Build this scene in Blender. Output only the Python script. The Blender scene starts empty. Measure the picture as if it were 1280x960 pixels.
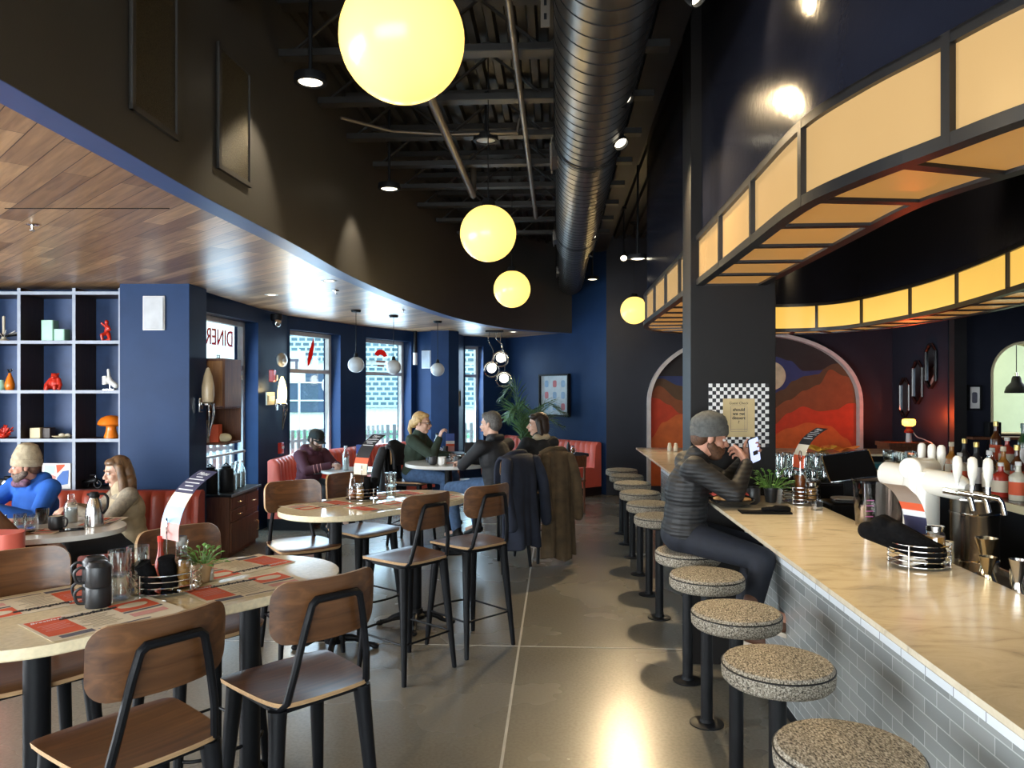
import bpy, bmesh, math, random
from mathutils import Vector as V, Matrix

random.seed(7)
sc = bpy.context.scene
C = sc.collection
PI = math.pi
R = math.radians

# ------------------------------------------------------------------ camera
cam_d = bpy.data.cameras.new('camera')
cam = bpy.data.objects.new('camera', cam_d)
C.objects.link(cam)
cam.location = (0, 0, 1.70)
cam.rotation_euler = (R(90), 0, 0)
cam_d.sensor_width = 36
cam_d.lens = 26.72
cam_d.shift_y = 0.00625
cam_d.clip_start = 0.05
cam_d.clip_end = 300
sc.camera = cam

# ------------------------------------------------------------------ colour management, sampling
sc.view_settings.view_transform = 'Standard'
sc.view_settings.look = 'None'
sc.view_settings.exposure = 0.15
sc.view_settings.gamma = 1.0
sc.view_settings.use_curve_mapping = False
sc.cycles.use_denoising = True
sc.cycles.max_bounces = 7
sc.cycles.diffuse_bounces = 4
sc.cycles.glossy_bounces = 4
sc.cycles.transmission_bounces = 5
sc.cycles.transparent_max_bounces = 12
sc.cycles.caustics_reflective = False
sc.cycles.caustics_refractive = False
sc.cycles.sample_clamp_indirect = 6

# ------------------------------------------------------------------ world: overcast bright sky
world = bpy.data.worlds.new('sky')
sc.world = world
world.use_nodes = True
wn = world.node_tree.nodes
wl = world.node_tree.links
wbg = wn['Background']
wtc = wn.new('ShaderNodeTexCoord')
wsep = wn.new('ShaderNodeSeparateXYZ')
wramp = wn.new('ShaderNodeValToRGB')
wl.new(wtc.outputs['Generated'], wsep.inputs[0])
wl.new(wsep.outputs['Z'], wramp.inputs[0])
wramp.color_ramp.elements[0].position = 0.0
wramp.color_ramp.elements[0].color = (0.95, 0.98, 1.0, 1)
wramp.color_ramp.elements[1].position = 0.7
wramp.color_ramp.elements[1].color = (0.62, 0.80, 1.0, 1)
wl.new(wramp.outputs[0], wbg.inputs[0])
wbg.inputs[1].default_value = 4.6

# bar-aligned frame: u across the bar, v along it (the bar, duct and canopy run 3.4 degrees off the camera axis)
SA, CA = 0.0598, 0.9982
BROT = -math.atan2(SA, CA)
def B(u, v):
    return (u * CA + v * SA, -u * SA + v * CA)

def light(kind, name, loc, energy, color, size=0.1, size_y=None, aim=None, spot=None, blend=0.5, spread=None):
    d = bpy.data.lights.new(name, kind)
    d.energy = energy
    d.color = color
    if kind == 'AREA':
        d.shape = 'RECTANGLE' if size_y else 'SQUARE'
        d.size = size
        if size_y: d.size_y = size_y
        if spread: d.spread = spread
    else:
        d.shadow_soft_size = size
    if kind == 'SPOT':
        d.spot_size = spot
        d.spot_blend = blend
    o = bpy.data.objects.new(name, d)
    C.objects.link(o)
    o.location = loc
    if aim is not None:
        o.rotation_euler = (V(aim) - V(loc)).to_track_quat('-Z', 'Y').to_euler()
    return o

DAY = (0.90, 0.95, 1.0)
SKYC = (0.55, 0.78, 1.0)
WARM = (1.0, 0.75, 0.43)
# daylight arriving through the windows the place has: the glazed corner wall, the side windows and the shopfront behind the camera
for n_, c_, s_, e_, w_ in (('daylight_door', (-3.32, 8.35, 1.35), (-.996, .03), 55, 1.45), ('daylight_second_window', (-2.91, 10.755, 1.5), (-.925, .38), 46, 1.0), ('daylight_third_window', (-2.13, 12.42, 1.5), (-.86, .51), 44, 1.0), ('daylight_far_window', (-.80, 14.18, 1.5), (-.62, .785), 18, .36)):
    light('AREA', n_, c_, e_, SKYC, w_, 1.9, aim=(c_[0] - s_[0], c_[1] - s_[1], c_[2] - .12))
light('AREA', 'daylight_side', (-6.6, 2.2, 1.5), 620, DAY, 5.0, 2.1, aim=(0.0, 2.4, 1.25))
light('AREA', 'daylight_shopfront', (-1.8, -3.6, 1.6), 420, DAY, 6.5, 2.4, aim=(-0.5, 4.0, 1.3))
# track spots under the open ceiling beside the duct (their heads are built below)

# ------------------------------------------------------------------ mesh builder
class MB:
    def __init__(s):
        s.v = []; s.f = []; s.m = []; s.T = None; s.mi = 0
    def add(s, vs, fs, mi=None):
        o = len(s.v)
        if s.T is not None:
            vs = [s.T @ V(p) for p in vs]
        s.v += [tuple(p) for p in vs]
        s.f += [tuple(i + o for i in f) for f in fs]
        s.m += [s.mi if mi is None else mi] * len(fs)
        return s
    def box(s, c, d, rz=0, mi=None, M=None):
        x, y, z = d[0] / 2, d[1] / 2, d[2] / 2
        m = M if M is not None else Matrix.Rotation(rz, 3, 'Z')
        vs = [V(c) + m @ V((a * x, b * y, e * z)) for e in (-1, 1) for a, b in ((-1, -1), (1, -1), (1, 1), (-1, 1))]
        return s.add(vs, [(3, 2, 1, 0), (4, 5, 6, 7), (0, 1, 5, 4), (1, 2, 6, 5), (2, 3, 7, 6), (3, 0, 4, 7)], mi)
    def loft(s, rings, closed=True, caps=True, loop=False, mi=None):
        n = len(rings[0]); vs = [p for r in rings for p in r]; fs = []
        k = len(rings)
        for i in range(k if loop else k - 1):
            a, b = i * n, ((i + 1) % k) * n
            for j in range(n if closed else n - 1):
                j2 = (j + 1) % n
                fs.append((a + j, a + j2, b + j2, b + j))
        if caps and closed and not loop:
            fs.append(tuple(range(n - 1, -1, -1)))
            fs.append(tuple((k - 1) * n + j for j in range(n)))
        return s.add(vs, fs, mi)
    def cyl(s, p0, p1, r0, r1=None, n=16, mi=None):
        return s.tube([p0, p1], [r0, r0 if r1 is None else r1], n, mi=mi)
    def tube(s, pts, r, n=8, closed=False, mi=None, flat=1.0, up=None):
        pts = [V(p) for p in pts]; k = len(pts)
        rs = r if isinstance(r, (list, tuple)) else [r] * k
        tg = []
        for i in range(k):
            if closed: t = pts[(i + 1) % k] - pts[i - 1]
            elif i == 0: t = pts[1] - pts[0]
            elif i == k - 1: t = pts[-1] - pts[-2]
            else: t = (pts[i + 1] - pts[i]).normalized() + (pts[i] - pts[i - 1]).normalized()
            if t.length < 1e-9: t = V((0, 0, 1))
            tg.append(t.normalized())
        a = V(up) if up is not None else V((0, 0, 1))
        if abs(a.dot(tg[0])) > .97: a = V((1, 0, 0))
        rings = []
        for i in range(k):
            t = tg[i]
            a = (a - t * a.dot(t))
            if a.length < 1e-6: a = t.orthogonal()
            a.normalize()
            b = t.cross(a)
            q = 1.0
            if 0 < i < k - 1 and not closed:
                cs = (pts[i] - pts[i - 1]).normalized().dot(t); q = min(1.0 / max(cs, .45), 1.6)
            rings.append([pts[i] + (a * math.cos(2 * PI * j / n) * flat + b * math.sin(2 * PI * j / n)) * rs[i] * (1 if q < 1.05 else q) for j in range(n)])
        return s.loft(rings, True, not closed, closed, mi)
    def lathe(s, prof, n=24, c=(0, 0, 0), mi=None, sx=1, sy=1):
        vs = []; fs = []; rows = []
        for r, z in prof:
            if r < 1e-5:
                rows.append([len(vs)]); vs.append((c[0], c[1], c[2] + z))
            else:
                rows.append(list(range(len(vs), len(vs) + n)))
                vs += [(c[0] + r * sx * math.cos(2 * PI * j / n), c[1] + r * sy * math.sin(2 * PI * j / n), c[2] + z) for j in range(n)]
        for a, b in zip(rows, rows[1:]):
            for j in range(n):
                j2 = (j + 1) % n
                if len(a) == 1 and len(b) == 1: continue
                if len(a) == 1: fs.append((a[0], b[j2], b[j]))
                elif len(b) == 1: fs.append((a[j], a[j2], b[0]))
                else: fs.append((a[j], a[j2], b[j2], b[j]))
        return s.add(vs, fs, mi)
    def prism(s, out, z0, z1, mi=None, top_mi=None):
        n = len(out)
        vs = [(x, y, z0) for x, y in out] + [(x, y, z1) for x, y in out]
        s.add(vs, [tuple(range(n - 1, -1, -1))] + [(j, (j + 1) % n, n + (j + 1) % n, n + j) for j in range(n)], mi)
        return s.add([(x, y, z1) for x, y in out], [tuple(range(n))], mi if top_mi is None else top_mi)
    def ell(s, c, r, M=None, n=16, k=10, mi=None):
        if not isinstance(r, (list, tuple)): r = (r, r, r)
        c = V(c); vs = []; rows = []
        for i in range(k + 1):
            th = PI * i / k
            if i in (0, k):
                rows.append([len(vs)]); q = V((0, 0, r[2] * math.cos(th))); vs.append(c + (M @ q if M else q)); continue
            rows.append(list(range(len(vs), len(vs) + n)))
            for j in range(n):
                ph = 2 * PI * j / n
                q = V((r[0] * math.sin(th) * math.cos(ph), r[1] * math.sin(th) * math.sin(ph), r[2] * math.cos(th)))
                vs.append(c + (M @ q if M else q))
        fs = []
        for a, b in zip(rows, rows[1:]):
            for j in range(n):
                j2 = (j + 1) % n
                if len(a) == 1: fs.append((a[0], b[j], b[j2]))
                elif len(b) == 1: fs.append((a[j2], a[j], b[0]))
                else: fs.append((a[j], b[j], b[j2], a[j2]))
        return s.add(vs, fs, mi)
    def cap(s, p0, p1, r0, r1=None, n=14, mi=None):
        """tapered capsule with round ends"""
        r1 = r0 if r1 is None else r1
        p0, p1 = V(p0), V(p1)
        s.tube([p0, p1], [r0, r1], n, mi=mi)
        s.ell(p0, r0, n=n, k=8, mi=mi); s.ell(p1, r1, n=n, k=8, mi=mi)
        return s
    def grid(s, fn, nu, nv, mi=None, wrap=False):
        vs = [fn(i / (nu if wrap else nu - 1), j / (nv - 1)) for j in range(nv) for i in range(nu)]
        fs = [(j * nu + i, j * nu + (i + 1) % nu, (j + 1) * nu + (i + 1) % nu, (j + 1) * nu + i) for j in range(nv - 1) for i in range(nu if wrap else nu - 1)]
        return s.add(vs, fs, mi)
    def sheet(s, fn, nu, nv, th=.004, mi=None):
        """a curved sheet with thickness: fn(u, v) -> point"""
        e = 1e-3
        top = []; bot = []
        for j in range(nv):
            for i in range(nu):
                u, v = i / (nu - 1), j / (nv - 1)
                p = V(fn(u, v)); du = V(fn(min(u + e, 1), v)) - V(fn(max(u - e, 0), v)); dv = V(fn(u, min(v + e, 1))) - V(fn(u, max(v - e, 0)))
                nn = du.cross(dv); nn = nn.normalized() if nn.length > 1e-12 else V((0, 0, 1))
                top.append(p + nn * th / 2); bot.append(p - nn * th / 2)
        o = nu * nv; fs = []
        for j in range(nv - 1):
            for i in range(nu - 1):
                a = j * nu + i; q = (a, a + 1, a + nu + 1, a + nu)
                fs.append(q); fs.append(tuple(x + o for x in reversed(q)))
        rim = [i for i in range(nu)] + [j * nu + nu - 1 for j in range(1, nv)] + [(nv - 1) * nu + i for i in range(nu - 2, -1, -1)] + [j * nu for j in range(nv - 2, 0, -1)]
        for a, b in zip(rim, rim[1:] + rim[:1]): fs.append((a, a + o, b + o, b))
        return s.add(top + bot, fs, mi)
    def mesh(s, name, mats, ang=38, fixn=True):
        me = bpy.data.meshes.new(name)
        me.from_pydata(s.v, [], s.f)
        mats = mats if isinstance(mats, (list, tuple)) else [mats]
        for m in mats: me.materials.append(m)
        if len(mats) > 1: me.polygons.foreach_set('material_index', s.m)
        if fixn:
            bm = bmesh.new(); bm.from_mesh(me)
            bmesh.ops.recalc_face_normals(bm, faces=bm.faces)
            bm.to_mesh(me); bm.free()
        if ang:
            me.polygons.foreach_set('use_smooth', [True] * len(me.polygons))
            me.set_sharp_from_angle(angle=R(ang))
        me.update()
        return me
    def build(s, name, mats, parent=None, loc=(0, 0, 0), rz=0, bevel=0, ang=38, seg=2, fixn=True):
        o = bpy.data.objects.new(name, s.mesh(name, mats, ang, fixn))
        C.objects.link(o)
        o.location = loc; o.rotation_euler = (0, 0, rz)
        if parent is not None: o.parent = parent
        if bevel:
            b = o.modifiers.new('bevel', 'BEVEL'); b.width = bevel; b.segments = seg; b.limit_method = 'ANGLE'; b.angle_limit = R(40)
        return o

def tag(o, label=None, cat=None, group=None, kind=None):
    if label: o['label'] = label
    if cat: o['category'] = cat
    if group: o['group'] = group
    if kind: o['kind'] = kind
    return o
def thing(name, label, cat, loc=(0, 0, 0), rz=0, group=None):
    o = bpy.data.objects.new(name, None)
    C.objects.link(o)
    o.empty_display_size = .1
    o.location = loc; o.rotation_euler = (0, 0, rz)
    return tag(o, label, cat, group)
def struct(name, mb, mats, parent=None, **k):
    o = mb.build(name, mats, parent, **k)
    if parent is None: o['kind'] = 'structure'
    return o
def dup(root, loc, rz=None, label=None, group=None, scale=None):
    r = root.copy(); C.objects.link(r); r.location = loc
    if rz is not None: r.rotation_euler = (0, 0, rz)
    if label: r['label'] = label
    if group: r['group'] = group
    if scale: r.scale = (scale, scale, scale)
    for ch in list(root.children):
        c = ch.copy(); C.objects.link(c); c.parent = r
        for g in list(ch.children):
            d = g.copy(); C.objects.link(d); d.parent = c
    return r
def text_mesh(name, body, size, m, parent=None, depth=.0006, align='CENTER', loc=(0, 0, 0), rot=(0, 0, 0), shear=0, sx=1, label=None, bold=0):
    cu = bpy.data.curves.new(name, 'FONT'); cu.body = body; cu.size = size; cu.extrude = depth; cu.align_x = align; cu.align_y = 'CENTER'; cu.shear = shear; cu.offset = bold
    cu.resolution_u = 3
    t = bpy.data.objects.new(name, cu); C.objects.link(t)
    dg = bpy.context.evaluated_depsgraph_get()
    me = bpy.data.meshes.new_from_object(t.evaluated_get(dg))
    bpy.data.objects.remove(t)
    me.materials.clear(); me.materials.append(m)
    o = bpy.data.objects.new(name, me); C.objects.link(o)
    o.location = loc; o.rotation_euler = rot; o.scale = (sx, 1, 1)
    if parent is not None: o.parent = parent
    if label: o['label'] = label
    return o
def soft(name, mb, m, parent, voxel=.01, smooth=5, extra=None):
    """one continuous organic surface out of overlapping shapes"""
    o = mb.build(name, m, None, ang=0, fixn=True)
    r = o.modifiers.new('r', 'REMESH'); r.mode = 'VOXEL'; r.voxel_size = voxel
    s_ = o.modifiers.new('s', 'SMOOTH'); s_.iterations = smooth; s_.factor = .5
    dg = bpy.context.evaluated_depsgraph_get()
    me = bpy.data.meshes.new_from_object(o.evaluated_get(dg))
    o.modifiers.clear()
    o.data = me
    me.materials.clear(); me.materials.append(m)
    me.polygons.foreach_set('use_smooth', [True] * len(me.polygons))
    if parent is not None: o.parent = parent
    return o
def rrect(w, d, r, n=6, cx=0, cy=0):
    out = []
    for sx, sy, a0 in ((1, 1, 0), (-1, 1, 90), (-1, -1, 180), (1, -1, 270)):
        for i in range(n + 1):
            a = R(a0 + 90 * i / n)
            out.append((cx + sx * (w / 2 - r) + r * math.cos(a), cy + sy * (d / 2 - r) + r * math.sin(a)))
    return out
def smooth_path(pts, k=6):
    """Catmull-Rom through the points"""
    P = [V(p) for p in pts]; out = []
    for i in range(len(P) - 1):
        a = P[i - 1] if i else P[0] * 2 - P[1]; b, c = P[i], P[i + 1]
        d = P[i + 2] if i + 2 < len(P) else P[-1] * 2 - P[-2]
        for j in range(k):
            t = j / k
            out.append(.5 * ((2 * b) + (c - a) * t + (2 * a - 5 * b + 4 * c - d) * t * t + (3 * b - a - 3 * c + d) * t ** 3))
    out.append(P[-1])
    return out
def offset_path(P, d):
    """planar path moved sideways (left of travel for positive d)"""
    out = []
    for i in range(len(P)):
        t = (P[min(i + 1, len(P) - 1)] - P[max(i - 1, 0)]); t.normalize()
        out.append(V((P[i].x - t.y * d, P[i].y + t.x * d)))
    return out
def resample(P, step):
    L = [0]
    for a, b in zip(P, P[1:]): L.append(L[-1] + (b - a).length)
    n = max(2, round(L[-1] / step) + 1); out = []; i = 0
    for k in range(n):
        s = L[-1] * k / (n - 1)
        while i < len(P) - 2 and L[i + 1] < s: i += 1
        f = (s - L[i]) / max(L[i + 1] - L[i], 1e-9)
        out.append(P[i].lerp(P[i + 1], min(max(f, 0), 1)))
    return out

# ------------------------------------------------------------------ materials
def nodes(name):
    m = bpy.data.materials.new(name); m.use_nodes = True
    nt = m.node_tree
    return m, nt.nodes, nt.links, nt.nodes['Principled BSDF']
def ramp(N, stops):
    r = N.new('ShaderNodeValToRGB'); e = r.color_ramp.elements
    while len(e) < len(stops): e.new(.5)
    for k, (p, c) in enumerate(stops):
        e[k].position = p; e[k].color = (*c, 1) if len(c) == 3 else c
    return r
def mat(name, col, rough=.5, metal=0.0, var=.12, scale=8, bump=0, bscale=60, coat=0, sheen=0, spec=.5, stretch=None):
    """plain surface with a little noise in colour and, if asked, in relief"""
    m, N, L, b = nodes(name)
    tc = N.new('ShaderNodeTexCoord')
    src = tc.outputs['Object']
    if stretch:
        mp = N.new('ShaderNodeMapping'); mp.inputs['Scale'].default_value = stretch; L.new(src, mp.inputs[0]); src = mp.outputs[0]
    nz = N.new('ShaderNodeTexNoise'); nz.inputs['Scale'].default_value = scale; nz.inputs['Detail'].default_value = 5
    L.new(src, nz.inputs['Vector'])
    lo = tuple(max(0, c * (1 - var)) for c in col); hi = tuple(min(1, c * (1 + var)) for c in col)
    r = ramp(N, [(.3, lo), (.7, hi)])
    L.new(nz.outputs['Fac'], r.inputs[0]); L.new(r.outputs[0], b.inputs['Base Color'])
    b.inputs['Roughness'].default_value = rough; b.inputs['Metallic'].default_value = metal
    b.inputs['Specular IOR Level'].default_value = spec
    if coat: b.inputs['Coat Weight'].default_value = coat; b.inputs['Coat Roughness'].default_value = .1
    if sheen: b.inputs['Sheen Weight'].default_value = sheen
    if bump:
        n2 = N.new('ShaderNodeTexNoise'); n2.inputs['Scale'].default_value = bscale; n2.inputs['Detail'].default_value = 4
        L.new(src, n2.inputs['Vector'])
        bp = N.new('ShaderNodeBump'); bp.inputs['Strength'].default_value = bump; bp.inputs['Distance'].default_value = .01
        L.new(n2.outputs['Fac'], bp.inputs['Height']); L.new(bp.outputs[0], b.inputs['Normal'])
    return m
def emis(name, col, strength, base=None):
    m, N, L, b = nodes(name)
    tc = N.new('ShaderNodeTexCoord'); nz = N.new('ShaderNodeTexNoise'); nz.inputs['Scale'].default_value = 2.2
    L.new(tc.outputs['Object'], nz.inputs['Vector'])
    r = ramp(N, [(.3, tuple(c * .93 for c in col)), (.7, col)])
    L.new(nz.outputs['Fac'], r.inputs[0])
    b.inputs['Base Color'].default_value = (*(base or col), 1); b.inputs['Roughness'].default_value = .25
    L.new(r.outputs[0], b.inputs['Emission Color']); b.inputs['Emission Strength'].default_value = strength
    return m
def glass(name, col=(1, 1, 1), refl=.12, tint=.92):
    """clear thin glass: mostly transparent with a glossy sheen, lets daylight through"""
    m, N, L, b = nodes(name)
    N.remove(b)
    out = N['Material Output']
    tr = N.new('ShaderNodeBsdfTransparent'); tr.inputs[0].default_value = (*(c * tint for c in col), 1)
    gl = N.new('ShaderNodeBsdfGlossy'); gl.inputs['Roughness'].default_value = .04; gl.inputs[0].default_value = (1, 1, 1, 1)
    lw = N.new('ShaderNodeLayerWeight'); lw.inputs[0].default_value = .35
    mr = N.new('ShaderNodeMapRange'); mr.inputs[3].default_value = refl * .5; mr.inputs[4].default_value = min(1, refl * 5)
    L.new(lw.outputs['Facing'], mr.inputs[0])
    mx = N.new('ShaderNodeMixShader')
    L.new(mr.outputs[0], mx.inputs[0]); L.new(tr.outputs[0], mx.inputs[1]); L.new(gl.outputs[0], mx.inputs[2]); L.new(mx.outputs[0], out.inputs[0])
    return m
def wood(name, dark, light_, scale=3.0, axis='X', rough=.35, coat=.0):
    m, N, L, b = nodes(name)
    tc = N.new('ShaderNodeTexCoord'); mp = N.new('ShaderNodeMapping')
    s = {'X': (1, 14, 14), 'Y': (14, 1, 14), 'Z': (14, 14, 1)}[axis]
    mp.inputs['Scale'].default_value = tuple(scale * q / 3 for q in s)
    L.new(tc.outputs['Object'], mp.inputs[0])
    nz = N.new('ShaderNodeTexNoise'); nz.inputs['Scale'].default_value = 3; nz.inputs['Detail'].default_value = 8; nz.inputs['Distortion'].default_value = 1.2
    L.new(mp.outputs[0], nz.inputs['Vector'])
    r = ramp(N, [(.25, dark), (.55, tuple((a + c) / 2 for a, c in zip(dark, light_))), (.75, light_)])
    L.new(nz.outputs['Fac'], r.inputs[0]); L.new(r.outputs[0], b.inputs['Base Color'])
    b.inputs['Roughness'].default_value = rough
    if coat: b.inputs['Coat Weight'].default_value = coat; b.inputs['Coat Roughness'].default_value = .15
    return m

def wood_planks(name):
    m, N, L, b = nodes(name)
    tc = N.new('ShaderNodeTexCoord'); mp = N.new('ShaderNodeMapping'); mp.inputs['Rotation'].default_value = (0, 0, R(-135))
    L.new(tc.outputs['Object'], mp.inputs[0])
    br = N.new('ShaderNodeTexBrick'); br.inputs['Scale'].default_value = 1; br.offset = .37; br.offset_frequency = 2
    br.inputs['Brick Width'].default_value = 1.3; br.inputs['Row Height'].default_value = .125; br.inputs['Mortar Size'].default_value = .002
    br.inputs['Color1'].default_value = (.25, .140, .068, 1); br.inputs['Color2'].default_value = (.58, .37, .19, 1); br.inputs['Mortar'].default_value = (.03, .014, .008, 1)
    br.inputs['Bias'].default_value = -.1
    L.new(mp.outputs[0], br.inputs['Vector'])
    mp2 = N.new('ShaderNodeMapping'); mp2.inputs['Scale'].default_value = (1.2, 18, 1); L.new(mp.outputs[0], mp2.inputs[0])
    nz = N.new('ShaderNodeTexNoise'); nz.inputs['Scale'].default_value = 2; nz.inputs['Detail'].default_value = 8; nz.inputs['Distortion'].default_value = .8
    L.new(mp2.outputs[0], nz.inputs['Vector'])
    mx = N.new('ShaderNodeMix'); mx.data_type = 'RGBA'; mx.blend_type = 'MULTIPLY'; mx.inputs[0].default_value = .8
    r = ramp(N, [(.3, (.55, .5, .48)), (.7, (1.25, 1.2, 1.15))])
    L.new(nz.outputs['Fac'], r.inputs[0]); L.new(br.outputs['Color'], mx.inputs[6]); L.new(r.outputs[0], mx.inputs[7])
    L.new(mx.outputs[2], b.inputs['Base Color'])
    b.inputs['Roughness'].default_value = .36
    b.inputs['Coat Weight'].default_value = .12; b.inputs['Coat Roughness'].default_value = .25
    return m
def concrete(name):
    m, N, L, b = nodes(name)
    tc = N.new('ShaderNodeTexCoord')
    n1 = N.new('ShaderNodeTexNoise'); n1.inputs['Scale'].default_value = .9; n1.inputs['Detail'].default_value = 4; n1.inputs['Roughness'].default_value = .5
    n2 = N.new('ShaderNodeTexNoise'); n2.inputs['Scale'].default_value = 60; n2.inputs['Detail'].default_value = 4
    L.new(tc.outputs['Object'], n1.inputs['Vector']); L.new(tc.outputs['Object'], n2.inputs['Vector'])
    r = ramp(N, [(.3, (.160, .143, .112)), (.55, (.180, .162, .128)), (.75, (.200, .181, .145))])
    L.new(n1.outputs['Fac'], r.inputs[0])
    mx = N.new('ShaderNodeMix'); mx.data_type = 'RGBA'; mx.blend_type = 'MULTIPLY'; mx.inputs[0].default_value = .45
    r2 = ramp(N, [(.35, (.7, .7, .7)), (.6, (1.1, 1.1, 1.1))]); L.new(n2.outputs['Fac'], r2.inputs[0])
    L.new(r.outputs[0], mx.inputs[6]); L.new(r2.outputs[0], mx.inputs[7]); L.new(mx.outputs[2], b.inputs['Base Color'])
    rr = ramp(N, [(.3, (.22, .22, .22)), (.7, (.31, .31, .31))]); L.new(n1.outputs['Fac'], rr.inputs[0]); L.new(rr.outputs[0], b.inputs['Roughness'])
    b.inputs['Specular IOR Level'].default_value = .42
    return m
def marble(name, a, c, vein, scale=1.6, rough=.16):
    m, N, L, b = nodes(name)
    tc = N.new('ShaderNodeTexCoord'); mp = N.new('ShaderNodeMapping'); mp.inputs['Rotation'].default_value = (0, 0, R(-38)); mp.inputs['Scale'].default_value = (1, 2.6, 1)
    L.new(tc.outputs['Object'], mp.inputs[0])
    nz = N.new('ShaderNodeTexNoise'); nz.inputs['Scale'].default_value = scale; nz.inputs['Detail'].default_value = 10; nz.inputs['Distortion'].default_value = 1.6; nz.inputs['Roughness'].default_value = .66
    L.new(mp.outputs[0], nz.inputs['Vector'])
    r = ramp(N, [(.32, vein), (.44, c), (.56, a), (.72, c)])
    L.new(nz.outputs['Fac'], r.inputs[0]); L.new(r.outputs[0], b.inputs['Base Color'])
    b.inputs['Roughness'].default_value = rough
    return m
def tiles(name, c1, c2, grout, w, h, vec='bar', rough=.22):
    """tile courses on an upright surface: object x runs along, object z up"""
    m, N, L, b = nodes(name)
    tc = N.new('ShaderNodeTexCoord'); sp = N.new('ShaderNodeSeparateXYZ'); cb = N.new('ShaderNodeCombineXYZ')
    L.new(tc.outputs['Object'], sp.inputs[0]); L.new(sp.outputs['Y' if vec == 'bar' else 'X'], cb.inputs[0]); L.new(sp.outputs['Z'], cb.inputs[1])
    br = N.new('ShaderNodeTexBrick'); br.inputs['Scale'].default_value = 1
    br.inputs['Brick Width'].default_value = w; br.inputs['Row Height'].default_value = h; br.inputs['Mortar Size'].default_value = .0022; br.inputs['Mortar Smooth'].default_value = .2
    br.inputs['Color1'].default_value = (*c1, 1); br.inputs['Color2'].default_value = (*c2, 1); br.inputs['Mortar'].default_value = (*grout, 1)
    L.new(cb.outputs[0], br.inputs['Vector']); L.new(br.outputs['Color'], b.inputs['Base Color'])
    bp = N.new('ShaderNodeBump'); bp.inputs['Strength'].default_value = .35; bp.inputs['Distance'].default_value = .004; bp.invert = True
    L.new(br.outputs['Fac'], bp.inputs['Height']); L.new(bp.outputs[0], b.inputs['Normal'])
    b.inputs['Roughness'].default_value = rough
    return m
def tweed(name):
    m, N, L, b = nodes(name)
    tc = N.new('ShaderNodeTexCoord')
    mp = N.new('ShaderNodeMapping'); mp.inputs['Scale'].default_value = (1, .45, 1); L.new(tc.outputs['Object'], mp.inputs[0])
    v = N.new('ShaderNodeTexNoise'); v.inputs['Scale'].default_value = 210; v.inputs['Detail'].default_value = 3
    L.new(mp.outputs[0], v.inputs['Vector'])
    r = ramp(N, [(.34, (.05, .045, .04)), (.44, (.17, .15, .115)), (.55, (.30, .265, .21)), (.68, (.48, .44, .37))])
    L.new(v.outputs['Fac'], r.inputs[0]); L.new(r.outputs[0], b.inputs['Base Color'])
    b.inputs['Roughness'].default_value = .9; b.inputs['Specular IOR Level'].default_value = .2
    bp = N.new('ShaderNodeBump'); bp.inputs['Strength'].default_value = .7; bp.inputs['Distance'].default_value = .004
    L.new(v.outputs['Fac'], bp.inputs['Height']); L.new(bp.outputs[0], b.inputs['Normal'])
    return m
def translucent(name, col):
    m, N, L, b = nodes(name)
    out = N['Material Output']; tl = N.new('ShaderNodeBsdfTranslucent'); tl.inputs[0].default_value = (*col, 1); mx = N.new('ShaderNodeMixShader'); mx.inputs[0].default_value = .7
    b.inputs['Base Color'].default_value = (*col, 1); L.new(b.outputs[0], mx.inputs[1]); L.new(tl.outputs[0], mx.inputs[2]); L.new(mx.outputs[0], out.inputs[0])
    return m
def striped(name, c1, c2, freq, axis='X', rough=.6, metal=0):
    m, N, L, b = nodes(name)
    tc = N.new('ShaderNodeTexCoord'); w = N.new('ShaderNodeTexWave'); w.bands_direction = axis; w.inputs['Scale'].default_value = freq; w.inputs['Distortion'].default_value = 0.4
    L.new(tc.outputs['Object'], w.inputs['Vector'])
    r = ramp(N, [(.35, c1), (.6, c2)]); L.new(w.outputs['Fac'], r.inputs[0]); L.new(r.outputs[0], b.inputs['Base Color'])
    b.inputs['Roughness'].default_value = rough; b.inputs['Metallic'].default_value = metal
    bp = N.new('ShaderNodeBump'); bp.inputs['Strength'].default_value = .4; bp.inputs['Distance'].default_value = .006
    L.new(w.outputs['Fac'], bp.inputs['Height']); L.new(bp.outputs[0], b.inputs['Normal'])
    return m
def perforated(name):
    m, N, L, b = nodes(name)
    tc = N.new('ShaderNodeTexCoord'); sp = N.new('ShaderNodeSeparateXYZ'); cb = N.new('ShaderNodeCombineXYZ')
    L.new(tc.outputs['Object'], sp.inputs[0]); L.new(sp.outputs['X'], cb.inputs[0]); L.new(sp.outputs['Z'], cb.inputs[1])
    ck = N.new('ShaderNodeTexBrick'); ck.inputs['Scale'].default_value = 1; ck.inputs['Brick Width'].default_value = .34; ck.inputs['Row Height'].default_value = .22; ck.inputs['Mortar Size'].default_value = .045
    ck.inputs['Color1'].default_value = (.05, .11, .15, 1); ck.inputs['Color2'].default_value = (.09, .17, .22, 1); ck.inputs['Mortar'].default_value = (.45, .60, .66, 1)
    L.new(cb.outputs[0], ck.inputs['Vector']); L.new(ck.outputs['Color'], b.inputs['Base Color'])
    b.inputs['Roughness'].default_value = .5
    return m

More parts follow.
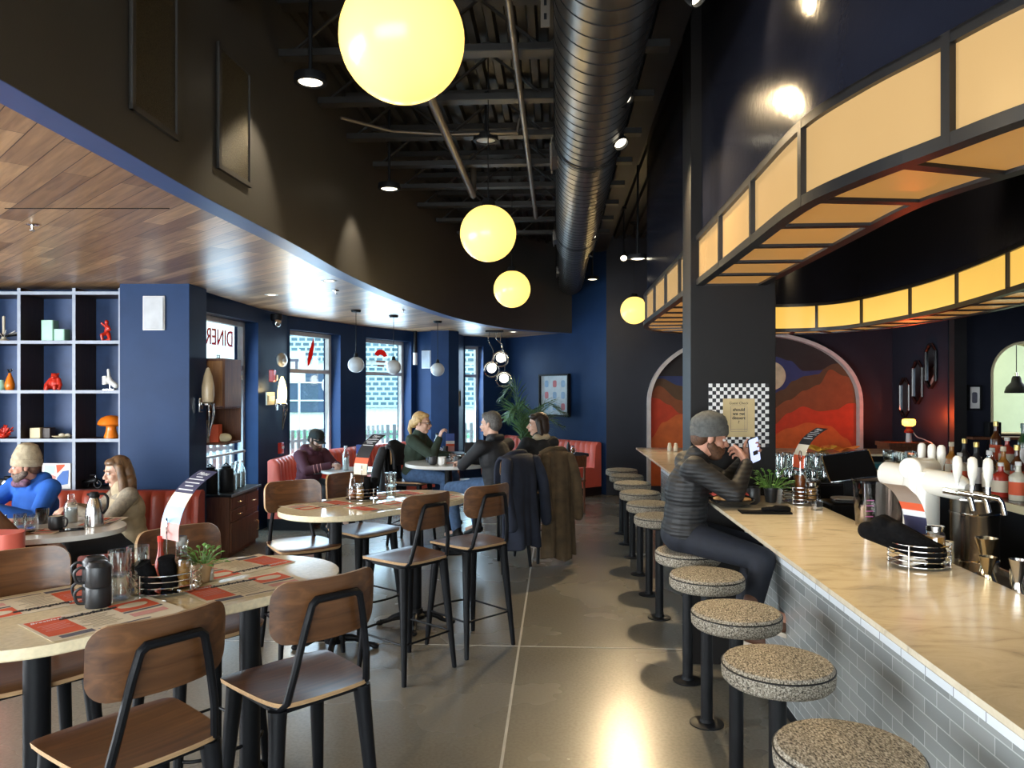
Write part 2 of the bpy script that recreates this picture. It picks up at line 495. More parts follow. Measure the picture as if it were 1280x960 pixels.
NAVY = mat('navy_wall_paint', (.014, .038, .105), .45, var=.1, scale=3, bump=.04, bscale=90, spec=.15)
NAVY_GLOSS = mat('glossy_navy_paint', (.010, .011, .018), .17, var=.1, scale=3, bump=.10, bscale=26, spec=.14)
LIPB = mat('lit_blue_lip_paint', (.05, .085, .21), .4, var=.05)  # blue paint, brightened in the colour so the lip looks lit
DARKW = mat('shaded_navy_paint', (.016, .018, .029), .45, var=.1, scale=3, bump=.04, bscale=90, spec=.3)  # the same navy, its dark look in warm light put into the colour
CANF = mat('canopy_black', (.007, .007, .008), .35)
BULK = mat('charcoal_bulkhead_paint', (.050, .046, .042), .5, var=.08, scale=2, bump=.05, bscale=60)
COLM = mat('dark_column_paint', (.011, .0095, .009), .5, var=.08, scale=2, bump=.04, bscale=60, spec=.2)
BLACKC = mat('black_ceiling_paint', (.014, .013, .013), .55, var=.2)
DECKM = mat('black_deck_paint', (.017, .015, .013), .45, var=.2)
FLOOR = concrete('polished_concrete')
PLANK = wood_planks('wood_ceiling_planks')
JOINT = mat('saw_cut_joint', (.42, .40, .35), .6)
BLACK = mat('black_metal', (.006, .0065, .008), .45, .0, spec=.15)
BLACKP = mat('black_powdercoat', (.009, .0095, .011), .48, spec=.2)
STEEL = mat('stainless_steel', (.62, .60, .56), .22, 1.0, var=.05)
CHROME = mat('chrome', (.75, .74, .72), .1, 1.0, var=.03)
GOLDST = mat('brass_toned_steel', (.72, .58, .36), .2, 1.0, var=.05)
DUCTM = mat('spiral_duct_steel', (.13, .12, .107), .34, .9, var=.25, scale=5)
FRAMEW = mat('aluminium_frame', (.62, .64, .66), .4, .3)
CHWOOD = wood('walnut_ply', (.056, .021, .008), (.18, .078, .029), 2.2, 'X', .29, .08)
CHEDGE = wood('pale_ply_edge', (.33, .19, .09), (.55, .36, .19), 8, 'X', .5)
DKWOOD = wood('dark_cherry_wood', (.085, .028, .013), (.22, .085, .036), 3, 'Z', .45)
SHWOOD = wood('dark_walnut', (.022, .011, .007), (.05, .027, .015), 3, 'Z', .5)
SHEDGE = mat('grey_shelf_edge', (.27, .31, .38), .45)
TTOP = mat('speckled_quartz', (.80, .69, .46), .13, var=.10, scale=55)
TWHITE = mat('white_laminate', (.70, .70, .66), .2, var=.05)
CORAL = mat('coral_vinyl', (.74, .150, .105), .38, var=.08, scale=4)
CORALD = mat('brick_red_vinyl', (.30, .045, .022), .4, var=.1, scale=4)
MARB = marble('honed_marble', (.60, .535, .41), (.54, .475, .355), (.37, .33, .26), 3.2)
TILE = tiles('grey_subway_tile', (.24, .26, .26), (.32, .34, .335), (.50, .52, .52), .155, .052)
TILEW = tiles('pale_trim_tile', (.70, .75, .80), (.76, .80, .84), (.22, .25, .28), .17, .3)
TWEED = tweed('oatmeal_tweed')
GLOBE = emis('lit_opal_globe', (1.0, .67, .17), 1.5)
PANEL = emis('lit_amber_panel', (1.0, .60, .23), .37, (.22, .14, .06))
PANELB = emis('bright_amber_panel', (1.0, .58, .10), .80, (.4, .25, .08))
SOFFIT = emis('amber_soffit_panel', (1.0, .48, .12), .30, (.35, .19, .06))
CANLIT = emis('lit_downlight', (1.0, .9, .68), 3.5)
WHITEL = emis('lit_white_globe', (1.0, .95, .8), 3.0)
SCONCE = emis('lit_sconce_glass', (1.0, .84, .42), 2.6)
OPAL = mat('opal_glass', (.62, .66, .68), .15, var=.03)
GLASS = glass('window_glass', (.93, 1, .99), .06, .97)
CLEAR = glass('drinking_glass', (.95, .97, .95), .16, .90)
WHITE = mat('white_paint', (.72, .71, .68), .4, var=.04)
CREAM = mat('cream_plaster', (.66, .58, .36), .6, var=.05)
PAPER = mat('cream_paper', (.70, .62, .47), .75, var=.04)
PAPERW = mat('white_paper', (.74, .73, .71), .7, var=.04)
REDP = mat('red_print', (.66, .10, .035), .7, var=.06)
GREYP = mat('grey_print', (.10, .10, .13), .7, var=.3, scale=120)
PINKP = mat('pink_print', (.62, .30, .27), .7, var=.1)
BLACKI = mat('black_ink', (.012, .012, .014), .7)
NAVYP = mat('navy_print', (.030, .030, .075), .6)
CARDW = mat('white_card', (.7, .7, .7), .6)
MUG = mat('black_stoneware', (.012, .013, .015), .4, var=.1)
CLOTHB = mat('black_linen', (.006, .006, .0065), .95, var=.3, scale=90, bump=.3, bscale=250, spec=.08)
RED = mat('glossy_red', (.55, .03, .015), .2, var=.06)
ORANGE = mat('glossy_orange', (.80, .20, .015), .2, var=.05)
MINT = mat('mint_ceramic', (.28, .52, .40), .3, var=.1)
LEAFM = mat('green_leaf', (.10, .23, .04), .5, var=.35, scale=30)
PALMM = mat('palm_leaf', (.07, .15, .05), .5, var=.3, scale=10)
TERRA = mat('tan_pot', (.42, .27, .13), .7)
KETCH = mat('ketchup', (.38, .03, .012), .25)
AMBER = mat('amber_sauce', (.50, .24, .05), .25)

# ================================================================== THE SETTING
mb = MB(); mb.box((0.5, 6, -.06), (17, 21, .12)); struct('floor', mb, FLOOR)
def floor_line(n, u0, v0, u1, v1, w=.014):
    mb = MB(); a, b = V((u0, v0)), V((u1, v1)); t = (b - a).normalized(); q = V((-t.y, t.x)) * w / 2
    mb.prism([(a - q)[:], (b - q)[:], (b + q)[:], (a + q)[:]], .0, .0012)
    o = struct('floor_joint', mb, JOINT, rz=BROT)
floor_line(1, -.255, .2, -.255, 12.3)
for v in (2.4, 5.05, 9.65): floor_line(2, -6, v - .02, 1.1, v, .007)

LOW = 2.68                                                          # lower wood ceiling
WTOP = 4.4
def wall(name, p0, p1, z0=0, z1=WTOP, th=.3, holes=(), m=None):
    """upright wall from p0 to p1, thickness to the left of travel, with rectangular openings (s0, s1, za, zb)"""
    p0, p1 = V(p0), V(p1); L_ = (p1 - p0).length
    a = math.atan2(p1.y - p0.y, p1.x - p0.x)
    mb = MB(); s = 0
    def pc(s0, s1, za, zb):
        if s1 - s0 > 1e-4 and zb - za > 1e-4: mb.box(((s0 + s1) / 2, th / 2, (za + zb) / 2), (s1 - s0, th, zb - za))
    for s0, s1, za, zb in holes:
        pc(s, s0, z0, z1); pc(s0, s1, z0, za); pc(s0, s1, zb, z1); s = s1
    pc(s, L_, z0, z1)
    return struct(name, mb, m or NAVY, loc=(p0.x, p0.y, 0), rz=a)
def window(name, p0, p1, s0, s1, za, zb, kindname='window', transom=1.97, depth=.2, bar=False):
    p0, p1 = V(p0), V(p1); a = math.atan2(p1.y - p0.y, p1.x - p0.x)
    t = bpy.data.objects.new(name, None); C.objects.link(t); t.location = (p0.x, p0.y, 0); t.rotation_euler = (0, 0, a); t['kind'] = 'structure'
    f = MB(); w = .055; y = depth
    for s in (s0 + w / 2, s1 - w / 2): f.box((s, y, (za + zb) / 2), (w, .07, zb - za))
    for z in (za + w / 2, zb - w / 2): f.box(((s0 + s1) / 2, y, z), (s1 - s0, .07, w))
    if transom: f.box(((s0 + s1) / 2, y, transom), (s1 - s0, .07, w))
    f.build('window_frame', FRAMEW, t, bevel=.004)
    g = MB(); g.box(((s0 + s1) / 2, y, (za + zb) / 2), (s1 - s0 - .06, .006, zb - za - .06)); g.build('glass_pane', GLASS, t)
    if bar:
        b = MB(); b.tube([(s0 + .2, y - .1, .98), (s1 - .16, y - .1, .98)], .016, 10)
        for s in (s0 + .25, s1 - .2): b.cyl((s, y - .1, .98), (s, y, .98), .01, n=8)
        b.build('push_bar', FRAMEW, t)
        k = MB(); k.box(((s0 + s1) / 2, y - .06, transom - .12), (s1 - s0 - .3, .06, .05)); k.build('door_closer', FRAMEW, t)
    return t
W = [(-3.24, 7.35), (-2.99, 10.12), (-2.30, 11.80), (-1.63, 12.93), (-1.05, 12.60), (-.88, 13.9), (-.12, 14.5), (1.53, 12.33), (6.02, 12.03), (6.02, 10.5), (9.0, 10.3)]
wall('wall_entrance', W[0], W[1], holes=[(.12, 1.86, 0.02, 2.52)])
wall('wall_window_left', W[1], W[2], holes=[(.05, 1.20, .45, 2.52)])
wall('wall_window_middle', W[2], W[3], holes=[(.05, 1.18, .45, 2.52)])
wall('wall_pier', W[3], W[4])
wall('wall_pier_return', W[4], W[5])
wall('wall_window_right', W[5], W[6], holes=[(.03, .44, .45, 2.52)])
wall('wall_far', W[6], W[7])
wall('wall_mural', W[7], W[8], m=DARKW)
wall('wall_mirrors', W[8], W[9], m=DARKW)
wall('wall_pass_through', W[9], W[10], holes=[(.57, 1.50, 1.09, 2.38)], m=DARKW)
window('door_1', W[0], W[1], .12, 1.86, .02, 2.52, bar=True)
window('window_1', W[1], W[2], .05, 1.20, .45, 2.52)
window('window_2', W[2], W[3], .05, 1.18, .45, 2.52)
window('window_3', W[5], W[6], .03, .44, .45, 2.52)
# round the head of the pass-through
mb = MB(); N_ = 14
for sgn in (-1, 1):
    pts = [(1.035 + sgn * .465, 2.38), (1.035 + sgn * .465, 1.92)] + [(1.035 + sgn * .465 * math.cos(PI / 2 * i / N_), 1.92 + .46 * math.sin(PI / 2 * i / N_)) for i in range(1, N_)] + [(1.035, 2.38)]
    n = len(pts); vs = [(x, 0.0, z) for x, z in pts] + [(x, .3, z) for x, z in pts]
    mb.add(vs, [tuple(range(n)), tuple(range(2 * n - 1, n - 1, -1))] + [(i, (i + 1) % n, n + (i + 1) % n, n + i) for i in range(n)])
struct('wall_pass_through_head', mb, DARKW, loc=(*W[9], 0), rz=math.atan2(W[10][1] - W[9][1], W[10][0] - W[9][0]))
# cream arch lining
mb = MB(); cx, hw = 1.035, .46
path = [(cx - hw, 1.095)] + [(cx - hw, 1.92)] + [(cx - hw * math.cos(PI * i / 24), 1.92 + .455 * math.sin(PI * i / 24)) for i in range(1, 24)] + [(cx + hw, 1.92), (cx + hw, 1.095)]
rings = []
for x, z in path:
    dx, dz = x - cx, max(z - 1.92, 0); l = math.hypot(dx, dz) or 1; q = .03
    ix, iz = x - q * dx / l, z - q * dz / l
    rings.append([(x, -.006, z), (ix, -.006, iz), (ix, .31, iz), (x, .31, z)])
mb.loft(rings); mb.box((cx, .15, 1.10), (2 * hw, .32, .02))
struct('trim_1', mb, CREAM, loc=(*W[9], 0), rz=math.atan2(W[10][1] - W[9][1], W[10][0] - W[9][0]))
# room glimpsed beyond the pass-through
GREENW = mat('sage_wall', (.44, .50, .30), .6, var=.03)
mb = MB(); mb.box((8.0, 13.0, 1.5), (3.2, .1, 3.0)); mb.box((6.42, 11.9, 1.5), (.06, 2.2, 3.0)); struct('wall_kitchen', mb, GREENW)
mb = MB(); mb.box((7.5, 12.91, 1.02), (1.1, .06, 2.04)); mb.box((7.5, 12.86, 1.02), (1.0, .04, 1.95)); d2 = struct('door_2', mb, mat('sage_door', (.52, .57, .38), .5))
mb = MB(); mb.box((7.62, 12.83, 1.42), (.16, .02, .09)); mb.build('door_plate', BLACK, d2)
light('AREA', 'kitchen_ceiling_light', (7.4, 11.8, 2.9), 42, (1, .95, .82), 1.6, 1.6, aim=(7.3, 12.2, 0))
mb = MB(); mb.box((7.4, 11.7, 3.05), (4, 3, .1)); struct('ceiling_kitchen', mb, WHITE)
# shell beyond the frame
mb = MB(); mb.box((-5.3, 7.62, WTOP / 2), (3.98, .2, WTOP)); struct('wall_shelf', mb, NAVY)
wall('wall_left', (-6.9, -4.2), (-6.9, 7.6), holes=[(3.9, 8.9, .42, 2.6)])
window('window_4', (-6.9, -4.2), (-6.9, 7.6), 3.9, 8.9, .42, 2.6, transom=2.0)
wall('wall_rear', (8.9, -4.2), (-6.9, -4.2), holes=[(7.2, 13.9, .3, 2.9)])
window('window_5', (8.9, -4.2), (-6.9, -4.2), 7.2, 13.9, .3, 2.9, transom=2.3)
wall('wall_right', (8.9, 10.4), (8.9, -4.2))

# pier beside the shelves
mb = MB(); mb.box((-3.335, 7.29, LOW / 2 + .02), (.65, .40, LOW + .04)); struct('column_blue', mb, NAVY, bevel=.003)

# ------------------------------------------------------------------ ceilings
mb = MB()
prof = []
k = -4.4; i = 0
while k < 7.4:
    prof += [(k, 4.16), (k + .05, 4.16), (k + .065, 4.21), (k + .125, 4.21)]; k += .14
rings = []
for v in (-4.5, 15.2): rings.append([(u, v, z) for u, z in prof] + [(prof[-1][0], v, 4.30), (prof[0][0], v, 4.30)])
mb.loft(rings)
struct('ceiling', mb, DECKM, rz=BROT, ang=10)
mb = MB(); mb.box((1, 5.3, 4.42), (17.5, 21, .1)); struct('roof', mb, BLACKC)
FAS = smooth_path([V((-1.72, -4.1)), V((-1.70, -1.5)), V((-1.65, 1.2)), V((-1.61, 2.39)), V((-1.585, 3.04)), V((-1.56, 3.75)), V((-1.505, 4.45)), V((-1.45, 5.2)), V((-1.37, 6.6)), V((-1.10, 8.62)), V((-.70, 10.46)), V((-.17, 11.8)), V((.46, 12.6)), V((1.35, 13.2))], 8)
FIN = offset_path(FAS, .14)
mb = MB()
mb.loft([[(a.x, a.y, LOW), (a.x, a.y, 4.3), (b.x, b.y, 4.3), (b.x, b.y, LOW)] for a, b in zip(FAS, FIN)])
struct('wall_bulkhead', mb, BULK)
mb = MB(); mb.loft([[(a.x, a.y, LOW - .002), (a.x, a.y, LOW + .008), (b.x, b.y, LOW + .008), (b.x, b.y, LOW - .002)] for a, b in zip(offset_path(FAS, .002), FIN)])
struct('trim_2', mb, LIPB)
# wood ceiling: everything between the bulkhead and the outer walls
FI2 = offset_path(FAS, .12)
outl = [(p.x, p.y) for p in FI2] + [(1.2, 13.2), (.02, 14.5), (-.85, 14.1), (-1.1, 12.75), (-1.63, 13.05), (-2.35, 11.9), (-3.05, 10.2), (-3.1, 7.5), (-6.9, 7.5), (-6.9, -4.1)]
mb = MB(); mb.prism(outl, LOW + .015, LOW + .06); struct('ceiling_wood', mb, PLANK)
mb = MB(); mb.box((-2.32, 4.15, LOW + .0135), (.9, .004, .004)); struct('ceiling_access_seam', mb, BLACK)

# bar joists: each is one thing
ordn = ['nearest', 'second', 'third', 'fourth', 'fifth', 'sixth', 'seventh', 'eighth', 'ninth', 'tenth', 'eleventh', 'twelfth']
def fas_u(v):
    best = min(FAS, key=lambda p: abs(p.x * SA + p.y * CA - v))
    return best.x * CA - best.y * SA
for i in range(11):
    v = 2.35 + .775 * i
    t = thing('bar_joist', 'black open-web steel joist, %s of the row counted from the camera' % ordn[i], 'joist', (*B(0, v), 0), BROT, 'black open-web joists under the roof deck')
    x0, x1 = fas_u(v) + .03, .68
    a = MB(); a.box(((x0 + x1) / 2, 0, 4.125), (x1 - x0, .12, .05)); a.build('top_chord', DECKM, t)
    a = MB(); a.prism([(x0, -.05), (x1, -.05), (x1, .05), (x0, .05)], 3.775, 3.82); a.build('bottom_chord', DECKM, t, bevel=.004)
    w = MB(); k = 0; x = x0 + .05; pts = []
    while x < x1 - .03: pts.append((x, 0, 3.80 if k % 2 == 0 else 4.12)); x += .40; k += 1
    w.tube(pts, .011, 6); w.build('web', DECKM, t)
def barpipe(name, label, pts, r, m, cat='pipe'):
    mb = MB(); mb.tube(pts, r, 10)
    return tag(mb.build(name, m, rz=BROT), label, cat)
CONDUIT = mat('grey_conduit', (.20, .17, .14), .35, .6)
barpipe('sprinkler_pipe', 'thick bare steel pipe running under the joists behind the largest globe', [(-.85, 1.5, 3.66), (-.85, 7.6, 3.66), (-.85, 7.65, 3.75), (-.85, 7.65, 4.09)], .03, CONDUIT)
barpipe('electrical_conduit', 'thin black conduit running beside the round duct under the joists', [(-.25, 1.2, 3.70), (-.25, 8.8, 3.70), (-.25, 8.85, 3.9)], .018, CONDUIT)
barpipe('cross_conduit', 'curved conduit looping across the joists toward the bulkhead', [(-1.62, 5.6, 3.74), (-1.3, 5.9, 3.735), (-.9, 6.0, 3.735), (-.32, 6.0, 3.735), (-.30, 6.0, 3.85)], .012, CONDUIT)
mb = MB(); mb.box((-.06, 3.75, 3.80), (.045, .012, .62))
for k in range(8): mb.box((-.06, 3.742, 3.54 + .07 * k), (.014, .006, .03), mi=1)
tag(mb.build('strut_hanger', [CONDUIT, BLACK], rz=BROT), 'slotted steel strut hanging down beside the duct', 'strut')
mb = MB(); mb.box((.70, 5.5, 3.98), (.2, 14, .03)); mb.box((.70, 5.5, 4.12), (.02, 14, .28)); mb.box((.70, 5.5, 4.26), (.2, 14, .03))
tag(mb.build('steel_beam', BLACKC, rz=BROT), 'black steel beam running along the ceiling beside the bar bulkhead', 'beam', kind='structure')

# spiral duct
t = thing('spiral_duct', 'long round spiral duct of dark metal hung under the joists', 'duct', (*B(.218, 0), 3.50), BROT)
mb = MB(); mb.T = Matrix.Rotation(-PI / 2, 4, 'X')
mb.lathe([(0, -1.5), (.236, -1.5), (.236, 9.28), (.205, 9.34), (.205, 12.74), (.20, 12.75), (0, 12.75)], 44)
v = -1.4
while v < 12.7:
    r = .236 if v < 9.25 else .205
    mb.lathe([(r - .003, v - .004), (r + .0025, v - .003), (r + .0025, v + .003), (r - .003, v + .004)], 44, mi=1); v += .13
mb.build('duct_tube', [DUCTM, BLACK], t, ang=25)
for v, s in ((5.75, 1), (8.85, .85), (11.4, .8)):
    mb = MB(); mb.box((-.235 * (1 if v < 9 else .87), v, -.03), (.05, .34 * s, .11 * s)); mb.box((-.262 * (1 if v < 9 else .87), v, -.03), (.012, .42 * s, .15 * s), mi=1)
    for k in range(4): mb.box((-.27 * (1 if v < 9 else .87), v, -.07 + .028 * k), (.008, .36 * s, .006), mi=1)
    mb.build('side_register', [DUCTM, CONDUIT], t, bevel=.002)
for v in (2.35, 5.4, 8.5, 11.6):
    for x in (-.24, .24): mb = MB(); mb.cyl((x, v, 0), (x, v, .65), .006, n=6); mb.build('hanger_rod', BLACK, t)
for v in (2.35, 5.4, 8.5):
    mb = MB(); mb.T = Matrix.Translation((0, v, 0)) @ Matrix.Rotation(PI / 2, 4, 'X'); mb.lathe([(.243, -.02), (.247, -.02), (.247, .02), (.243, .02)], 36); mb.build('duct_strap', BLACK, t)

# track spots right of the duct
def track_head(x, y, z, label, aim, en, vis=True, ang=52, col=WARM):
    t = thing('track_spotlight', label, 'spotlight', (x, y, z), 0, 'track spotlights beside the duct')
    d = (V(aim) - V((x, y, z))).normalized(); M = d.to_track_quat('Z', 'Y').to_matrix().to_4x4()
    mb = MB(); mb.T = M; mb.lathe([(0, -.11), (.028, -.10), (.034, -.02), (.048, .03), (.052, .07), (.046, .07), (.042, .03), (0, .02)], 18); mb.build('lamp_head', BLACKP, t)
    mb = MB(); mb.T = M; mb.lathe([(0, .052), (.043, .05), (.043, .045), (0, .04)], 16); mb.build('lit_lens', CANLIT, t)
    mb = MB(); mb.cyl((0, 0, 0), (0, 0, 4.15 - z), .008, n=6); mb.box((0, 0, 4.14 - z), (.05, .12, .03)); mb.build('yoke', BLACKP, t)
    l = light('SPOT', 'track_light', V((x, y, z)) + d * .10, en, col, .05, aim=aim, spot=R(ang), blend=.85)
    return t
track_head(.62, 4.35, 3.40, 'lit track spotlight nearest the camera, right of the duct', (1.75, 2.6, 1.25), 190, ang=74)
track_head(.70, 5.05, 3.38, 'second lit track spotlight right of the duct', (1.5, 3.7, 1.25), 190, ang=74)
track_head(.78, 7.1, 3.42, 'third lit track spotlight, at the bend of the duct', (1.4, 5.0, .9), 150, ang=54)
track_head(.86, 8.2, 3.40, 'fourth lit track spotlight low beside the far duct', (.5, 5.6, .2), 70, ang=54)
track_head(.93, 9.1, 3.38, 'fifth lit track spotlight beside the far end of the duct', (.2, 9.0, .1), 70, ang=60)
track_head(1.5, 10.2, 3.50, 'farthest track spotlight, behind the corner of the amber canopy', (.75, 5.4, 0), 480, ang=46)

track_head(*B(.33, 1.45), 3.72, 'track spotlight above the camera washing the glossy bulkhead over the bar', (1.25, 2.65, 3.35), 45, ang=70)
track_head(*B(.56, 3.3), 3.42, 'track spotlight washing the glossy bulkhead above the third amber panel', (1.25, 2.9, 2.9), 14, ang=95)
track_head(2.5, 4.6, 3.8, 'track spotlight inside the canopy ring washing the far bulkhead', (3.5, 6.6, 3.0), 90, ang=70)
track_head(2.3, 2.2, 3.75, 'track spotlight inside the canopy ring lighting the marble bar top', (1.3, 3.0, 1.05), 110, ang=60)

# round can lights in the exposed ceiling
def can(name, label, x, y, z, lit=True, r=.075, aim=None, en=0, ang=70, group=None):
    t = thing(name, label, 'downlight', (x, y, z), 0, group)
    mb = MB(); mb.lathe([(r + .02, .0), (r + .022, .008), (r + .018, .045), (.012, .05), (.012, 4.1 - z if z > 3 else .05), (0, 4.1 - z if z > 3 else .05)], 22); mb.lathe([(r + .02, 0), (r, -.002), (r - .01, .01)], 22); mb.build('housing', BLACKP if z > 3 else WHITE, t)
    mb = MB(); mb.lathe([(r - .004, .006), (r * .6, -.002), (0, -.006)], 22); mb.build('lens', CANLIT if lit else OPAL, t)
    if en: light('SPOT', 'downlight_beam', (x, y, z - .02), en, (1, .86, .62), .05, aim=aim or (x, y, 0), spot=R(ang), blend=.6)
    return t
can('ceiling_downlight', 'lit round downlight left of the largest globe by the bulkhead', -1.18, 4.45, 3.50, aim=(-1.62, 4.3, 2.2), en=55, ang=80)
can('ceiling_downlight', 'lit round downlight beside the bulkhead, between the two nearer globes', -1.05, 6.5, 3.42, aim=(-1.45, 6.6, 2.3), en=50, ang=80)
can('ceiling_downlight', 'unlit white disc fixture in the ceiling above the second globe', -.21, 6.1, 3.70, lit=False, r=.08)
can('ceiling_downlight', 'lit downlight under the ceiling by the corner of the amber canopy', 1.34, 8.1, 3.10, r=.08, aim=(1.2, 10.2, 1.5), en=30, ang=70)
can('ceiling_downlight', 'small lit downlight right of the far end of the duct', 1.27, 12.0, 3.45, r=.08, aim=(1.2, 11.6, 1.5), en=18, ang=70)
# recessed downlights in the wood ceiling
can('recessed_downlight', 'lit recessed downlight in the wood ceiling nearest the camera', -1.66, 6.9, LOW + .012, r=.055, en=16)
can('recessed_downlight', 'lit recessed downlight in the wood ceiling before the first tall window', -2.5, 7.9, LOW + .012, r=.05, en=12)
can('recessed_downlight', 'lit recessed downlight in the wood ceiling by the far poster wall', .02, 12.9, LOW + .012, r=.06, en=14)
for x, y, lab in ((-2.87, 4.55, 'small sprinkler head in the wood ceiling above the shelves'), (-1.75, 7.55, 'small sprinkler head in the wood ceiling before the windows'), (-1.35, 9.4, 'small sprinkler head in the wood ceiling above the round table')):
    mb = MB(); mb.lathe([(0, 0), (.032, -.002), (.034, -.006), (.01, -.009), (.007, -.03), (.016, -.036), (.016, -.04), (0, -.04)], 14)
    tag(mb.build('fire_sprinkler', CHROME, loc=(x, y, LOW + .016)), lab, 'sprinkler')

# vent grilles on the bulkhead
def grille(i0, i1, z0, z1, label):
    pts = resample([p for p in FAS if i0 - .15 < p.y < i1 + .15], .03)
    pts = [p for p in pts if i0 <= p.y <= i1]
    t = thing('vent_grille', label, 'vent', (pts[len(pts) // 2].x, pts[len(pts) // 2].y, z0)); o = V((pts[len(pts) // 2].x, pts[len(pts) // 2].y))
    P = [p - o for p in offset_path(pts, -.004)]; Q = [p - o for p in offset_path(pts, -.022)]
    h = z1 - z0
    fr = MB()
    for a, b in ((0, .025), (h - .025, h)): fr.loft([[(p.x, p.y, a), (p.x, p.y, b), (q.x, q.y, b), (q.x, q.y, a)] for p, q in zip(P, Q)])
    for k in (0, -1):
        d = (P[1] - P[0]).normalized() * (.025 if k == 0 else -.025)
        fr.loft([[(p.x, p.y, 0), (p.x, p.y, h), (q.x, q.y, h), (q.x, q.y, 0)] for p, q in ((P[k], Q[k]), (P[k] + d, Q[k] + d))])
    fr.build('grille_frame', BULK, t)
    m = MB(); Q2 = [p - o for p in offset_path(pts, -.012)]
    m.loft([[(p.x, p.y, .02), (p.x, p.y, h - .02), (q.x, q.y, h - .02), (q.x, q.y, .02)] for p, q in zip(P, Q2)])
    m.build('grille_mesh', GRILLE, t)
GRILLE = mat('perforated_bronze', (.060, .048, .028), .4, .5, var=.6, scale=140, bump=.6, bscale=300)
grille(3.12, 3.56, 2.86, 3.60, 'dark perforated vent grille on the curved bulkhead, the nearer of two')
grille(3.95, 4.36, 2.86, 3.52, 'dark perforated vent grille on the curved bulkhead, the farther of two')

# ------------------------------------------------------------------ outside the windows
ASPH = mat('pale_pavement', (.60, .62, .62), .8, var=.1)
GRASS = mat('mown_grass', (.16, .40, .22), .9, var=.2)
mb = MB(); mb.box((-20, 20, -.2), (120, 120, .1)); struct('ground', mb, ASPH)
mb = MB(); mb.box((-10, 31, -.09), (40, 3.6, .12)); struct('lawn', mb, GRASS, rz=R(0))
gt = thing('parking_garage', 'pale parking garage with perforated teal panels across the street', 'building', (-9, 34, -.1), R(5))
mb = MB(); mb.box((0, 6, 5), (40, 12, 10)); mb.build('wall', mat('garage_concrete', (.80, .84, .84), .8), gt)
PERF = perforated('perforated_teal')
for x, w, z, h in ((-.4, 2.7, 3.75, 1.3), (6.2, 8.6, 2.0, 1.9), (6.2, 8.6, 4.0, 1.7), (-.4, 2.7, 6.6, 2.6), (6.2, 8.6, 6.9, 2.6)):
    mb = MB(); mb.box((x, -.12, z), (w, .2, h)); mb.build('screen_panel', PERF, gt)
DKBAY = mat('shaded_blue_bay', (.05, .085, .15), .7)
mb = MB(); mb.box((-.5, -.08, 1.75), (2.9, .12, 1.85)); mb.box((-.5, -.16, 1.35), (2.9, .06, .06), mi=1); mb.box((-.5, -.16, 2.15), (2.9, .06, .06), mi=1); mb.build('garage_bay', [DKBAY, WHITE], gt)
# picket fence on the pavement
ft = thing('picket_fence', 'pale picket fence on the pavement outside the windows', 'fence', (0, 0, -.1))
FP = [V((-5.0, 8.3)), V((-4.9, 10.6)), V((-4.0, 13.1)), V((-2.6, 15.6)), V((0.4, 17.2))]
PK = mat('pale_fence_paint', (.80, .84, .86), .6)
fr = MB()
for z in (.30, .88):
    fr.loft([[(p.x - .02, p.y, z), (p.x - .02, p.y, z + .05), (p.x + .02, p.y, z + .05), (p.x + .02, p.y, z)] for p in FP])
fr.build('fence_rail', PK, ft)
pts = resample(FP, .145)
for k, p in enumerate(pts):
    q = pts[min(k + 1, len(pts) - 1)] - pts[max(k - 1, 0)]; a = math.atan2(q.y, q.x)
    b = MB(); b.box((0, 0, .55), (.075, .022, 1.1)); b.build('picket', PK, ft, loc=(p.x, p.y, 0), rz=a)
st = thing('street_sign', 'white street sign on twin posts across the road, seen through a window', 'sign', (-6.9, 24.0, -.1))
mb = MB(); mb.cyl((-.18, 0, 0), (-.18, 0, 3.1), .035); mb.cyl((.18, 0, 0), (.18, 0, 3.1), .035); mb.build('sign_post', FRAMEW, st)
mb = MB(); mb.box((0, -.06, 2.55), (.78, .04, .95)); mb.build('sign_board', WHITE, st, bevel=.01)
mb = MB(); mb.box((-.12, -.09, 2.62), (.1, .01, .4)); mb.box((.02, -.09, 2.75), (.34, .01, .08)); mb.box((.12, -.09, 2.55), (.08, .01, .34)); mb.build('sign_mark', GREYP, st)
bt = thing('bike_rack_hoop', 'round white topped bollard standing beyond the fence', 'bollard', (-5.0, 21.0, -.1))
mb = MB(); mb.cyl((0, 0, 0), (0, 0, 1.75), .04); mb.build('bollard_post', FRAMEW, bt)
mb = MB(); mb.ell((0, 0, 1.95), (.26, .08, .28)); mb.build('bollard_disc', WHITE, bt)

# ------------------------------------------------------------------ the bar
bt = thing('bar_counter', 'long marble-topped bar with grey subway tile front, stools along it', 'bar counter', (0, 0, 0), BROT)
top = [(.89, -2), (1.48, -2), (1.48, 7.95), (3.64, 7.95), (3.64, 8.72), (.89, 8.72)]
mb = MB(); mb.prism(top, 1.028, 1.05); mb.build('countertop', MARB, bt, bevel=.006)
mb = MB(); mb.box((1.19, 3.2, .452), (.06, 10.6, .704)); mb.box((2.4, 8.53, .452), (2.5, .06, .704)); mb.build('tile_front', TILE, bt)
mb = MB(); mb.box((1.188, 3.2, .916), (.066, 10.6, .224)); mb.box((2.4, 8.535, .916), (2.5, .066, .224)); mb.build('trim_row', TILEW, bt)
mb = MB(); mb.box((1.22, 3.2, .05), (.06, 10.5, .10)); mb.build('kick_base', BLACKP, bt)
mb = MB(); mb.box((1.44, 3.0, .514), (.04, 9.9, 1.028)); mb.box((2.5, 8.02, .514), (2.1, .04, 1.028)); mb.build('inner_panel', BLACKP, bt)
brk = MB()
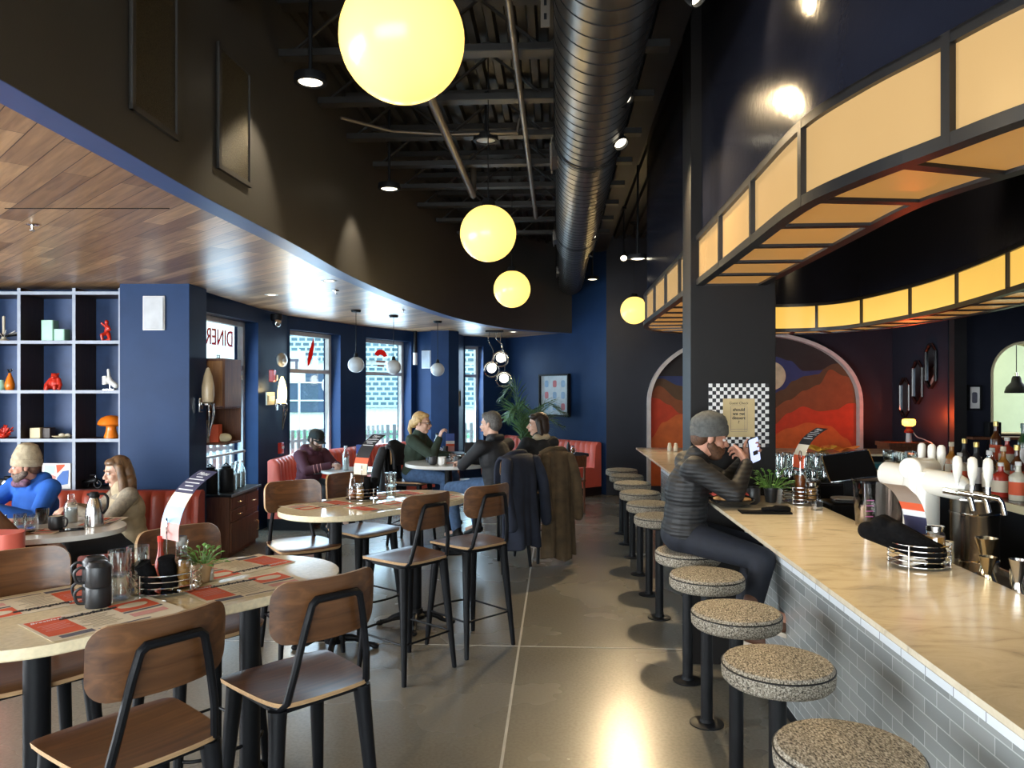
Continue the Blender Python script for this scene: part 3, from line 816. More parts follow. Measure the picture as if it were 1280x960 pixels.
for v in (4.35,):
    brk.tube(smooth_path([V((1.15, v, 1.015)), V((1.145, v, .9)), V((1.13, v, .74)), V((1.08, v, .66)), V((1.065, v, .70))]), .014, 8)
brk.build('purse_hook', BLACKP, bt)
# marble column block through the counter
mb = MB(); mb.box((1.085, 4.93, 2.15), (.52, .30, 4.3)); struct('column_bar', mb, COLM, rz=BROT, bevel=.004)

# back-of-bar steel and counters
dt = thing('drainboard', 'stainless steel drainboard and ice bin along the inside of the bar', 'drainboard', (0, 0, 0), BROT)
mb = MB(); mb.box((1.76, 3.9, .84), (.52, 7.0, .04)); mb.box((1.99, 3.9, .875), (.02, 7.0, .05)); mb.build('steel_deck', STEEL, dt, bevel=.004)
mb = MB(); mb.box((1.76, 3.9, .42), (.5, 6.9, .78)); mb.build('steel_base', BLACKP, dt)
bc = thing('back_bar_counter', 'black back bar counter with a pale edge holding the bottles', 'counter', (0, 0, 0), BROT)
mb = MB(); mb.box((3.0, 3.9, 1.03), (.8, 5.0, .04)); mb.build('countertop', mat('dark_stone', (.045, .04, .036), .25), bc)
mb = MB(); mb.box((2.592, 3.9, 1.03), (.016, 5.0, .044)); mb.build('pale_edge', CREAM, bc)
mb = MB(); mb.box((3.05, 3.9, .5), (.7, 4.9, 1.0)); mb.build('base_cabinet', BLACKP, bc)
us = thing('under_counter_shelf', 'white open shelf under the far leg of the bar', 'shelf', (0, 0, 0), BROT)
mb = MB(); mb.box((3.02, 7.72, .84), (.62, .36, .03)); mb.build('shelf_board', WHITE, us)
mb = MB(); mb.box((2.72, 7.72, .6), (.03, .36, .80)); mb.box((3.33, 7.72, .6), (.03, .36, .80)); mb.build('shelf_side', WHITE, us)

# ------------------------------------------------------------------ illuminated canopy over the bar
CZ0, CZ1 = 2.35, 2.66
OUT = smooth_path([V((1.75, 1.02)), V((1.42, 1.42)), V((1.235, 1.80)), V((1.15, 2.08)), V((1.07, 2.36)), V((1.02, 2.72)), V((1.058, 3.38)), V((1.10, 4.02)), V((1.143, 4.74)), V((1.19, 5.5)), V((1.24, 6.4)), V((1.30, 7.4)), V((1.36, 7.85)), V((1.50, 8.28)), V((1.78, 8.62)), V((2.2, 8.80)), V((2.7, 8.87)), V((3.15, 8.86)), V((3.6, 8.65)), V((3.93, 8.15)), V((4.02, 7.2)), V((3.99, 6.36)), V((3.83, 5.4)), V((3.6, 4.4)), V((3.35, 3.3)), V((3.2, 2.4))], 10)
STEP = .0425
OUT = resample(OUT, STEP)
INN = offset_path(OUT, -.43)
for _ in range(6):
    INN = [INN[0]] + [(INN[i - 1] + INN[i] * 2 + INN[i + 1]) / 4 for i in range(1, len(INN) - 1)] + [INN[-1]]
ct = thing('illuminated_canopy', 'curved light box canopy of glowing amber panels framed in black above the bar', 'light fixture')
def rail(mb, P, w, z0, z1, side=1):
    Q = offset_path(P, -w * side)
    mb.loft([[(a.x, a.y, z0), (a.x, a.y, z1), (b.x, b.y, z1), (b.x, b.y, z0)] for a, b in zip(P, Q)])
fr = MB()
for z0, z1 in ((CZ0, CZ0 + .038), (CZ1 - .034, CZ1)):
    rail(fr, OUT, .05, z0, z1); rail(fr, INN, .05, z0, z1, -1)
def post(P, i, z0, z1, w=.022, inward=1):
    a = P[i]; t = (P[min(i + 1, len(P) - 1)] - P[max(i - 1, 0)]).normalized(); n = V((t.y, -t.x)) * inward
    fr.box((a.x + n.x * .014, a.y + n.y * .014, (z0 + z1) / 2), (w, .03, z1 - z0), rz=math.atan2(t.y, t.x))
NS = 16
i0 = min(range(len(OUT)), key=lambda i: (OUT[i] - V((1.143, 4.74))).length) % NS
secs = [i for i in range(i0, len(OUT), NS)]
if secs[0] > 0: secs = [0] + secs
if secs[-1] < len(OUT) - 1: secs.append(len(OUT) - 1)
for i in secs:
    post(OUT, i, CZ0, CZ1, .03, 1)
sin_ = list(range(i0 % 22, len(INN), 22))
sin_ = ([0] if sin_[0] > 0 else []) + sin_ + ([len(INN) - 1] if sin_[-1] < len(INN) - 1 else [])
for i in sin_: post(INN, i, CZ0, CZ1, .026, -1)
sof = list(range(secs[1] % 10, len(OUT), 10))
for i in sof:
    a, b = OUT[i], INN[i]; m_ = (a + b) / 2; d_ = b - a
    fr.box((m_.x, m_.y, CZ0 + .014), (d_.length, .045, .028), rz=math.atan2(d_.y, d_.x))
fr.loft([[(a.x, a.y, CZ1 - .01), (a.x, a.y, CZ1), (b.x, b.y, CZ1), (b.x, b.y, CZ1 - .01)] for a, b in zip(OUT, INN)])
fr.build('canopy_frame', CANF, ct)
OI = offset_path(OUT, -.020); II = offset_path(INN, .020)
def panel(P, Q, i, j, z0, z1, name, m):
    mb = MB(); mb.loft([[(a.x, a.y, z0), (a.x, a.y, z1), (b.x, b.y, z1), (b.x, b.y, z0)] for a, b in zip(P[i:j + 1], Q[i:j + 1])]); mb.build(name, m, ct)
OJ = offset_path(OUT, -.026); IJ = offset_path(INN, .026)
for i, j in zip(secs, secs[1:]):
    panel(OI, OJ, i, j, CZ0 + .03, CZ1 - .03, 'front_panel', PANEL)
for i, j in zip(sin_, sin_[1:]):
    panel(II, IJ, i, j, CZ0 + .03, CZ1 - .03, 'inner_panel', PANELB)
for i, j in zip(sof, sof[1:]):
    mb = MB(); mb.loft([[(a.x, a.y, CZ0 + .012), (a.x, a.y, CZ0 + .018), (b.x, b.y, CZ0 + .018), (b.x, b.y, CZ0 + .012)] for a, b in zip(OI[i:j + 1], II[i:j + 1])])
    mb.build('soffit_panel', SOFFIT, ct)
# gloss black bulkhead above it, up to the deck
BO = offset_path(OUT, -.035); BI = offset_path(INN, .035)
mb = MB()
mb.loft([[(a.x, a.y, CZ1), (a.x, a.y, 4.3), (b.x, b.y, 4.3), (b.x, b.y, CZ1)] for a, b in zip(BO, BI)])
struct('wall_bar_bulkhead', mb, NAVY_GLOSS)

# ================================================================== FURNITURE
# ---- tweed bar stools bolted to the floor
def make_stool():
    t = thing('bar_stool', 'x', 'stool', (0, 0, 0), 0, 'round tweed stools along the bar')
    mb = MB(); mb.lathe([(0, .690), (.150, .690), (.176, .694), (.187, .706), (.189, .735), (.186, .752), (.178, .764), (.15, .769), (.08, .773), (0, .775)], 40); mb.build('seat', TWEED, t)
    mb = MB(); mb.tube([(.187 * math.cos(a), .187 * math.sin(a), .750) for a in [2 * PI * i / 40 for i in range(40)]], .0032, 6, closed=True); mb.build('piping', BLACKP, t)
    mb = MB(); mb.cyl((0, 0, .01), (0, 0, .675), .030, n=20); mb.build('post', BLACKP, t)
    mb = MB(); mb.lathe([(0, .66), (.07, .665), (.11, .680), (.11, .690), (0, .690)], 24); mb.build('seat_plate', BLACKP, t)
    mb = MB(); mb.lathe([(.085, 0), (.086, .006), (.075, .011), (.036, .013), (.034, .03), (0, .03)], 24); mb.build('floor_flange', BLACKP, t)
    return t
stv = [2.04, 2.68, 3.29, 3.93, 4.50, 5.74, 6.38, 7.08, 7.79, 8.47, 9.08]
SL = ['tweed bar stool nearest the camera, cut by the bottom edge of the photo', 'second tweed bar stool from the camera along the bar', 'third tweed bar stool from the camera, right in front of the brown shoe',
      'fourth tweed bar stool from the camera, next before the one with the sitting man', 'tweed bar stool that the man in the grey beanie sits on', 'first free tweed bar stool beyond the man in the grey beanie',
      'second free tweed bar stool beyond the man in the grey beanie', 'third free tweed bar stool beyond the man in the grey beanie', 'fourth free tweed bar stool beyond the man in the grey beanie',
      'last but one tweed bar stool at the far end of the bar', 'last tweed bar stool at the far end of the bar']
s0 = make_stool()
for i, v in enumerate(stv):
    p = (*B(.76, v), 0)
    if i == 0: s0.location = p; s0['label'] = SL[0]
    else: dup(s0, p, random.uniform(-.4, .4), SL[i])

# ---- pill-shaped high tables
TD = V((.66, .75)).normalized(); TN = V((.75, -.66)).normalized(); TA = math.atan2(TD.y, TD.x)
T1 = V((-1.36, 2.89)); T2 = V((-.93, 5.26)); TZ = .93
def on(T, t, n): p = T + TD * t + TN * n; return (p.x, p.y)
def pill(l, w, n=18):
    r = w / 2
    return [(l / 2 + r * math.cos(R(-90 + 180 * i / n)), r * math.sin(R(-90 + 180 * i / n))) for i in range(n + 1)] + [(-l / 2 + r * math.cos(R(90 + 180 * i / n)), r * math.sin(R(90 + 180 * i / n))) for i in range(n + 1)]
def high_table(T, label, l=.79, w=.73):
    t = thing('high_table', label, 'table', (T.x, T.y, 0), TA, 'pill-shaped high tables')
    mb = MB(); mb.prism(pill(l, w), TZ - .038, TZ); mb.build('tabletop', TTOP, t, bevel=.008, seg=3)
    for sx in (-1, 1):
        x = sx * l / 2
        mb = MB(); mb.cyl((x, 0, .06), (x, 0, TZ - .045), .042, n=20); mb.build('column', BLACK, t)
        mb = MB(); mb.box((x, 0, TZ - .043), (.30, .30, .012)); mb.build('mounting_plate', BLACK, t)
        b = MB(); b.lathe([(.0, .13), (.05, .12), (.055, .09), (.075, .075), (.07, .05), (0, .05)], 18, c=(x, 0, 0))
        for a in (90, -90) if False else (45, 135, 225, 315):
            ca, sa = math.cos(R(a)), math.sin(R(a))
            b.tube(smooth_path([V((x + .04 * ca, .04 * sa, .075)), V((x + .13 * ca, .13 * sa, .07)), V((x + .20 * ca, .20 * sa, .035)), V((x + .255 * ca, .255 * sa, .022))], 4), [.024] * 4 + [.02] * 4 + [.017] * 4 + [.02], 10)
            b.ell((x + .26 * ca, .26 * sa, .017), (.027, .027, .018))
        b.build('claw_base', BLACK, t)
    return t
high_table(T1, 'pill-shaped speckled high table in front, set with black mugs and four paper menus')
high_table(T2, 'pill-shaped speckled high table behind the front one, half hidden by its chairs', .70)

# ---- plywood counter chairs
SH = .70
def seat_outline():
    pts = []
    for i in range(13):                                             # front edge, softly bowed
        f = -1 + 2 * i / 12; pts.append((.205 * f, .205 - .03 * abs(f) ** 3))
    pts = [V((x, y)) for x, y in pts]
    out = [V((-.205, .172))] + [V((-.175, .198)), V((-.10, .208)), V((0, .212)), V((.10, .208)), V((.175, .198)), V((.205, .172)), V((.208, .10)), V((.196, -.08)), V((.178, -.165)), V((.15, -.198)), V((.08, -.21)), V((0, -.212)), V((-.08, -.21)), V((-.15, -.198)), V((-.178, -.165)), V((-.196, -.08)), V((-.208, .10))]
    P = smooth_path(out + [out[0]], 4)[:-1]
    return [(p.x, p.y) for p in P]
SO = seat_outline()
def make_chair():
    t = thing('counter_chair', 'x', 'chair', (0, 0, 0), 0, 'walnut plywood counter chairs at the high tables')
    # moulded seat
    mb = MB(); n = len(SO)
    def dish(x, y): return -.010 * max(0, 1 - (x / .2) ** 2) * max(0, 1 - ((y + .02) / .2) ** 2) - (.012 * max(0, (y - .12) / .09) ** 2)
    rows = [1, .93, .75, .5, .25]
    vs = []; fs = []
    for f in rows: vs += [(x * f, y * f, SH + dish(x * f, y * f)) for x, y in SO]
    vs.append((0, 0, SH + dish(0, 0)))
    for k in range(len(rows) - 1):
        for j in range(n): fs.append((k * n + j, k * n + (j + 1) % n, (k + 1) * n + (j + 1) % n, (k + 1) * n + j))
    c_ = len(vs) - 1; k = len(rows) - 1
    for j in range(n): fs.append((k * n + j, k * n + (j + 1) % n, c_))
    mb.add(vs, fs, 0)
    o = len(mb.v); mb.add([(x, y, SH + dish(x, y)) for x, y in SO] + [(x * .985, y * .985, SH - .016 + dish(x, y)) for x, y in SO], [(j, n + j, n + (j + 1) % n, (j + 1) % n) for j in range(n)], 1)
    mb.add([(x * .985, y * .985, SH - .016 + dish(x, y)) for x, y in SO], [tuple(range(n - 1, -1, -1))], 0)
    mb.build('seat', [CHWOOD, CHEDGE], t, ang=50, fixn=False)
    # curved back
    rad = .34; w, h = .415, .205
    op = rrect(w, h, .062, 6)
    def bend(s, z, off): a = s / rad; return ((rad - off) * math.sin(a), -.232 - (rad - off) * (1 - math.cos(a)) * -1 - off * 0 - .05 + (0), z)
    def bk(s, z, off):
        a = s / rad; rr = rad + off
        return (rr * math.sin(a), -.205 - rr * math.cos(a) + rad - .02 - .10 * (z / h) * .12, .985 + z)
    mb = MB(); m_ = len(op)
    nx = 27
    xs = [w / 2 * math.sin(PI / 2 * (-1 + 2 * i / (nx - 1))) for i in range(nx)]
    def half(s):
        q = abs(s) - (w / 2 - .062)
        return h / 2 if q <= 0 else h / 2 - .062 + math.sqrt(max(0, .062 ** 2 - q * q))
    for off, flip in ((-.006, False), (.006, True)):
        vs = []; fs = []; nz = 7
        for s in xs:
            H = half(s)
            for kz in range(nz): vs.append(bk(s, -H + 2 * H * kz / (nz - 1), off))
        for i in range(nx - 1):
            for kz in range(nz - 1):
                q = (i * nz + kz, i * nz + kz + 1, (i + 1) * nz + kz + 1, (i + 1) * nz + kz); fs.append(q if not flip else q[::-1])
        mb.add(vs, fs, 0)
    rim = [(s, half(s)) for s in xs] + [(s, -half(s)) for s in reversed(xs)]
    m_ = len(rim)
    mb.add([bk(s, z, -.006) for s, z in rim] + [bk(s, z, .006) for s, z in rim], [(j, (j + 1) % m_, m_ + (j + 1) % m_, m_ + j) for j in range(m_)], 1)
    mb.build('backrest', [CHWOOD, CHEDGE], t, ang=50)
    # inverted U bar behind the back
    mb = MB()
    pth = [V((-.165, -.10, .675)), V((-.160, -.165, .676)), V((-.150, -.195, .70)), V((-.135, -.218, .80)), V((-.108, -.236, .94)), V((-.090, -.245, 1.012)), V((-.074, -.248, 1.026)), V((.074, -.248, 1.026)), V((.090, -.245, 1.012)), V((.108, -.236, .94)), V((.135, -.218, .80)), V((.150, -.195, .70)), V((.160, -.165, .676)), V((.165, -.10, .675))]
    mb.tube(pth, .0125, 8); mb.build('back_support', BLACK, t)
    fr = MB()
    for sx in (-1, 1): fr.box((sx * .155, .0, .666), (.03, .30, .028))
    for y in (-.15, .15): fr.box((0, y, .666), (.31, .03, .028))
    fr.build('seat_frame', BLACK, t, bevel=.004)
    for sx in (-1, 1):
        for sy in (-1, 1):
            a, b = V((sx * .160, sy * .150, .665)), V((sx * .205, sy * .205, 0.004)); mb = MB()
            mb.tube([a, a.lerp(b, .1), b], [.031, .028, .0150], 12); mb.lathe([(0, 0), (.014, 0), (.014, .012), (0, .012)], 12, c=(b.x, b.y, 0)); mb.build('leg', BLACK, t)
    mb = MB(); z = .225; f = 1 - z / .66; x_ = .160 + .045 * f; y_ = .150 + .055 * f
    ring = [V((-x_, -y_, z)), V((-x_, y_, z))]
    front = [V((-x_, y_, z)), V((-x_ * .7, y_ + .055, z)), V((0, y_ + .075, z)), V((x_ * .7, y_ + .055, z)), V((x_, y_, z))]
    mb.tube(smooth_path(front, 5), .0075, 8); mb.build('foot_rail', BLACK, t)
    mb = MB(); mb.tube(ring, .0065, 8); mb.tube([V((x_, -y_, z)), V((x_, y_, z))], .0065, 8); mb.tube([V((-x_, -y_, z)), V((x_, -y_, z))], .0065, 8); mb.build('side_rails', BLACK, t)
    return t
c0 = make_chair()
FR = math.atan2(-TN.y, -TN.x) - PI / 2                              # faces the table from the camera side
BK = FR + PI                                                        # faces the table from the window side
ch = [(on(T1, -.34, .63), FR + .05, 'walnut counter chair pulled out in front, nearest the camera, left of two'),
      (on(T1, .24, .60), FR - .06, 'walnut counter chair in front with daylight on its seat, right end of the front table'),
      (on(T1, -.36, -.22), BK - .02, 'walnut counter chair tucked under the window side of the front table, behind the mugs'),
      (on(T1, .30, -.25), BK + .04, 'walnut counter chair tucked under the front table behind the potted plant'),
      (on(T2, -.27, .62), FR + .02, 'walnut counter chair with pale glare on its seat at the second table, left of two'),
      (on(T2, .30, .60), FR - .08, 'walnut counter chair at the second table beside the hanging navy coat'),
      (on(T2, -.50, -.16), BK - .25, 'walnut counter chair at the left end of the second table, before the coral banquette'),
      (on(T2, .10, -.30), BK + .05, 'walnut counter chair behind the second table, in front of the man in maroon')]
for i, (p, rz, lab) in enumerate(ch):
    if i == 0: c0.location = (*p, 0); c0.rotation_euler = (0, 0, rz); c0['label'] = lab
    else: dup(c0, (*p, 0), rz, lab)

# ---- round pedestal tables
def pedestal_table(name, label, x, y, z, rx, ry, topm, colm=BLACK, foot=.30, th=.035):
    t = thing(name, label, 'table', (x, y, 0))
    mb = MB(); mb.prism([(rx * math.cos(2 * PI * i / 44), ry * math.sin(2 * PI * i / 44)) for i in range(44)], z - th, z); mb.build('tabletop', topm, t, bevel=.007, seg=3)
    mb = MB(); mb.cyl((0, 0, .03), (0, 0, z - th), .04, n=18); mb.build('column', colm, t)
    mb = MB(); mb.lathe([(foot, 0), (foot, .012), (foot * .5, .03), (.05, .05), (.045, .09), (0, .09)], 28); mb.build('base', BLACK, t)
    return t
pedestal_table('round_table', 'round white high table where the group of three sits', -.68, 8.12, .93, .46, .46, TWHITE)
pedestal_table('window_table', 'small white table in front of the man in the maroon hoodie', -1.92, 9.12, .75, .36, .36, TWHITE, th=.03)
pedestal_table('booth_table', 'oval pale booth table on the left laid with glasses and a steel carafe', -3.38, 5.25, .75, .68, .47, TWHITE)
pedestal_table('dark_table', 'small dark table by the coral banquette under the framed poster', .78, 11.3, .76, .36, .36, BLACKP)
pedestal_table('corner_table', 'dark table in the far window corner behind the round table', -1.0, 11.4, .76, .34, .34, BLACKP)

# ---- low dark wooden chairs in the back
def low_chair(x, y, rz, label):
    t = thing('wooden_chair', label, 'chair', (x, y, 0), rz)
    mb = MB(); mb.prism(rrect(.42, .40, .04), .43, .455); mb.build('seat', DKWOOD, t, bevel=.004)
    for sx in (-1, 1):
        mb = MB(); mb.tube([(sx * .18, -.18, .0), (sx * .18, -.18, .45), (sx * .18, -.22, .80)], .017, 8); mb.build('leg', DKWOOD, t)
        mb = MB(); mb.tube([(sx * .18, .17, .0), (sx * .18, .17, .43)], .017, 8); mb.build('leg', DKWOOD, t)
        mb = MB(); mb.box((sx * .18, 0, .2), (.02, .33, .025)); mb.build('stretcher', DKWOOD, t)
    mb = MB(); mb.sheet(lambda u, v: ((u - .5) * .40, -.215 - .02 * math.sin(u * PI) - .03 * v, .64 + .16 * v), 9, 4, .015); mb.build('backrest', DKWOOD, t)
    return t
low_chair(.80, 10.72, R(8), 'dark wooden chair pulled up to the small dark table, behind the brown coat')
low_chair(-.62, 10.55, R(20), 'dark wooden chair behind the round white table')

# ---- banquettes
def banquette(name, label, path, m, side=-1, depth=.60, sh=.46, bh=.86, base=True, chan=.125):
    """bench seat with a channelled back; back runs on the path, seat to the right of travel"""
    P = resample([V(p) for p in path], chan / 5)
    t = thing(name, label, 'banquette', (P[0].x, P[0].y, 0)); o = P[0].copy()
    P = [p - o for p in P]
    sg = side
    q0, q1 = offset_path(P, sg * .02), offset_path(P, sg * depth)
    mid = offset_path(P, sg * .16)
    mb = MB()
    mb.loft([[(a.x, a.y, .14), (a.x, a.y, sh - .02), (a.x * .75 + b.x * .25, a.y * .75 + b.y * .25, sh), (a.x * .12 + b.x * .88, a.y * .12 + b.y * .88, sh + .005), (b.x, b.y, sh - .035), (b.x, b.y, .14)] for a, b in zip(mid, q1)])
    mb.build('seat', m, t, ang=50)
    mb = MB(); rings = []
    for i, p in enumerate(P):
        ph = (i % 5) / 5; bump = .035 * math.sin(PI * ph) ** .5 if ph else 0
        n = (offset_path(P, sg)[i] - p) if False else None
        rings.append((i, bump))
    nrm = [(b - a) for a, b in zip(P, offset_path(P, sg))]
    R_ = []
    for (i, bump), p, n in zip(rings, P, nrm):
        prof = [(.02, .14), (.02, bh - .02), (.05, bh), (.09 + bump * .5, bh - .005), (.12 + bump, bh - .06), (.14 + bump, sh + .1), (.15 + bump, sh - .03), (.15, .14)]
        R_.append([(p.x + n.x * d, p.y + n.y * d, z) for d, z in prof])
    mb.loft(R_); mb.build('channelled_back', m, t, ang=60)
    kb = offset_path(P, sg * (depth - .06))
    mb = MB(); mb.loft([[(a.x, a.y, 0), (a.x, a.y, .14), (b.x, b.y, .14), (b.x, b.y, 0)] for a, b in zip(q0, kb)]); mb.build('kick_base', BLACKP, t)
    return t
banquette('banquette', 'coral channelled banquette along the far wall under the framed poster', [(-.06, 14.40), (.10, 14.13), (1.47, 12.38)], CORAL, -1)
banquette('banquette', 'coral channelled banquette under the tall windows, where the man in maroon sits', [(-2.985, 9.22), (-2.965, 10.08), (-2.28, 11.76), (-1.76, 12.62)], CORAL, -1)
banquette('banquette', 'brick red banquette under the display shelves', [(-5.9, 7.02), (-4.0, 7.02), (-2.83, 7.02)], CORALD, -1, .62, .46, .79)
# rounded coral end of the near booth
t = thing('booth_bench', 'rounded coral end of the booth bench at the left edge of the photo', 'booth', (-3.29, 4.50, 0))
mb = MB(); mb.prism([(.29 + .10 * math.cos(R(-90 + 180 * i / 12)), .10 * math.sin(R(-90 + 180 * i / 12))) for i in range(13)] + [(-.9, .10), (-.9, -.10)], .12, .86); mb.build('padded_back', CORAL, t, bevel=.025, seg=4)
mb = MB(); mb.prism([(-.9, .10), (.33, .10), (.33, .48), (-.9, .48)], .14, .46); mb.build('seat', CORAL, t, bevel=.03, seg=3)
mb = MB(); mb.prism([(-.88, -.06), (.28, -.06), (.28, .42), (-.88, .42)], 0, .14); mb.build('kick_base', BLACKP, t)

# ---- globes
def globe(name, label, x, y, z, r, m, top, group, shade_lamp=True, cord=.004):
    t = thing(name, label, 'pendant light', (x, y, z), 0, group)
    mb = MB(); mb.ell((0, 0, 0), r, n=40, k=24); mb.build('glass_globe', m, t, ang=80)
    mb = MB(); mb.lathe([(0, r + .05), (r * .2, r + .045), (r * .26, r + .01), (r * .30, r * .955), (0, r * .97)], 20); mb.build('cap', BLACKP, t)
    mb = MB(); mb.cyl((0, 0, r + .04), (0, 0, top - z), cord, n=8); mb.build('cord', BLACKP, t)
    mb = MB(); mb.lathe([(0, top - z - .03), (.055, top - z - .028), (.065, top - z), (0, top - z)], 20); mb.build('ceiling_rose', BLACKP, t)
    if m is GLOBE: light('POINT', 'globe_light', (x, y, z), 62, (1.0, .74, .38), r + .012)
    return t
g = 'glowing amber globe pendants along the room'
globe('globe_pendant', 'largest glowing globe pendant, cut by the top edge of the photo', *B(-.49, 2.375), 2.81, .197, GLOBE, 4.16, g)
globe('globe_pendant', 'second glowing globe pendant, between the bulkhead and the round duct', *B(-.495, 5.41), 2.82, .20, GLOBE, 4.16, g)
globe('globe_pendant', 'third glowing globe pendant, before the far end of the curved bulkhead', *B(-.494, 8.25), 2.80, .20, GLOBE, 4.16, g)
globe('globe_pendant', 'glowing globe pendant half hidden behind the corner of the amber canopy', *B(1.12, 11.2), 2.87, .20, GLOBE, 4.16, g)
g = 'small opal glass pendants by the windows'
for px, d, zz, lab in ((445, 9.4, 1.7 + 32 / 950 * 9.4, 'small unlit opal pendant nearest, before the second window'), (492, 10.1, 1.7 + 29 / 950 * 10.1, 'small unlit opal pendant in front of the third window'), (547, 10.9, 1.7 + 26 / 950 * 10.9, 'small unlit opal pendant in front of the blue pier')):
    globe('opal_pendant', lab, (px - 640) / 950 * d, d, zz, .098, OPAL, LOW + .015, g, cord=.004)
t = thing('cluster_chandelier', 'cluster of three lit globes in metal hoops on wavy stems', 'chandelier', (-.27, 12.6, 0))
mb = MB(); mb.box((-.02, 0, LOW), (.30, .1, .03)); mb.build('canopy_plate', BLACKP, t, bevel=.004)
for px, py, sx in ((614.5, 461, -.1), (626, 448, .02), (630, 473.5, .10)):
    x = (px - 640) / 950 * 12.6 + .27; z = 1.7 + (488 - py) / 950 * 12.6
    mb = MB(); mb.ell((x, 0, z + .01), .078, n=22, k=14); mb.build('glass_globe', WHITEL, t, ang=80)
    mb = MB(); mb.tube([(x + .125 * math.cos(a), .0, z - .01 + .125 * math.sin(a)) for a in [2 * PI * i / 28 for i in range(28)]], .012, 8, closed=True); mb.build('hoop', CHROME, t)
    mb = MB(); h = LOW - z; mb.tube(smooth_path([V((sx, 0, LOW)), V((sx - .02, 0, z + h * .75)), V((x + .03, 0, z + h * .45)), V((x, 0, z + .09))], 6), .009, 8); mb.build('wavy_stem', CHROME, t)

# ---- wall sconces
def sconce(label, x, y, z, m, nrm, rz):
    t = thing('wall_sconce', label, 'wall lamp', (x, y, z), rz)
    mb = MB(); mb.lathe([(0, .20), (.015, .195), (.04, .12), (.056, .02), (.058, -.06), (.05, -.13), (.03, -.14), (0, -.14)], 24, c=(0, -.09, .06)); mb.build('glass_shade', m, t)
    mb = MB()
    for k in range(3):
        a = R(-90 + (k - 1) * 60); q = V((math.cos(a), math.sin(a), 0))
        mb.tube(smooth_path([V((0, -.09, -.10)) + q * .052, V((0, -.09, -.18)) + q * .058, V((0, -.09, -.30)) + q * .03, V((0, -.09, -.42)) + q * .006], 5), [.012] * 6 + [.010] * 5 + [.008] * 4 + [.004], 8)
    mb.lathe([(.05, -.08), (.062, -.085), (.06, -.10), (.045, -.10)], 20, c=(0, -.09, 0))
    mb.build('chrome_prongs', CHROME, t)
    mb = MB(); mb.box((0, -.02, -.10), (.08, .02, .14)); mb.box((0, -.05, -.09), (.03, .06, .03)); mb.build('wall_plate', CHROME, t, bevel=.006)
    return t
SC_OFF = mat('frosted_tan_glass', (.62, .50, .32), .25)
sconce('unlit tan glass wall sconce with chrome prongs on the blue column', -3.01, 7.30, 1.66, SC_OFF, None, R(90))
sconce('lit glowing wall sconce with chrome prongs between the door and the second window', -3.0, 9.62, 1.62, SCONCE, None, R(90 - 1))
light('POINT', 'sconce_light', (-2.82, 9.62, 1.68), 9, (1, .75, .35), .06)

# ---- things on the walls around the windows
def fixture(name, label, cat, mbs, loc, rz=0):
    t = thing(name, label, cat, loc, rz)
    for n, m_, mb, bv in mbs: mb.build(n, m_, t, bevel=bv)
    return t
def bx(c, d): mb = MB(); mb.box(c, d); return mb
fixture('wall_speaker', 'white flat wall speaker on the front of the blue column', 'speaker', [('grille', mat('white_speaker_cloth', (.52, .54, .56), .8), bx((0, -.012, 0), (.185, .02, .30)), .004), ('frame', WHITE, bx((0, -.005, 0), (.205, .012, .32)), .004)], (-3.335, 7.084, 2.42))
pa = math.atan2(-.33, .58)
fixture('wall_speaker', 'white flat wall speaker on the blue pier between the windows', 'speaker', [('grille', mat('pale_speaker_cloth', (.45, .50, .56), .8), bx((0, -.012, 0), (.17, .02, .28)), .004), ('frame', WHITE, bx((0, -.005, 0), (.19, .012, .30)), .004)], (-1.44, 12.80, 2.22), pa)
t = thing('security_camera', 'black dome security camera high between the door and the second window', 'camera', (-2.96, 9.55, 2.60))
mb = MB(); mb.lathe([(0, .07), (.07, .06), (.075, .0), (.06, -.03), (0, -.03)], 20); mb.build('mount', BLACKP, t)
mb = MB(); mb.ell((0.01, -.02, -.05), (.055, .055, .06)); mb.build('dome', CHROME, t)
t = thing('emergency_light', 'oval beige emergency light on the wall above the lit sconce', 'emergency light', (-2.955, 9.6, 2.085), R(90))
mb = MB(); mb.ell((0, -.05, 0), (.17, .05, .09)); mb.build('casing', mat('beige_plastic', (.5, .46, .38), .4), t)
mb = MB(); mb.ell((-.03, -.09, -.015), (.08, .03, .04)); mb.build('lamp_lens', OPAL, t)
fixture('fire_strobe', 'red and white fire alarm strobe left of the lit sconce', 'fire alarm', [('casing', RED, bx((0, -.03, 0), (.11, .06, .15)), .008), ('strobe_lens', WHITE, bx((.06, -.05, -.02), (.06, .05, .07)), .006)], (-3.0, 9.42, 1.88), R(90))
fixture('switch_panel', 'beige switch panel behind the lit sconce', 'switch', [('plate', mat('beige_plate', (.55, .50, .38), .5), bx((0, -.01, 0), (.30, .02, .16)), .004), ('switch_row', WHITE, bx((0, -.024, 0), (.22, .01, .06)), .002)], (-3.005, 9.42, 1.60), R(90))
fixture('fire_pull_station', 'small red fire pull station low beside the second window', 'fire alarm', [('casing', RED, bx((0, -.03, 0), (.10, .05, .14)), .006), ('pull_handle', WHITE, bx((0, -.06, .01), (.07, .012, .03)), .003)], (-2.995, 9.75, .96), R(90))
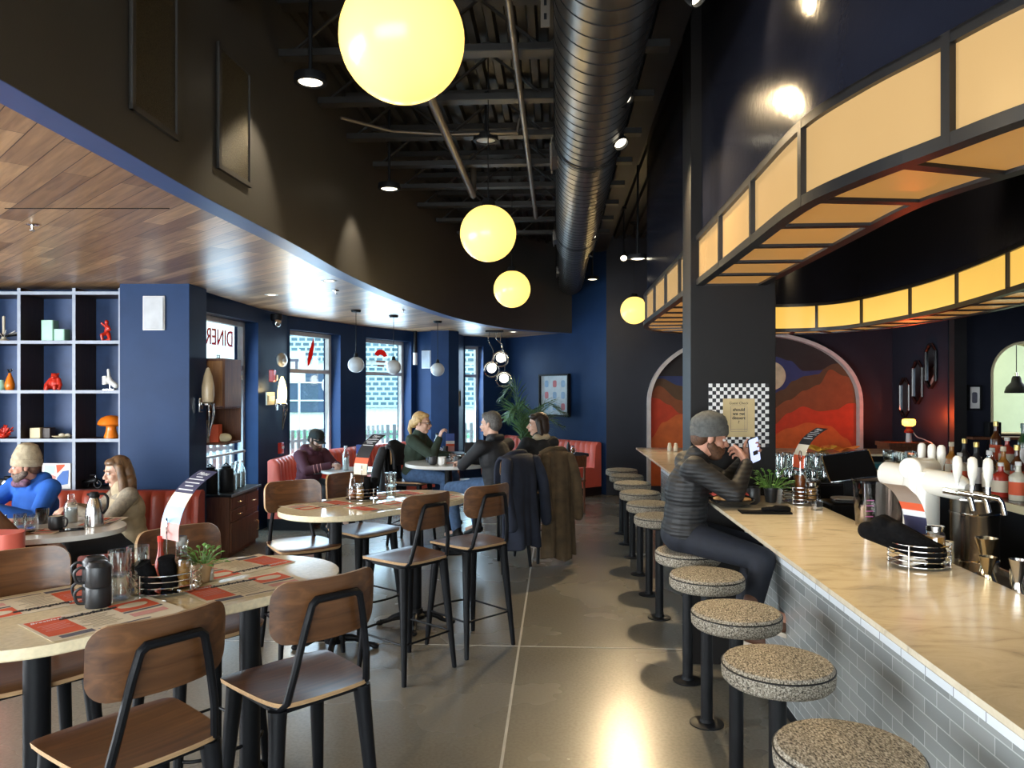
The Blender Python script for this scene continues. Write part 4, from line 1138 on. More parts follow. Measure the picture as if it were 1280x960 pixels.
def framed(name, label, cat, loc, rz, w, h, m_art, frm=BLACKP, fw=.02, matw=.0, arts=(), depth=.035):
    t = thing(name, label, cat, loc, rz); fr = MB()
    for s in (-1, 1): fr.box((s * (w / 2 - fw / 2), -depth / 2, 0), (fw, depth, h)); fr.box((0, -depth / 2, s * (h / 2 - fw / 2)), (w, depth, fw))
    fr.build('frame', frm, t, bevel=.003)
    a = MB(); a.box((0, -.010, 0), (w - fw, .012, h - fw)); a.build('print_sheet', m_art, t)
    for n, m_, x, z, sx, sz in arts: b = MB(); b.prism(rrect(sx, sz, min(sx, sz) * .3, 3, x, z), .0, .0015); b.T = None; o = b.build(n, m_, t); o.rotation_euler = (R(90), 0, 0); o.location = (0, -.0165, 0)
    return t
BLUEI = mat('pale_blue_ink', (.30, .48, .68), .7); REDI = mat('faded_red_ink', (.60, .22, .25), .7)
fa = math.atan2(W[7][1] - W[6][1], W[7][0] - W[6][0])
fx, fy = (695 - 640) / 950 * 13.2, 13.2
framed('framed_poster', 'framed poster of small blue and red drawings on the far blue wall', 'poster', (.76, 13.30, 1.615), fa, .80, .74, mat('pale_blue_paper', (.60, .70, .76), .7), BLACKP, .03,
       arts=[('drawing', m_, -.22 + .22 * i, .2 - .2 * j, .10, .12) for j in range(3) for i, m_ in enumerate([(BLUEI, REDI, BLUEI), (REDI, BLUEI, BLUEI), (BLUEI, BLUEI, REDI)][j])], depth=.06)
framed('framed_print', 'small framed drawing on the dark side of the blue pier', 'picture', (-.975, 13.22, 1.56), math.atan2(1.3, .17), .55, .32, PAPER, BLACKP, .03, arts=[('drawing', GREYP, 0, 0, .2, .18)])
mb = MB(); mb.cyl((0, 0, 0), (0, 0, .36), .03, n=10); mb.cyl((0, 0, -.2), (0, 0, 0), .035, n=10, mi=1)
tag(mb.build('conduit_drop', [BLACKP, WHITE], loc=(-1.62, 12.72, 2.33)), 'short black and white pipe drop hanging by the third window', 'pipe')

# window signs (read from outside, so mirrored here)
NEON = translucent('red_sign_vinyl', (.85, .05, .03))
q = V(W[1]) - V(W[0]); wa = math.atan2(q.y, q.x)
t = thing('window_sign', 'red lettering reading DINER seen from behind in the door glass', 'sign', (-3.38, 8.72, 2.27), wa)
text_mesh('lettering', 'DINER', .27, NEON, t, .003, loc=(.06, 0, .03), rot=(R(90), 0, R(180)), sx=.86)
text_mesh('lettering_small', 'ES', .10, PINKP, t, .003, loc=(.02, 0, -.20), rot=(R(90), 0, R(180)))
q = V(W[2]) - V(W[1]); wa = math.atan2(q.y, q.x); p = V(W[1]) + q.normalized() * .72; nrm = V((-q.y, q.x)).normalized() * .19
t = thing('window_sign', 'red slanted feather-like sign in the second window', 'sign', (p.x + nrm.x, p.y + nrm.y, 2.24), wa)
mb = MB(); mb.prism([(-.045, -.20), (.0, -.16), (.06, -.05), (.10, .10), (.09, .22), (.04, .12), (-.02, .0), (-.05, -.12)], 0, .006); mb.T = None; o = mb.build('sign_shape', NEON, t); o.rotation_euler = (R(90), 0, 0)
q = V(W[3]) - V(W[2]); wa = math.atan2(q.y, q.x); p = V(W[2]) + q.normalized() * .62; nrm = V((-q.y, q.x)).normalized() * .19
t = thing('window_sign', 'red curved sign over faint lettering in the third window', 'sign', (p.x + nrm.x, p.y + nrm.y, 2.24), wa)
mb = MB(); mb.prism([(.16 * math.cos(R(10 + 150 * i / 12)), .13 * math.sin(R(10 + 150 * i / 12))) for i in range(13)] + [(.07 * math.cos(R(160 - 150 * i / 12)), .04 * math.sin(R(160 - 150 * i / 12))) for i in range(13)], 0, .006); o = mb.build('sign_shape', NEON, t); o.rotation_euler = (R(90), 0, 0)
mb = MB(); mb.box((0, 0, -.07), (.22, .006, .03)); mb.box((0, 0, -.14), (.16, .006, .03)); mb.build('faint_lettering', PINKP, t)

# ================================================================== TABLEWARE
def mug(name, label, x, y, z, rz, up=True, group=None, m=None, s=1.0):
    t = thing(name, label, 'mug', (x, y, z), rz, group)
    pr = [(.029, 0), (.031, .002), (.032, .004), (.0415, .014), (.0425, .018), (.0425, .083), (.0415, .085), (.0400, .084), (.040, .02), (.028, .008), (0, .007)]
    pr = [(0, .004), (.028, .003)] + pr
    if not up: pr = [(r, .086 - zz) for r, zz in pr]
    mb = MB(); mb.lathe([(r * s, zz * s) for r, zz in pr], 28); mb.build('mug_body', m or MUG, t)
    z0, z1 = (.022, .072) if up else (.014, .064)
    mb = MB(); mb.tube(smooth_path([V((.040, 0, z1)) * s, V((.058, 0, z1 + .004)) * s, V((.074, 0, (z0 + z1) / 2 + .012)) * s, V((.066, 0, z0 + .004)) * s, V((.040, 0, z0)) * s], 5), .0052 * s, 8); mb.build('handle', m or MUG, t)
    return t
def tumbler(name, label, x, y, z, group=None, r=.036, h=.105, cat='glass', m=None):
    t = tag(bpy.data.objects.new(name, TUMB(r, h, m)), label, cat, group); C.objects.link(t); t.location = (x, y, z); return t
_tc = {}
def TUMB(r, h, m=None):
    k = (r, h, m)
    if k not in _tc:
        mb = MB(); mb.lathe([(0, .004), (r * .78, .003), (r * .82, 0), (r * .86, .004), (r * .93, h * .3), (r, h * .62), (r, h), (r - .0025, h), (r - .003, h * .62), (r * .86, h * .3), (r * .76, .012), (0, .011)], 22)
        _tc[k] = mb.mesh('tumbler', m or CLEAR)
    return _tc[k]
def caddy(label, x, y, z, r=.11, h=.078, group=None, rz=0, clip=0, rings=4):
    t = thing('wire_caddy', label, 'caddy', (x, y, z), rz, group)
    mb = MB()
    for k in range(rings):
        zz = .010 + (h - .012) * k / (rings - 1); mb.tube([(r * math.cos(a), r * math.sin(a), zz) for a in [2 * PI * i / 40 for i in range(40)]], .0026, 6, closed=True)
    mb.build('wire_rings', CHROME, t)
    for k in range(4):
        a = PI / 4 + k * PI / 2; mb = MB(); mb.cyl((r * 1.02 * math.cos(a), r * 1.02 * math.sin(a), 0), (r * 1.02 * math.cos(a), r * 1.02 * math.sin(a), h), .003, n=6); mb.build('upright', CHROME, t)
    mb = MB(); mb.lathe([(0, .008), (r, .008), (r, .011), (0, .011)], 30); mb.build('base_tray', CHROME, t)
    if clip:
        mb = MB(); mb.cyl((0, 0, .01), (0, 0, clip), .0032, n=8); mb.tube([(.0, .020 * math.cos(a), clip + .030 + .030 * math.sin(a)) for a in [2 * PI * i / 20 for i in range(20)]], .003, 6, closed=True); mb.build('menu_clip', CHROME, t)
    return t
def bottle(name, label, x, y, z, prof, m, cap=None, capm=None, group=None, cat='bottle', liquid=None, lm=None, band=None, n=18):
    """prof is the outline; cap (z0, z1, r); band (z0, z1, r, material) is a paper label"""
    t = thing(name, label, cat, (x, y, z), random.uniform(0, 6), group)
    mb = MB(); mb.lathe([(0, 0)] + prof + [(0, prof[-1][1])], n); mb.build('bottle_body', m, t)
    if liquid: mb = MB(); mb.lathe([(0, .003)] + [(max(r - .003, .001), max(zz, .003)) for r, zz in liquid] + [(0, liquid[-1][1])], n); mb.build('contents', lm, t)
    if cap: mb = MB(); mb.lathe([(0, cap[0]), (cap[2], cap[0]), (cap[2], cap[1] - .002), (cap[2] * .85, cap[1]), (0, cap[1])], 16); mb.build('cap', capm or BLACKP, t)
    if band: mb = MB(); mb.lathe([(band[2], band[0]), (band[2] + .0008, band[0]), (band[2] + .0008, band[1]), (band[2], band[1])], n); mb.build('paper_band', band[3], t)
    return t
def jar(name, label, x, y, z, r, h, lm, group=None, fill=.75, lid=True):
    return bottle(name, label, x, y, z, [(r * .9, 0), (r, .006), (r, h * .78), (r * .86, h * .86), (r * .86, h)], CLEAR, (h * .90, h + .008, r * .9) if lid else None, CHROME, group, 'jar', [(r, .004), (r, h * fill)], lm)
def napkin_roll(label, p0, p1, r=.024, group=None):
    p0, p1 = V(p0), V(p1); d = p1 - p0
    mb = MB(); n = 7; pts = [V((0, 0, 0)).lerp(d, i / (n - 1)) for i in range(n)]
    mb.tube(pts, [r * (1 + .10 * math.sin(i * 2.1)) for i in range(n)], 12)
    u = d.normalized()
    q = u.orthogonal().normalized()
    mb.tube([d - u * .002 + (q * math.cos(a) + u.cross(q) * math.sin(a)) * r * (1 - a / 16) for a in [i * .55 for i in range(22)]], .003, 5)
    return tag(mb.build('rolled_napkin', CLOTHB, loc=p0), label, 'napkin', group)
# printed paper menus
def placemat(label, x, y, z, rz, group, w=.43, h=.275, rich=True):
    t = thing('paper_menu', label, 'menu', (x, y, z), rz, group)
    def S(x_, y_): return (x_, y_, .0012 + .006 * max(0, (abs(x_) / (w / 2)) - .72) ** 2 * 8 * (1 if x_ > 0 else .6))
    mb = MB(); mb.sheet(lambda u, v: S((u - .5) * w, (v - .5) * h), 17, 5, .0006); mb.build('sheet', PAPER if rich else PAPERW, t)
    def blk(n, x0, x1, y0, y1, m, lift=.0009):
        b = MB(); b.grid(lambda u, v: V(S(x0 + (x1 - x0) * u, y0 + (y1 - y0) * v)) + V((0, 0, lift)), 9, 3); b.build(n, m, t)
    X, Y = w / 2, h / 2
    blk('red_print_block', -X + .012, -X + .125, -Y + .055, Y - .010, REDP)
    blk('grey_print_block', -X + .035, -X + .135, -Y + .012, -Y + .045, GREYP)
    blk('red_print_block', X - .155, X - .020, .012, Y - .010, REDP)
    b = MB(); n_ = 24; b.add([V(S(X - .088 + .052 * math.cos(2 * PI * i / n_), .072 + .030 * math.sin(2 * PI * i / n_))) + V((0, 0, .0016)) for i in range(n_)], [tuple(range(n_))]); b.build('pale_oval', PAPER, t)
    blk('grey_print_block', X - .155, X - .020, -.012, .004, GREYP)
    blk('pink_print_block', X - .150, X - .03, -.075, -.03, PINKP)
    blk('grey_rule', -.07, .10, -Y + .016, -Y + .026, GREYP)
    text_mesh('white_heading', 'Breakfast', .026, CARDW, t, .0002, loc=(-X + .070, Y - .038, .0042), shear=.25)
    text_mesh('script_heading', 'Sandwiches', .040, BLACKI, t, .0002, loc=(-.018, Y - .045, .0025), shear=.35, bold=.0026)
    b = MB()
    for k in range(9):
        yy = .055 - k * .017; b.box((-.025 + .01 * math.sin(k * 3), yy, .0024), (.115 - .02 * (k % 3), .0035, .0006))
    b.build('small_print', mat('tan_print', (.42, .35, .25), .7), t)
    b = MB()
    for k in range(5): b.box((-X + .068, .045 - k * .017, .0045), (.085 - .015 * (k % 2), .003, .0004))
    b.build('white_small_print', PINKP, t)
    return t
g = 'printed paper menus on the high tables'
TM = TZ + .0002
fm = TA; bmz = TA + PI
placemat('printed paper menu in front of the black mugs on the front table', *on(T1, -.25, .195), TM, fm + .05, g)
placemat('printed paper menu by the potted plant on the front table', *on(T1, .28, .19), TM, fm - .04, g)
placemat('printed paper menu left of the black mugs on the window side of the front table', *on(T1, -.36, -.19), TM, bmz, g)
placemat('printed paper menu behind the potted plant on the front table', *on(T1, .42, -.16), TM, bmz + .1, g)
placemat('printed paper menu in front of the wire caddy on the second table', *on(T2, -.12, .20), TM, fm, g)
placemat('printed paper menu at the right end of the second table', *on(T2, .37, .19), TM, fm + .05, g)
placemat('printed paper menu at the left end of the second table', *on(T2, -.37, -.17), TM, bmz, g)
placemat('printed paper menu on the window side of the second table beyond the glasses', *on(T2, .28, -.18), TM, bmz, g)

def menu_card(label, x, y, z, rz, s=1.0, bands=None):
    """tall card curling over from its clip; width along local y, leaning to local x"""
    t = thing('curled_menu', label, 'menu', (x, y, z), rz)
    P = smooth_path([V((0, 0, 0)), V((.004, 0, .06)), V((.028, 0, .125)), V((.075, 0, .185)), V((.135, 0, .225)), V((.165, 0, .24))], 8)
    P = resample(P, .006); w = .115
    def at(v):
        i = min(int(v * (len(P) - 1)), len(P) - 2); return P[i].lerp(P[i + 1], v * (len(P) - 1) - i) * s
    for n, v0, v1, m in bands or [('pink_band', 0, .20, PINKP), ('blue_band', .20, .40, mat('sky_print', (.30, .48, .72), .6)), ('cream_band', .40, .58, PAPER), ('dark_band', .58, 1, NAVYP)]:
        mb = MB(); mb.sheet(lambda u, v: at(v0 + (v1 - v0) * v) + V((0, (u - .5) * w * s, 0)), 3, 9, .0012); mb.build(n, m, t)
    mb = MB()
    for k, (v, ww) in enumerate(((.62, .09), (.68, .05), (.735, .09), (.80, .095), (.85, .04))):
        a, b_ = at(v), at(v + .014); d = (b_ - a).normalized(); n = V((-d.z, 0, d.x))
        mb.sheet(lambda u, q: a.lerp(b_, q) + n * .0016 + V((0, (u - .5) * ww * s, 0)), 2, 2, .0006)
    mb.build('white_lines', CARDW, t)
    a = at(.92); d = (at(.95) - at(.89)).normalized(); n = V((-d.z, 0, d.x))
    o = text_mesh('white_script', 'Menu', .030 * s, CARDW, t, .0003, shear=.3)
    M = Matrix((V((0, -1, 0)), d, n)).transposed().to_4x4(); M.translation = a + n * .002
    o.matrix_local = M
    return t

# ---- front table
mg = 'black stoneware mugs stacked upside down on the front table'
mx, my = -1.475, 2.71
for k, (dx, dy, zz, lab) in enumerate(((0, 0, 0, 'black mug upside down, bottom of the front stack'), (0, 0, .0745, 'black mug upside down, top of the front stack'), (-.058, .085, 0, 'black mug upside down, bottom of the rear stack half hidden by the front stack'), (-.058, .085, .0745, 'black mug upside down, top of the rear stack half hidden by the front stack'))):
    mug('stoneware_mug', lab, mx + dx, my + dy, TZ + zz, R(200 + 6 * (k % 2)), False, mg, s=1.0)
gx, gy = -1.445, 2.80
gi = 0
for dx, dy in ((0, 0), (.03, .075)):
    for zz in (0, .084):
        gi += 1
        tumbler('water_glass', ['clear tumbler beside the black mugs, bottom of the nearer stack', 'clear tumbler beside the black mugs, top of the nearer stack', 'clear tumbler between mugs and caddy, bottom of the rear stack', 'clear tumbler between mugs and caddy, top of the rear stack'][gi - 1], gx + dx, gy + dy, TZ + zz, 'stacked clear tumblers on the front table', .039, .098)
kx, ky = -1.335, 2.94
caddy('round chrome wire caddy on the front table, filled with black napkins and bottles', kx, ky, TZ, .124, .08, rz=.4, clip=.215, rings=4)
nb = TZ + .014
for k, (a, b, lab) in enumerate((((-.055, -.03, .02), (-.10, -.045, .112), 'black rolled napkin leaning left in the front caddy'), ((-.02, -.062, .02), (-.055, -.085, .118), 'black rolled napkin at the front of the front caddy'), ((.025, -.03, .02), (.02, -.05, .135), 'black rolled napkin upright in the middle of the front caddy'))):
    napkin_roll(lab, (kx + a[0], ky + a[1], TZ + a[2]), (kx + b[0], ky + b[1], TZ + b[2]), .031, 'black napkins in the front caddy')
bottle('ketchup_bottle', 'slim red sauce bottle in the front caddy', kx - .045, ky + .045, nb, [(.020, 0), (.021, .004), (.021, .075), (.014, .105), (.010, .13), (.010, .165)], KETCH, (.163, .185, .012), RED, band=(.02, .06, .0212, REDP))
bottle('glass_bottle', 'stout clear stoppered bottle of amber sauce in the front caddy', kx + .052, ky + .012, nb, [(.034, 0), (.036, .005), (.036, .095), (.034, .105), (.022, .115), (.021, .15), (.025, .172)], CLEAR, (.155, .19, .020), mat('smoky_stopper', (.32, .32, .30), .2), liquid=[(.035, .005), (.035, .09)], lm=AMBER)
jar('salt_shaker', 'small clear shaker right of the front caddy', kx + .11, ky + .135, TZ, .019, .06, WHITE)
menu_card('tall curled menu with a dark top rising from the front caddy', kx + .005, ky + .01, TZ + .19, R(56), 1.05)
def plant(name, label, x, y, z, s=1.0, pot=TERRA, n=46, hgt=.075):
    t = thing(name, label, 'plant', (x, y, z))
    mb = MB(); mb.lathe([(0, 0), (.024 * s, 0), (.026 * s, .002), (.034 * s, .066 * s), (.037 * s, .067 * s), (.037 * s, .075 * s), (.032 * s, .075 * s), (.030 * s, .062 * s), (0, .062 * s)], 22); mb.build('pot', pot, t)
    mb = MB(); rnd = random.Random(3)
    for k in range(n):
        a = rnd.uniform(0, 2 * PI); e = rnd.uniform(.15, 1.35); L_ = rnd.uniform(.6, 1) * hgt * s
        base = V((math.cos(a) * .012 * s, math.sin(a) * .012 * s, .062 * s)); d = V((math.cos(a) * math.cos(e), math.sin(a) * math.cos(e), math.sin(e)))
        tip = base + d * L_; q = d.cross(V((0, 0, 1))).normalized(); ln = .030 * s; w = .010 * s
        dd = (d + V((math.cos(a), math.sin(a), -.3)) * .5).normalized()
        mb.tube([base, tip], .0012 * s, 4)
        p0 = tip; p1 = tip + dd * ln * .5; p2 = tip + dd * ln - V((0, 0, .006 * s)); up = q.cross(dd)
        mb.add([p0, p1 + q * w - up * .002, p1 - q * w - up * .002, p2, p1 + up * .003], [(0, 2, 4), (0, 4, 1), (2, 3, 4), (4, 3, 1)])
    mb.build('leaves', LEAFM, t, fixn=False)
    return t
plant('potted_plant', 'small leafy plant in a tan pot on the front table', -1.245, 3.06, TZ, 1.05)

# ---- second table
kx, ky = -1.06, 5.36
caddy('round chrome wire caddy on the second table with sauces and napkins', kx, ky, TZ, .112, .085, rz=.2, clip=.18)
nb = TZ + .014
bottle('sauce_bottle', 'conical glass bottle half full of orange sauce in the second caddy', kx - .062, ky - .02, nb, [(.034, 0), (.036, .004), (.034, .05), (.020, .12), (.013, .155), (.013, .18)], CLEAR, None, None, liquid=[(.035, .005), (.031, .06)], lm=mat('orange_sauce', (.5, .14, .03), .3))
jar('mustard_jar', 'jar of brown mustard with silver lid in the second caddy', kx + .0, ky - .055, nb, .030, .10, AMBER)
for k, (a, b, lab) in enumerate((((.045, -.03, .02), (.048, -.045, .16), 'black rolled napkin upright at the front of the second caddy'), ((.075, .015, .02), (.09, .01, .15), 'black rolled napkin upright on the right side of the second caddy'), ((.03, .04, .02), (.03, .06, .155), 'black rolled napkin upright at the back of the second caddy'))):
    napkin_roll(lab, (kx + a[0], ky + a[1], TZ + a[2]), (kx + b[0], ky + b[1], TZ + b[2]), .025, 'black napkins in the second caddy')
menu_card('tall curled black menu rising from the caddy on the second table', kx - .02, ky + .05, TZ + .17, TA + .1, 1.15, [('cream_band', 0, .22, PAPER), ('brown_band', .22, .34, REDP), ('dark_band', .34, 1, BLACKI)])
for zz, lab in ((0, 'clear tumbler right of the second caddy, lower of the stacked pair'), (.084, 'clear tumbler right of the second caddy, upper of the stacked pair')):
    tumbler('water_glass', lab, -.865, 5.42, TZ + zz, 'stacked clear tumblers on the second table', .040, .10)

# ---- round table of three
z = .93
mug('black_mug', 'black mug at the left of the round white table', -.82, 7.86, z, 2.6, True)
mug('black_mug', 'black mug in the middle of the round white table', -.56, 7.92, z, 1.2, True)
mug('white_mug', 'white mug with a dark mark on the round white table', -.72, 7.83, z, -1.2, True, m=WHITE)
jar('dark_jar', 'dark red jar by the black jacket on the round white table', -.47, 8.02, z, .036, .10, KETCH)
caddy('wire caddy of condiments at the back of the round white table', -.60, 8.28, z, .085, .075)
tg = thing('table_tent', 'black folded card standing on the round white table', 'card', (-.44, 8.22, z), .3)
mb = MB(); mb.loft([[(-.075, -.035, 0), (-.075, 0, .21), (-.075, .035, 0)], [(.075, -.035, 0), (.075, 0, .21), (.075, .035, 0)]]); mb.build('card', BLACKI, tg)
mb = MB(); mb.sheet(lambda u, v: ((u - .5) * .15, -.0365 + .035 * .33 * v, .07 * v), 2, 2, .001); mb.build('cream_strip', PAPER, tg)
placemat('printed paper menu on the round white table', -.58, 8.06, z + .0002, .3, None, .30, .2)

# ---- tents, bottles and caddies on the back tables
def tent(label, x, y, z, rz):
    t = thing('table_card', label, 'card', (x, y, z), rz)
    mb = MB(); mb.box((0, 0, .012), (.11, .06, .02)); mb.build('card_base', CLEAR, t)
    for n, a, b, m in (('pink_band', .02, .10, PINKP), ('red_band', .10, .135, REDP), ('white_band', .135, .18, CARDW), ('blue_band', .18, .29, mat('royal_print', (.05, .10, .35), .6))):
        mb = MB(); mb.box((0, .0, (a + b) / 2), (.13, .004, b - a)); mb.build(n, m, t)
    return t
tent('blue and white standing card on the table of the man in maroon', -1.83, 9.25, .75, .1)
tent('blue and white standing card on the table in the far window corner', -.93, 11.45, .76, .2)
WATER = mat('cloudy_water', (.55, .62, .64), .15)
BPROF = [(.038, 0), (.042, .006), (.042, .17), (.030, .205), (.019, .225), (.019, .27)]
bottle('water_bottle', 'clear water bottle on the table of the man in maroon', -1.98, 9.05, .75, BPROF, CLEAR, (.262, .29, .021), OPAL, liquid=[(.04, .006), (.04, .15)], lm=WATER)
tumbler('water_glass', 'clear glass on the table of the man in maroon', -1.80, 9.0, .75)
bottle('squat_bottle', 'frosted squat bottle in front of the blue standing card', -1.76, 9.02, .75, [(.045, 0), (.05, .01), (.05, .1), (.02, .14), (.02, .17)], OPAL)
caddy('wire caddy on the dark table under the framed poster', .86, 11.22, .76, .09, .075)
bottle('dark_bottle', 'dark bottle in the caddy under the framed poster', .83, 11.2, .774, [(.028, 0), (.03, .004), (.03, .11), (.014, .15), (.014, .18)], MUG, (.17, .19, .015), RED)
jar('jar', 'small glass jar in the caddy under the framed poster', .90, 11.24, .774, .028, .10, AMBER)
tumbler('dark_tumbler', 'dark glass left of the caddy under the framed poster', .70, 11.12, .76, None, .036, .12, 'glass', MUG)
napkin_roll('black rolled napkin lying at the left edge of the dark table', (.55, 11.2, .79), (.66, 11.15, .79), .026)
caddy('wire caddy on the dark table in the far window corner', -1.12, 11.35, .76, .09, .075)
bottle('tall_bottle', 'tall pale bottle in the caddy in the far window corner', -1.12, 11.35, .774, BPROF, OPAL, (.262, .29, .021), BLACKP)
tumbler('dark_tumbler', 'dark tumbler beside the caddy in the far window corner', -.98, 11.2, .76, None, .04, .12, 'glass', MUG)

# ---- booth table on the left
z = .75
t = thing('carafe', 'brushed steel coffee carafe with a black lid on the booth table', 'carafe', (-2.93, 5.33, z), R(10))
mb = MB(); mb.lathe([(0, 0), (.058, 0), (.061, .004), (.060, .04), (.054, .11), (.043, .165), (.032, .192), (.030, .20), (0, .20)], 30); mb.build('steel_body', STEEL, t)
mb = MB(); mb.lathe([(.031, .198), (.034, .205), (.033, .225), (.024, .238), (0, .242)], 24); mb.box((-.03, 0, .222), (.03, .02, .016)); mb.build('lid', BLACKP, t)
mb = MB(); mb.tube(smooth_path([V((.026, 0, .222)), V((.065, 0, .222)), V((.088, 0, .19)), V((.084, 0, .13)), V((.058, 0, .085))], 6), .009, 8); mb.build('handle', BLACKP, t)
bottle('water_bottle', 'clear glass water bottle behind the mug on the booth table', -3.18, 5.48, z, [(.043, 0), (.046, .006), (.046, .12), (.032, .155), (.024, .165), (.024, .20)], CLEAR, None, None, liquid=[(.044, .006), (.044, .10)], lm=WATER)
mug('dark_mug', 'dark mug with a frothy drink in front on the booth table', -3.10, 5.17, z, R(-10), True, s=1.15)
mb = MB(); mb.lathe([(0, .003), (.0445, .0), (.0445, -.006), (0, -.006)], 20); tag(mb.build('milk_froth', PAPER, loc=(-3.10, 5.17, z + .094)), 'pale froth on the dark mug on the booth table', 'froth')
tumbler('dark_tumbler', 'dark stemless glass between bottle and hoodie on the booth table', -3.35, 5.42, z, None, .042, .11, 'glass', glass('smoky_glass', (.3, .32, .33), .15, .7))
for k, (x, y, lab) in enumerate(((-3.50, 5.20, 'clear tumbler on the booth table nearest the brown sleeve'), (-3.41, 5.27, 'clear tumbler on the booth table, second from the brown sleeve'), (-3.62, 5.30, 'clear tumbler on the booth table at the edge of the photo'), (-3.31, 5.22, 'clear tumbler on the booth table nearest the dark mug'))):
    tumbler('water_glass', lab, x, y, z, 'clear tumblers on the booth table', .04, .095)
placemat('printed paper menu under the dark mug on the booth table', -3.22, 5.10, z + .0002, R(8), 'printed paper menus on the booth table', .36, .24)
placemat('printed paper menu before the woman on the booth table', -2.96, 5.50, z + .0002, R(95), 'printed paper menus on the booth table', .34, .22)
placemat('printed paper menu before the blue hoodie on the booth table', -3.55, 5.5, z + .0002, R(180), 'printed paper menus on the booth table', .34, .22)
t = thing('phone', 'black phone lying by the carafe on the booth table', 'phone', (-2.99, 5.16, z), R(35))
mb = MB(); mb.prism(rrect(.15, .072, .012), 0, .009); mb.build('case', BLACKP, t, bevel=.002); mb = MB(); mb.prism(rrect(.14, .064, .008), .009, .0096); mb.build('screen', mat('dark_screen', (.01, .011, .014), .1), t)
mb = MB(); mb.tube(smooth_path([V((-.09, -.02, .006)), V((-.02, .0, .005)), V((.07, .03, .012))], 5), [.009] * 5 + [.006] * 5 + [.004], 8); tag(mb.build('pen', BLACKP, loc=(-3.24, 5.02, z + .004)), 'dark pen lying at the front of the booth table', 'pen')

# ================================================================== DISPLAY SHELVES
SX = [-5.62, -5.11, -4.62, -4.105, -3.66]; SZ = [.77, 1.245, 1.70, 2.165, 2.625]; SY0, SY1 = 7.12, 7.48
t = thing('display_shelf', 'built-in grid of blue-backed display shelves with dark wood sides', 'shelf unit')
mb = MB(); mb.box(((SX[0] + SX[-1]) / 2, 7.488, 1.34), (SX[-1] - SX[0], .016, 2.64)); mb.build('back_panel', mat('shelf_blue', (.035, .075, .19), .5), t)
for i, x in enumerate(SX[:-1] + [SX[-1] - .012]):
    mb = MB(); mb.box((x, (SY0 + SY1) / 2 + .003, 1.34), (.026, SY1 - SY0 - .006, 2.64)); mb.box((x, SY0 + .002, 1.34), (.03, .006, 2.64), mi=1); mb.build('divider', [SHWOOD, SHEDGE], t)
for z in SZ:
    mb = MB(); mb.box(((SX[0] + SX[-1]) / 2, (SY0 + SY1) / 2 + .003, z - .013), (SX[-1] - SX[0], SY1 - SY0 - .006, .024)); mb.box(((SX[0] + SX[-1]) / 2, SY0 + .001, z - .013), (SX[-1] - SX[0], .006, .03), mi=1); mb.build('shelf_board', [SHWOOD, SHEDGE], t)
mb = MB(); mb.box(((SX[0] + SX[-1]) / 2, 7.3, .38), (SX[-1] - SX[0], .34, .74)); mb.build('base_panel', SHWOOD, t)
def sx(px): return (px - 640) / 950 * 7.22
ys = 7.24
# top row
t = thing('spiky_dish', 'striped spiky dish with a pale stem on the top shelf at the photo edge', 'ornament', (sx(3), ys, SZ[3]))
mb = MB()
for k in range(22):
    a = 2 * PI * k / 22; mb.tube([(.02 * math.cos(a), .02 * math.sin(a), .05), (.14 * math.cos(a), .14 * math.sin(a), .07 + .03 * (k % 2))], [.008, .003], 6, mi=k % 2)
mb.build('spikes', [BLACKP, WHITE], t)
mb = MB(); mb.lathe([(0, 0), (.05, 0), (.05, .01), (.02, .03), (.012, .06), (.012, .24), (0, .245)], 14); mb.build('stem', PAPER, t)
def block_vase(label, x, h, w):
    t = thing('block_vase', label, 'vase', (x, ys, SZ[3])); mb = MB(); mb.prism(rrect(w, .10, .012), 0, h); mb.build('vase_body', MINT, t, bevel=.008)
    mb = MB(); mb.prism(rrect(w * .6, .06, .01), h, h + .0015); mb.build('mouth', BLACKP, t)
block_vase('taller square mint green vase on the top shelf', sx(61), .20, .115)
block_vase('shorter square mint green vase on the top shelf', sx(76), .115, .105)
def figure(label, x, z, m, kind):
    mb = MB()
    if kind == 'kneel':
        mb.cap((0, 0, .10), (.012, 0, .16), .030, .026); mb.ell((.0, 0, .215), (.022, .024, .028)); mb.cap((.0, -.01, .09), (-.03, -.05, .07), .022, .018); mb.cap((-.03, -.05, .07), (-.02, -.05, .01), .018, .014)
        mb.cap((.02, .0, .085), (.05, -.03, .03), .024, .018); mb.cap((.05, -.03, .02), (.0, -.02, .012), .018, .014); mb.cap((.02, 0, .165), (.055, -.03, .13), .015, .012); mb.cap((.055, -.03, .13), (.02, -.05, .11), .012, .01); mb.cap((-.01, 0, .165), (-.045, -.02, .205), .014, .011); mb.ell((0, 0, .012), (.05, .045, .012))
    else:
        mb.ell((0, 0, .075), (.058, .05, .065)); mb.ell((.005, -.01, .155), (.042, .04, .04)); mb.ell((.005, -.04, .145), (.022, .02, .018)); mb.ell((-.03, 0, .185), .012); mb.ell((.04, 0, .185), .012)
        for s in (-1, 1): mb.cap((s * .045, -.0, .12), (s * .078, -.03, .06), .024, .022); mb.cap((s * .078, -.03, .06), (s * .075, -.05, .014), .022, .018); mb.cap((s * .03, -.02, .04), (s * .045, -.07, .03), .026, .022); mb.cap((s * .045, -.075, .045), (s * .045, -.08, .014), .02, .018)
    o = soft('figurine', mb, m, None, .004, 2); o.location = (x, ys, z); o.scale = (.85, .85, .85); return tag(o, label, 'figurine')
figure('small glossy red kneeling figurine on the top shelf', sx(132), SZ[3], RED, 'kneel')
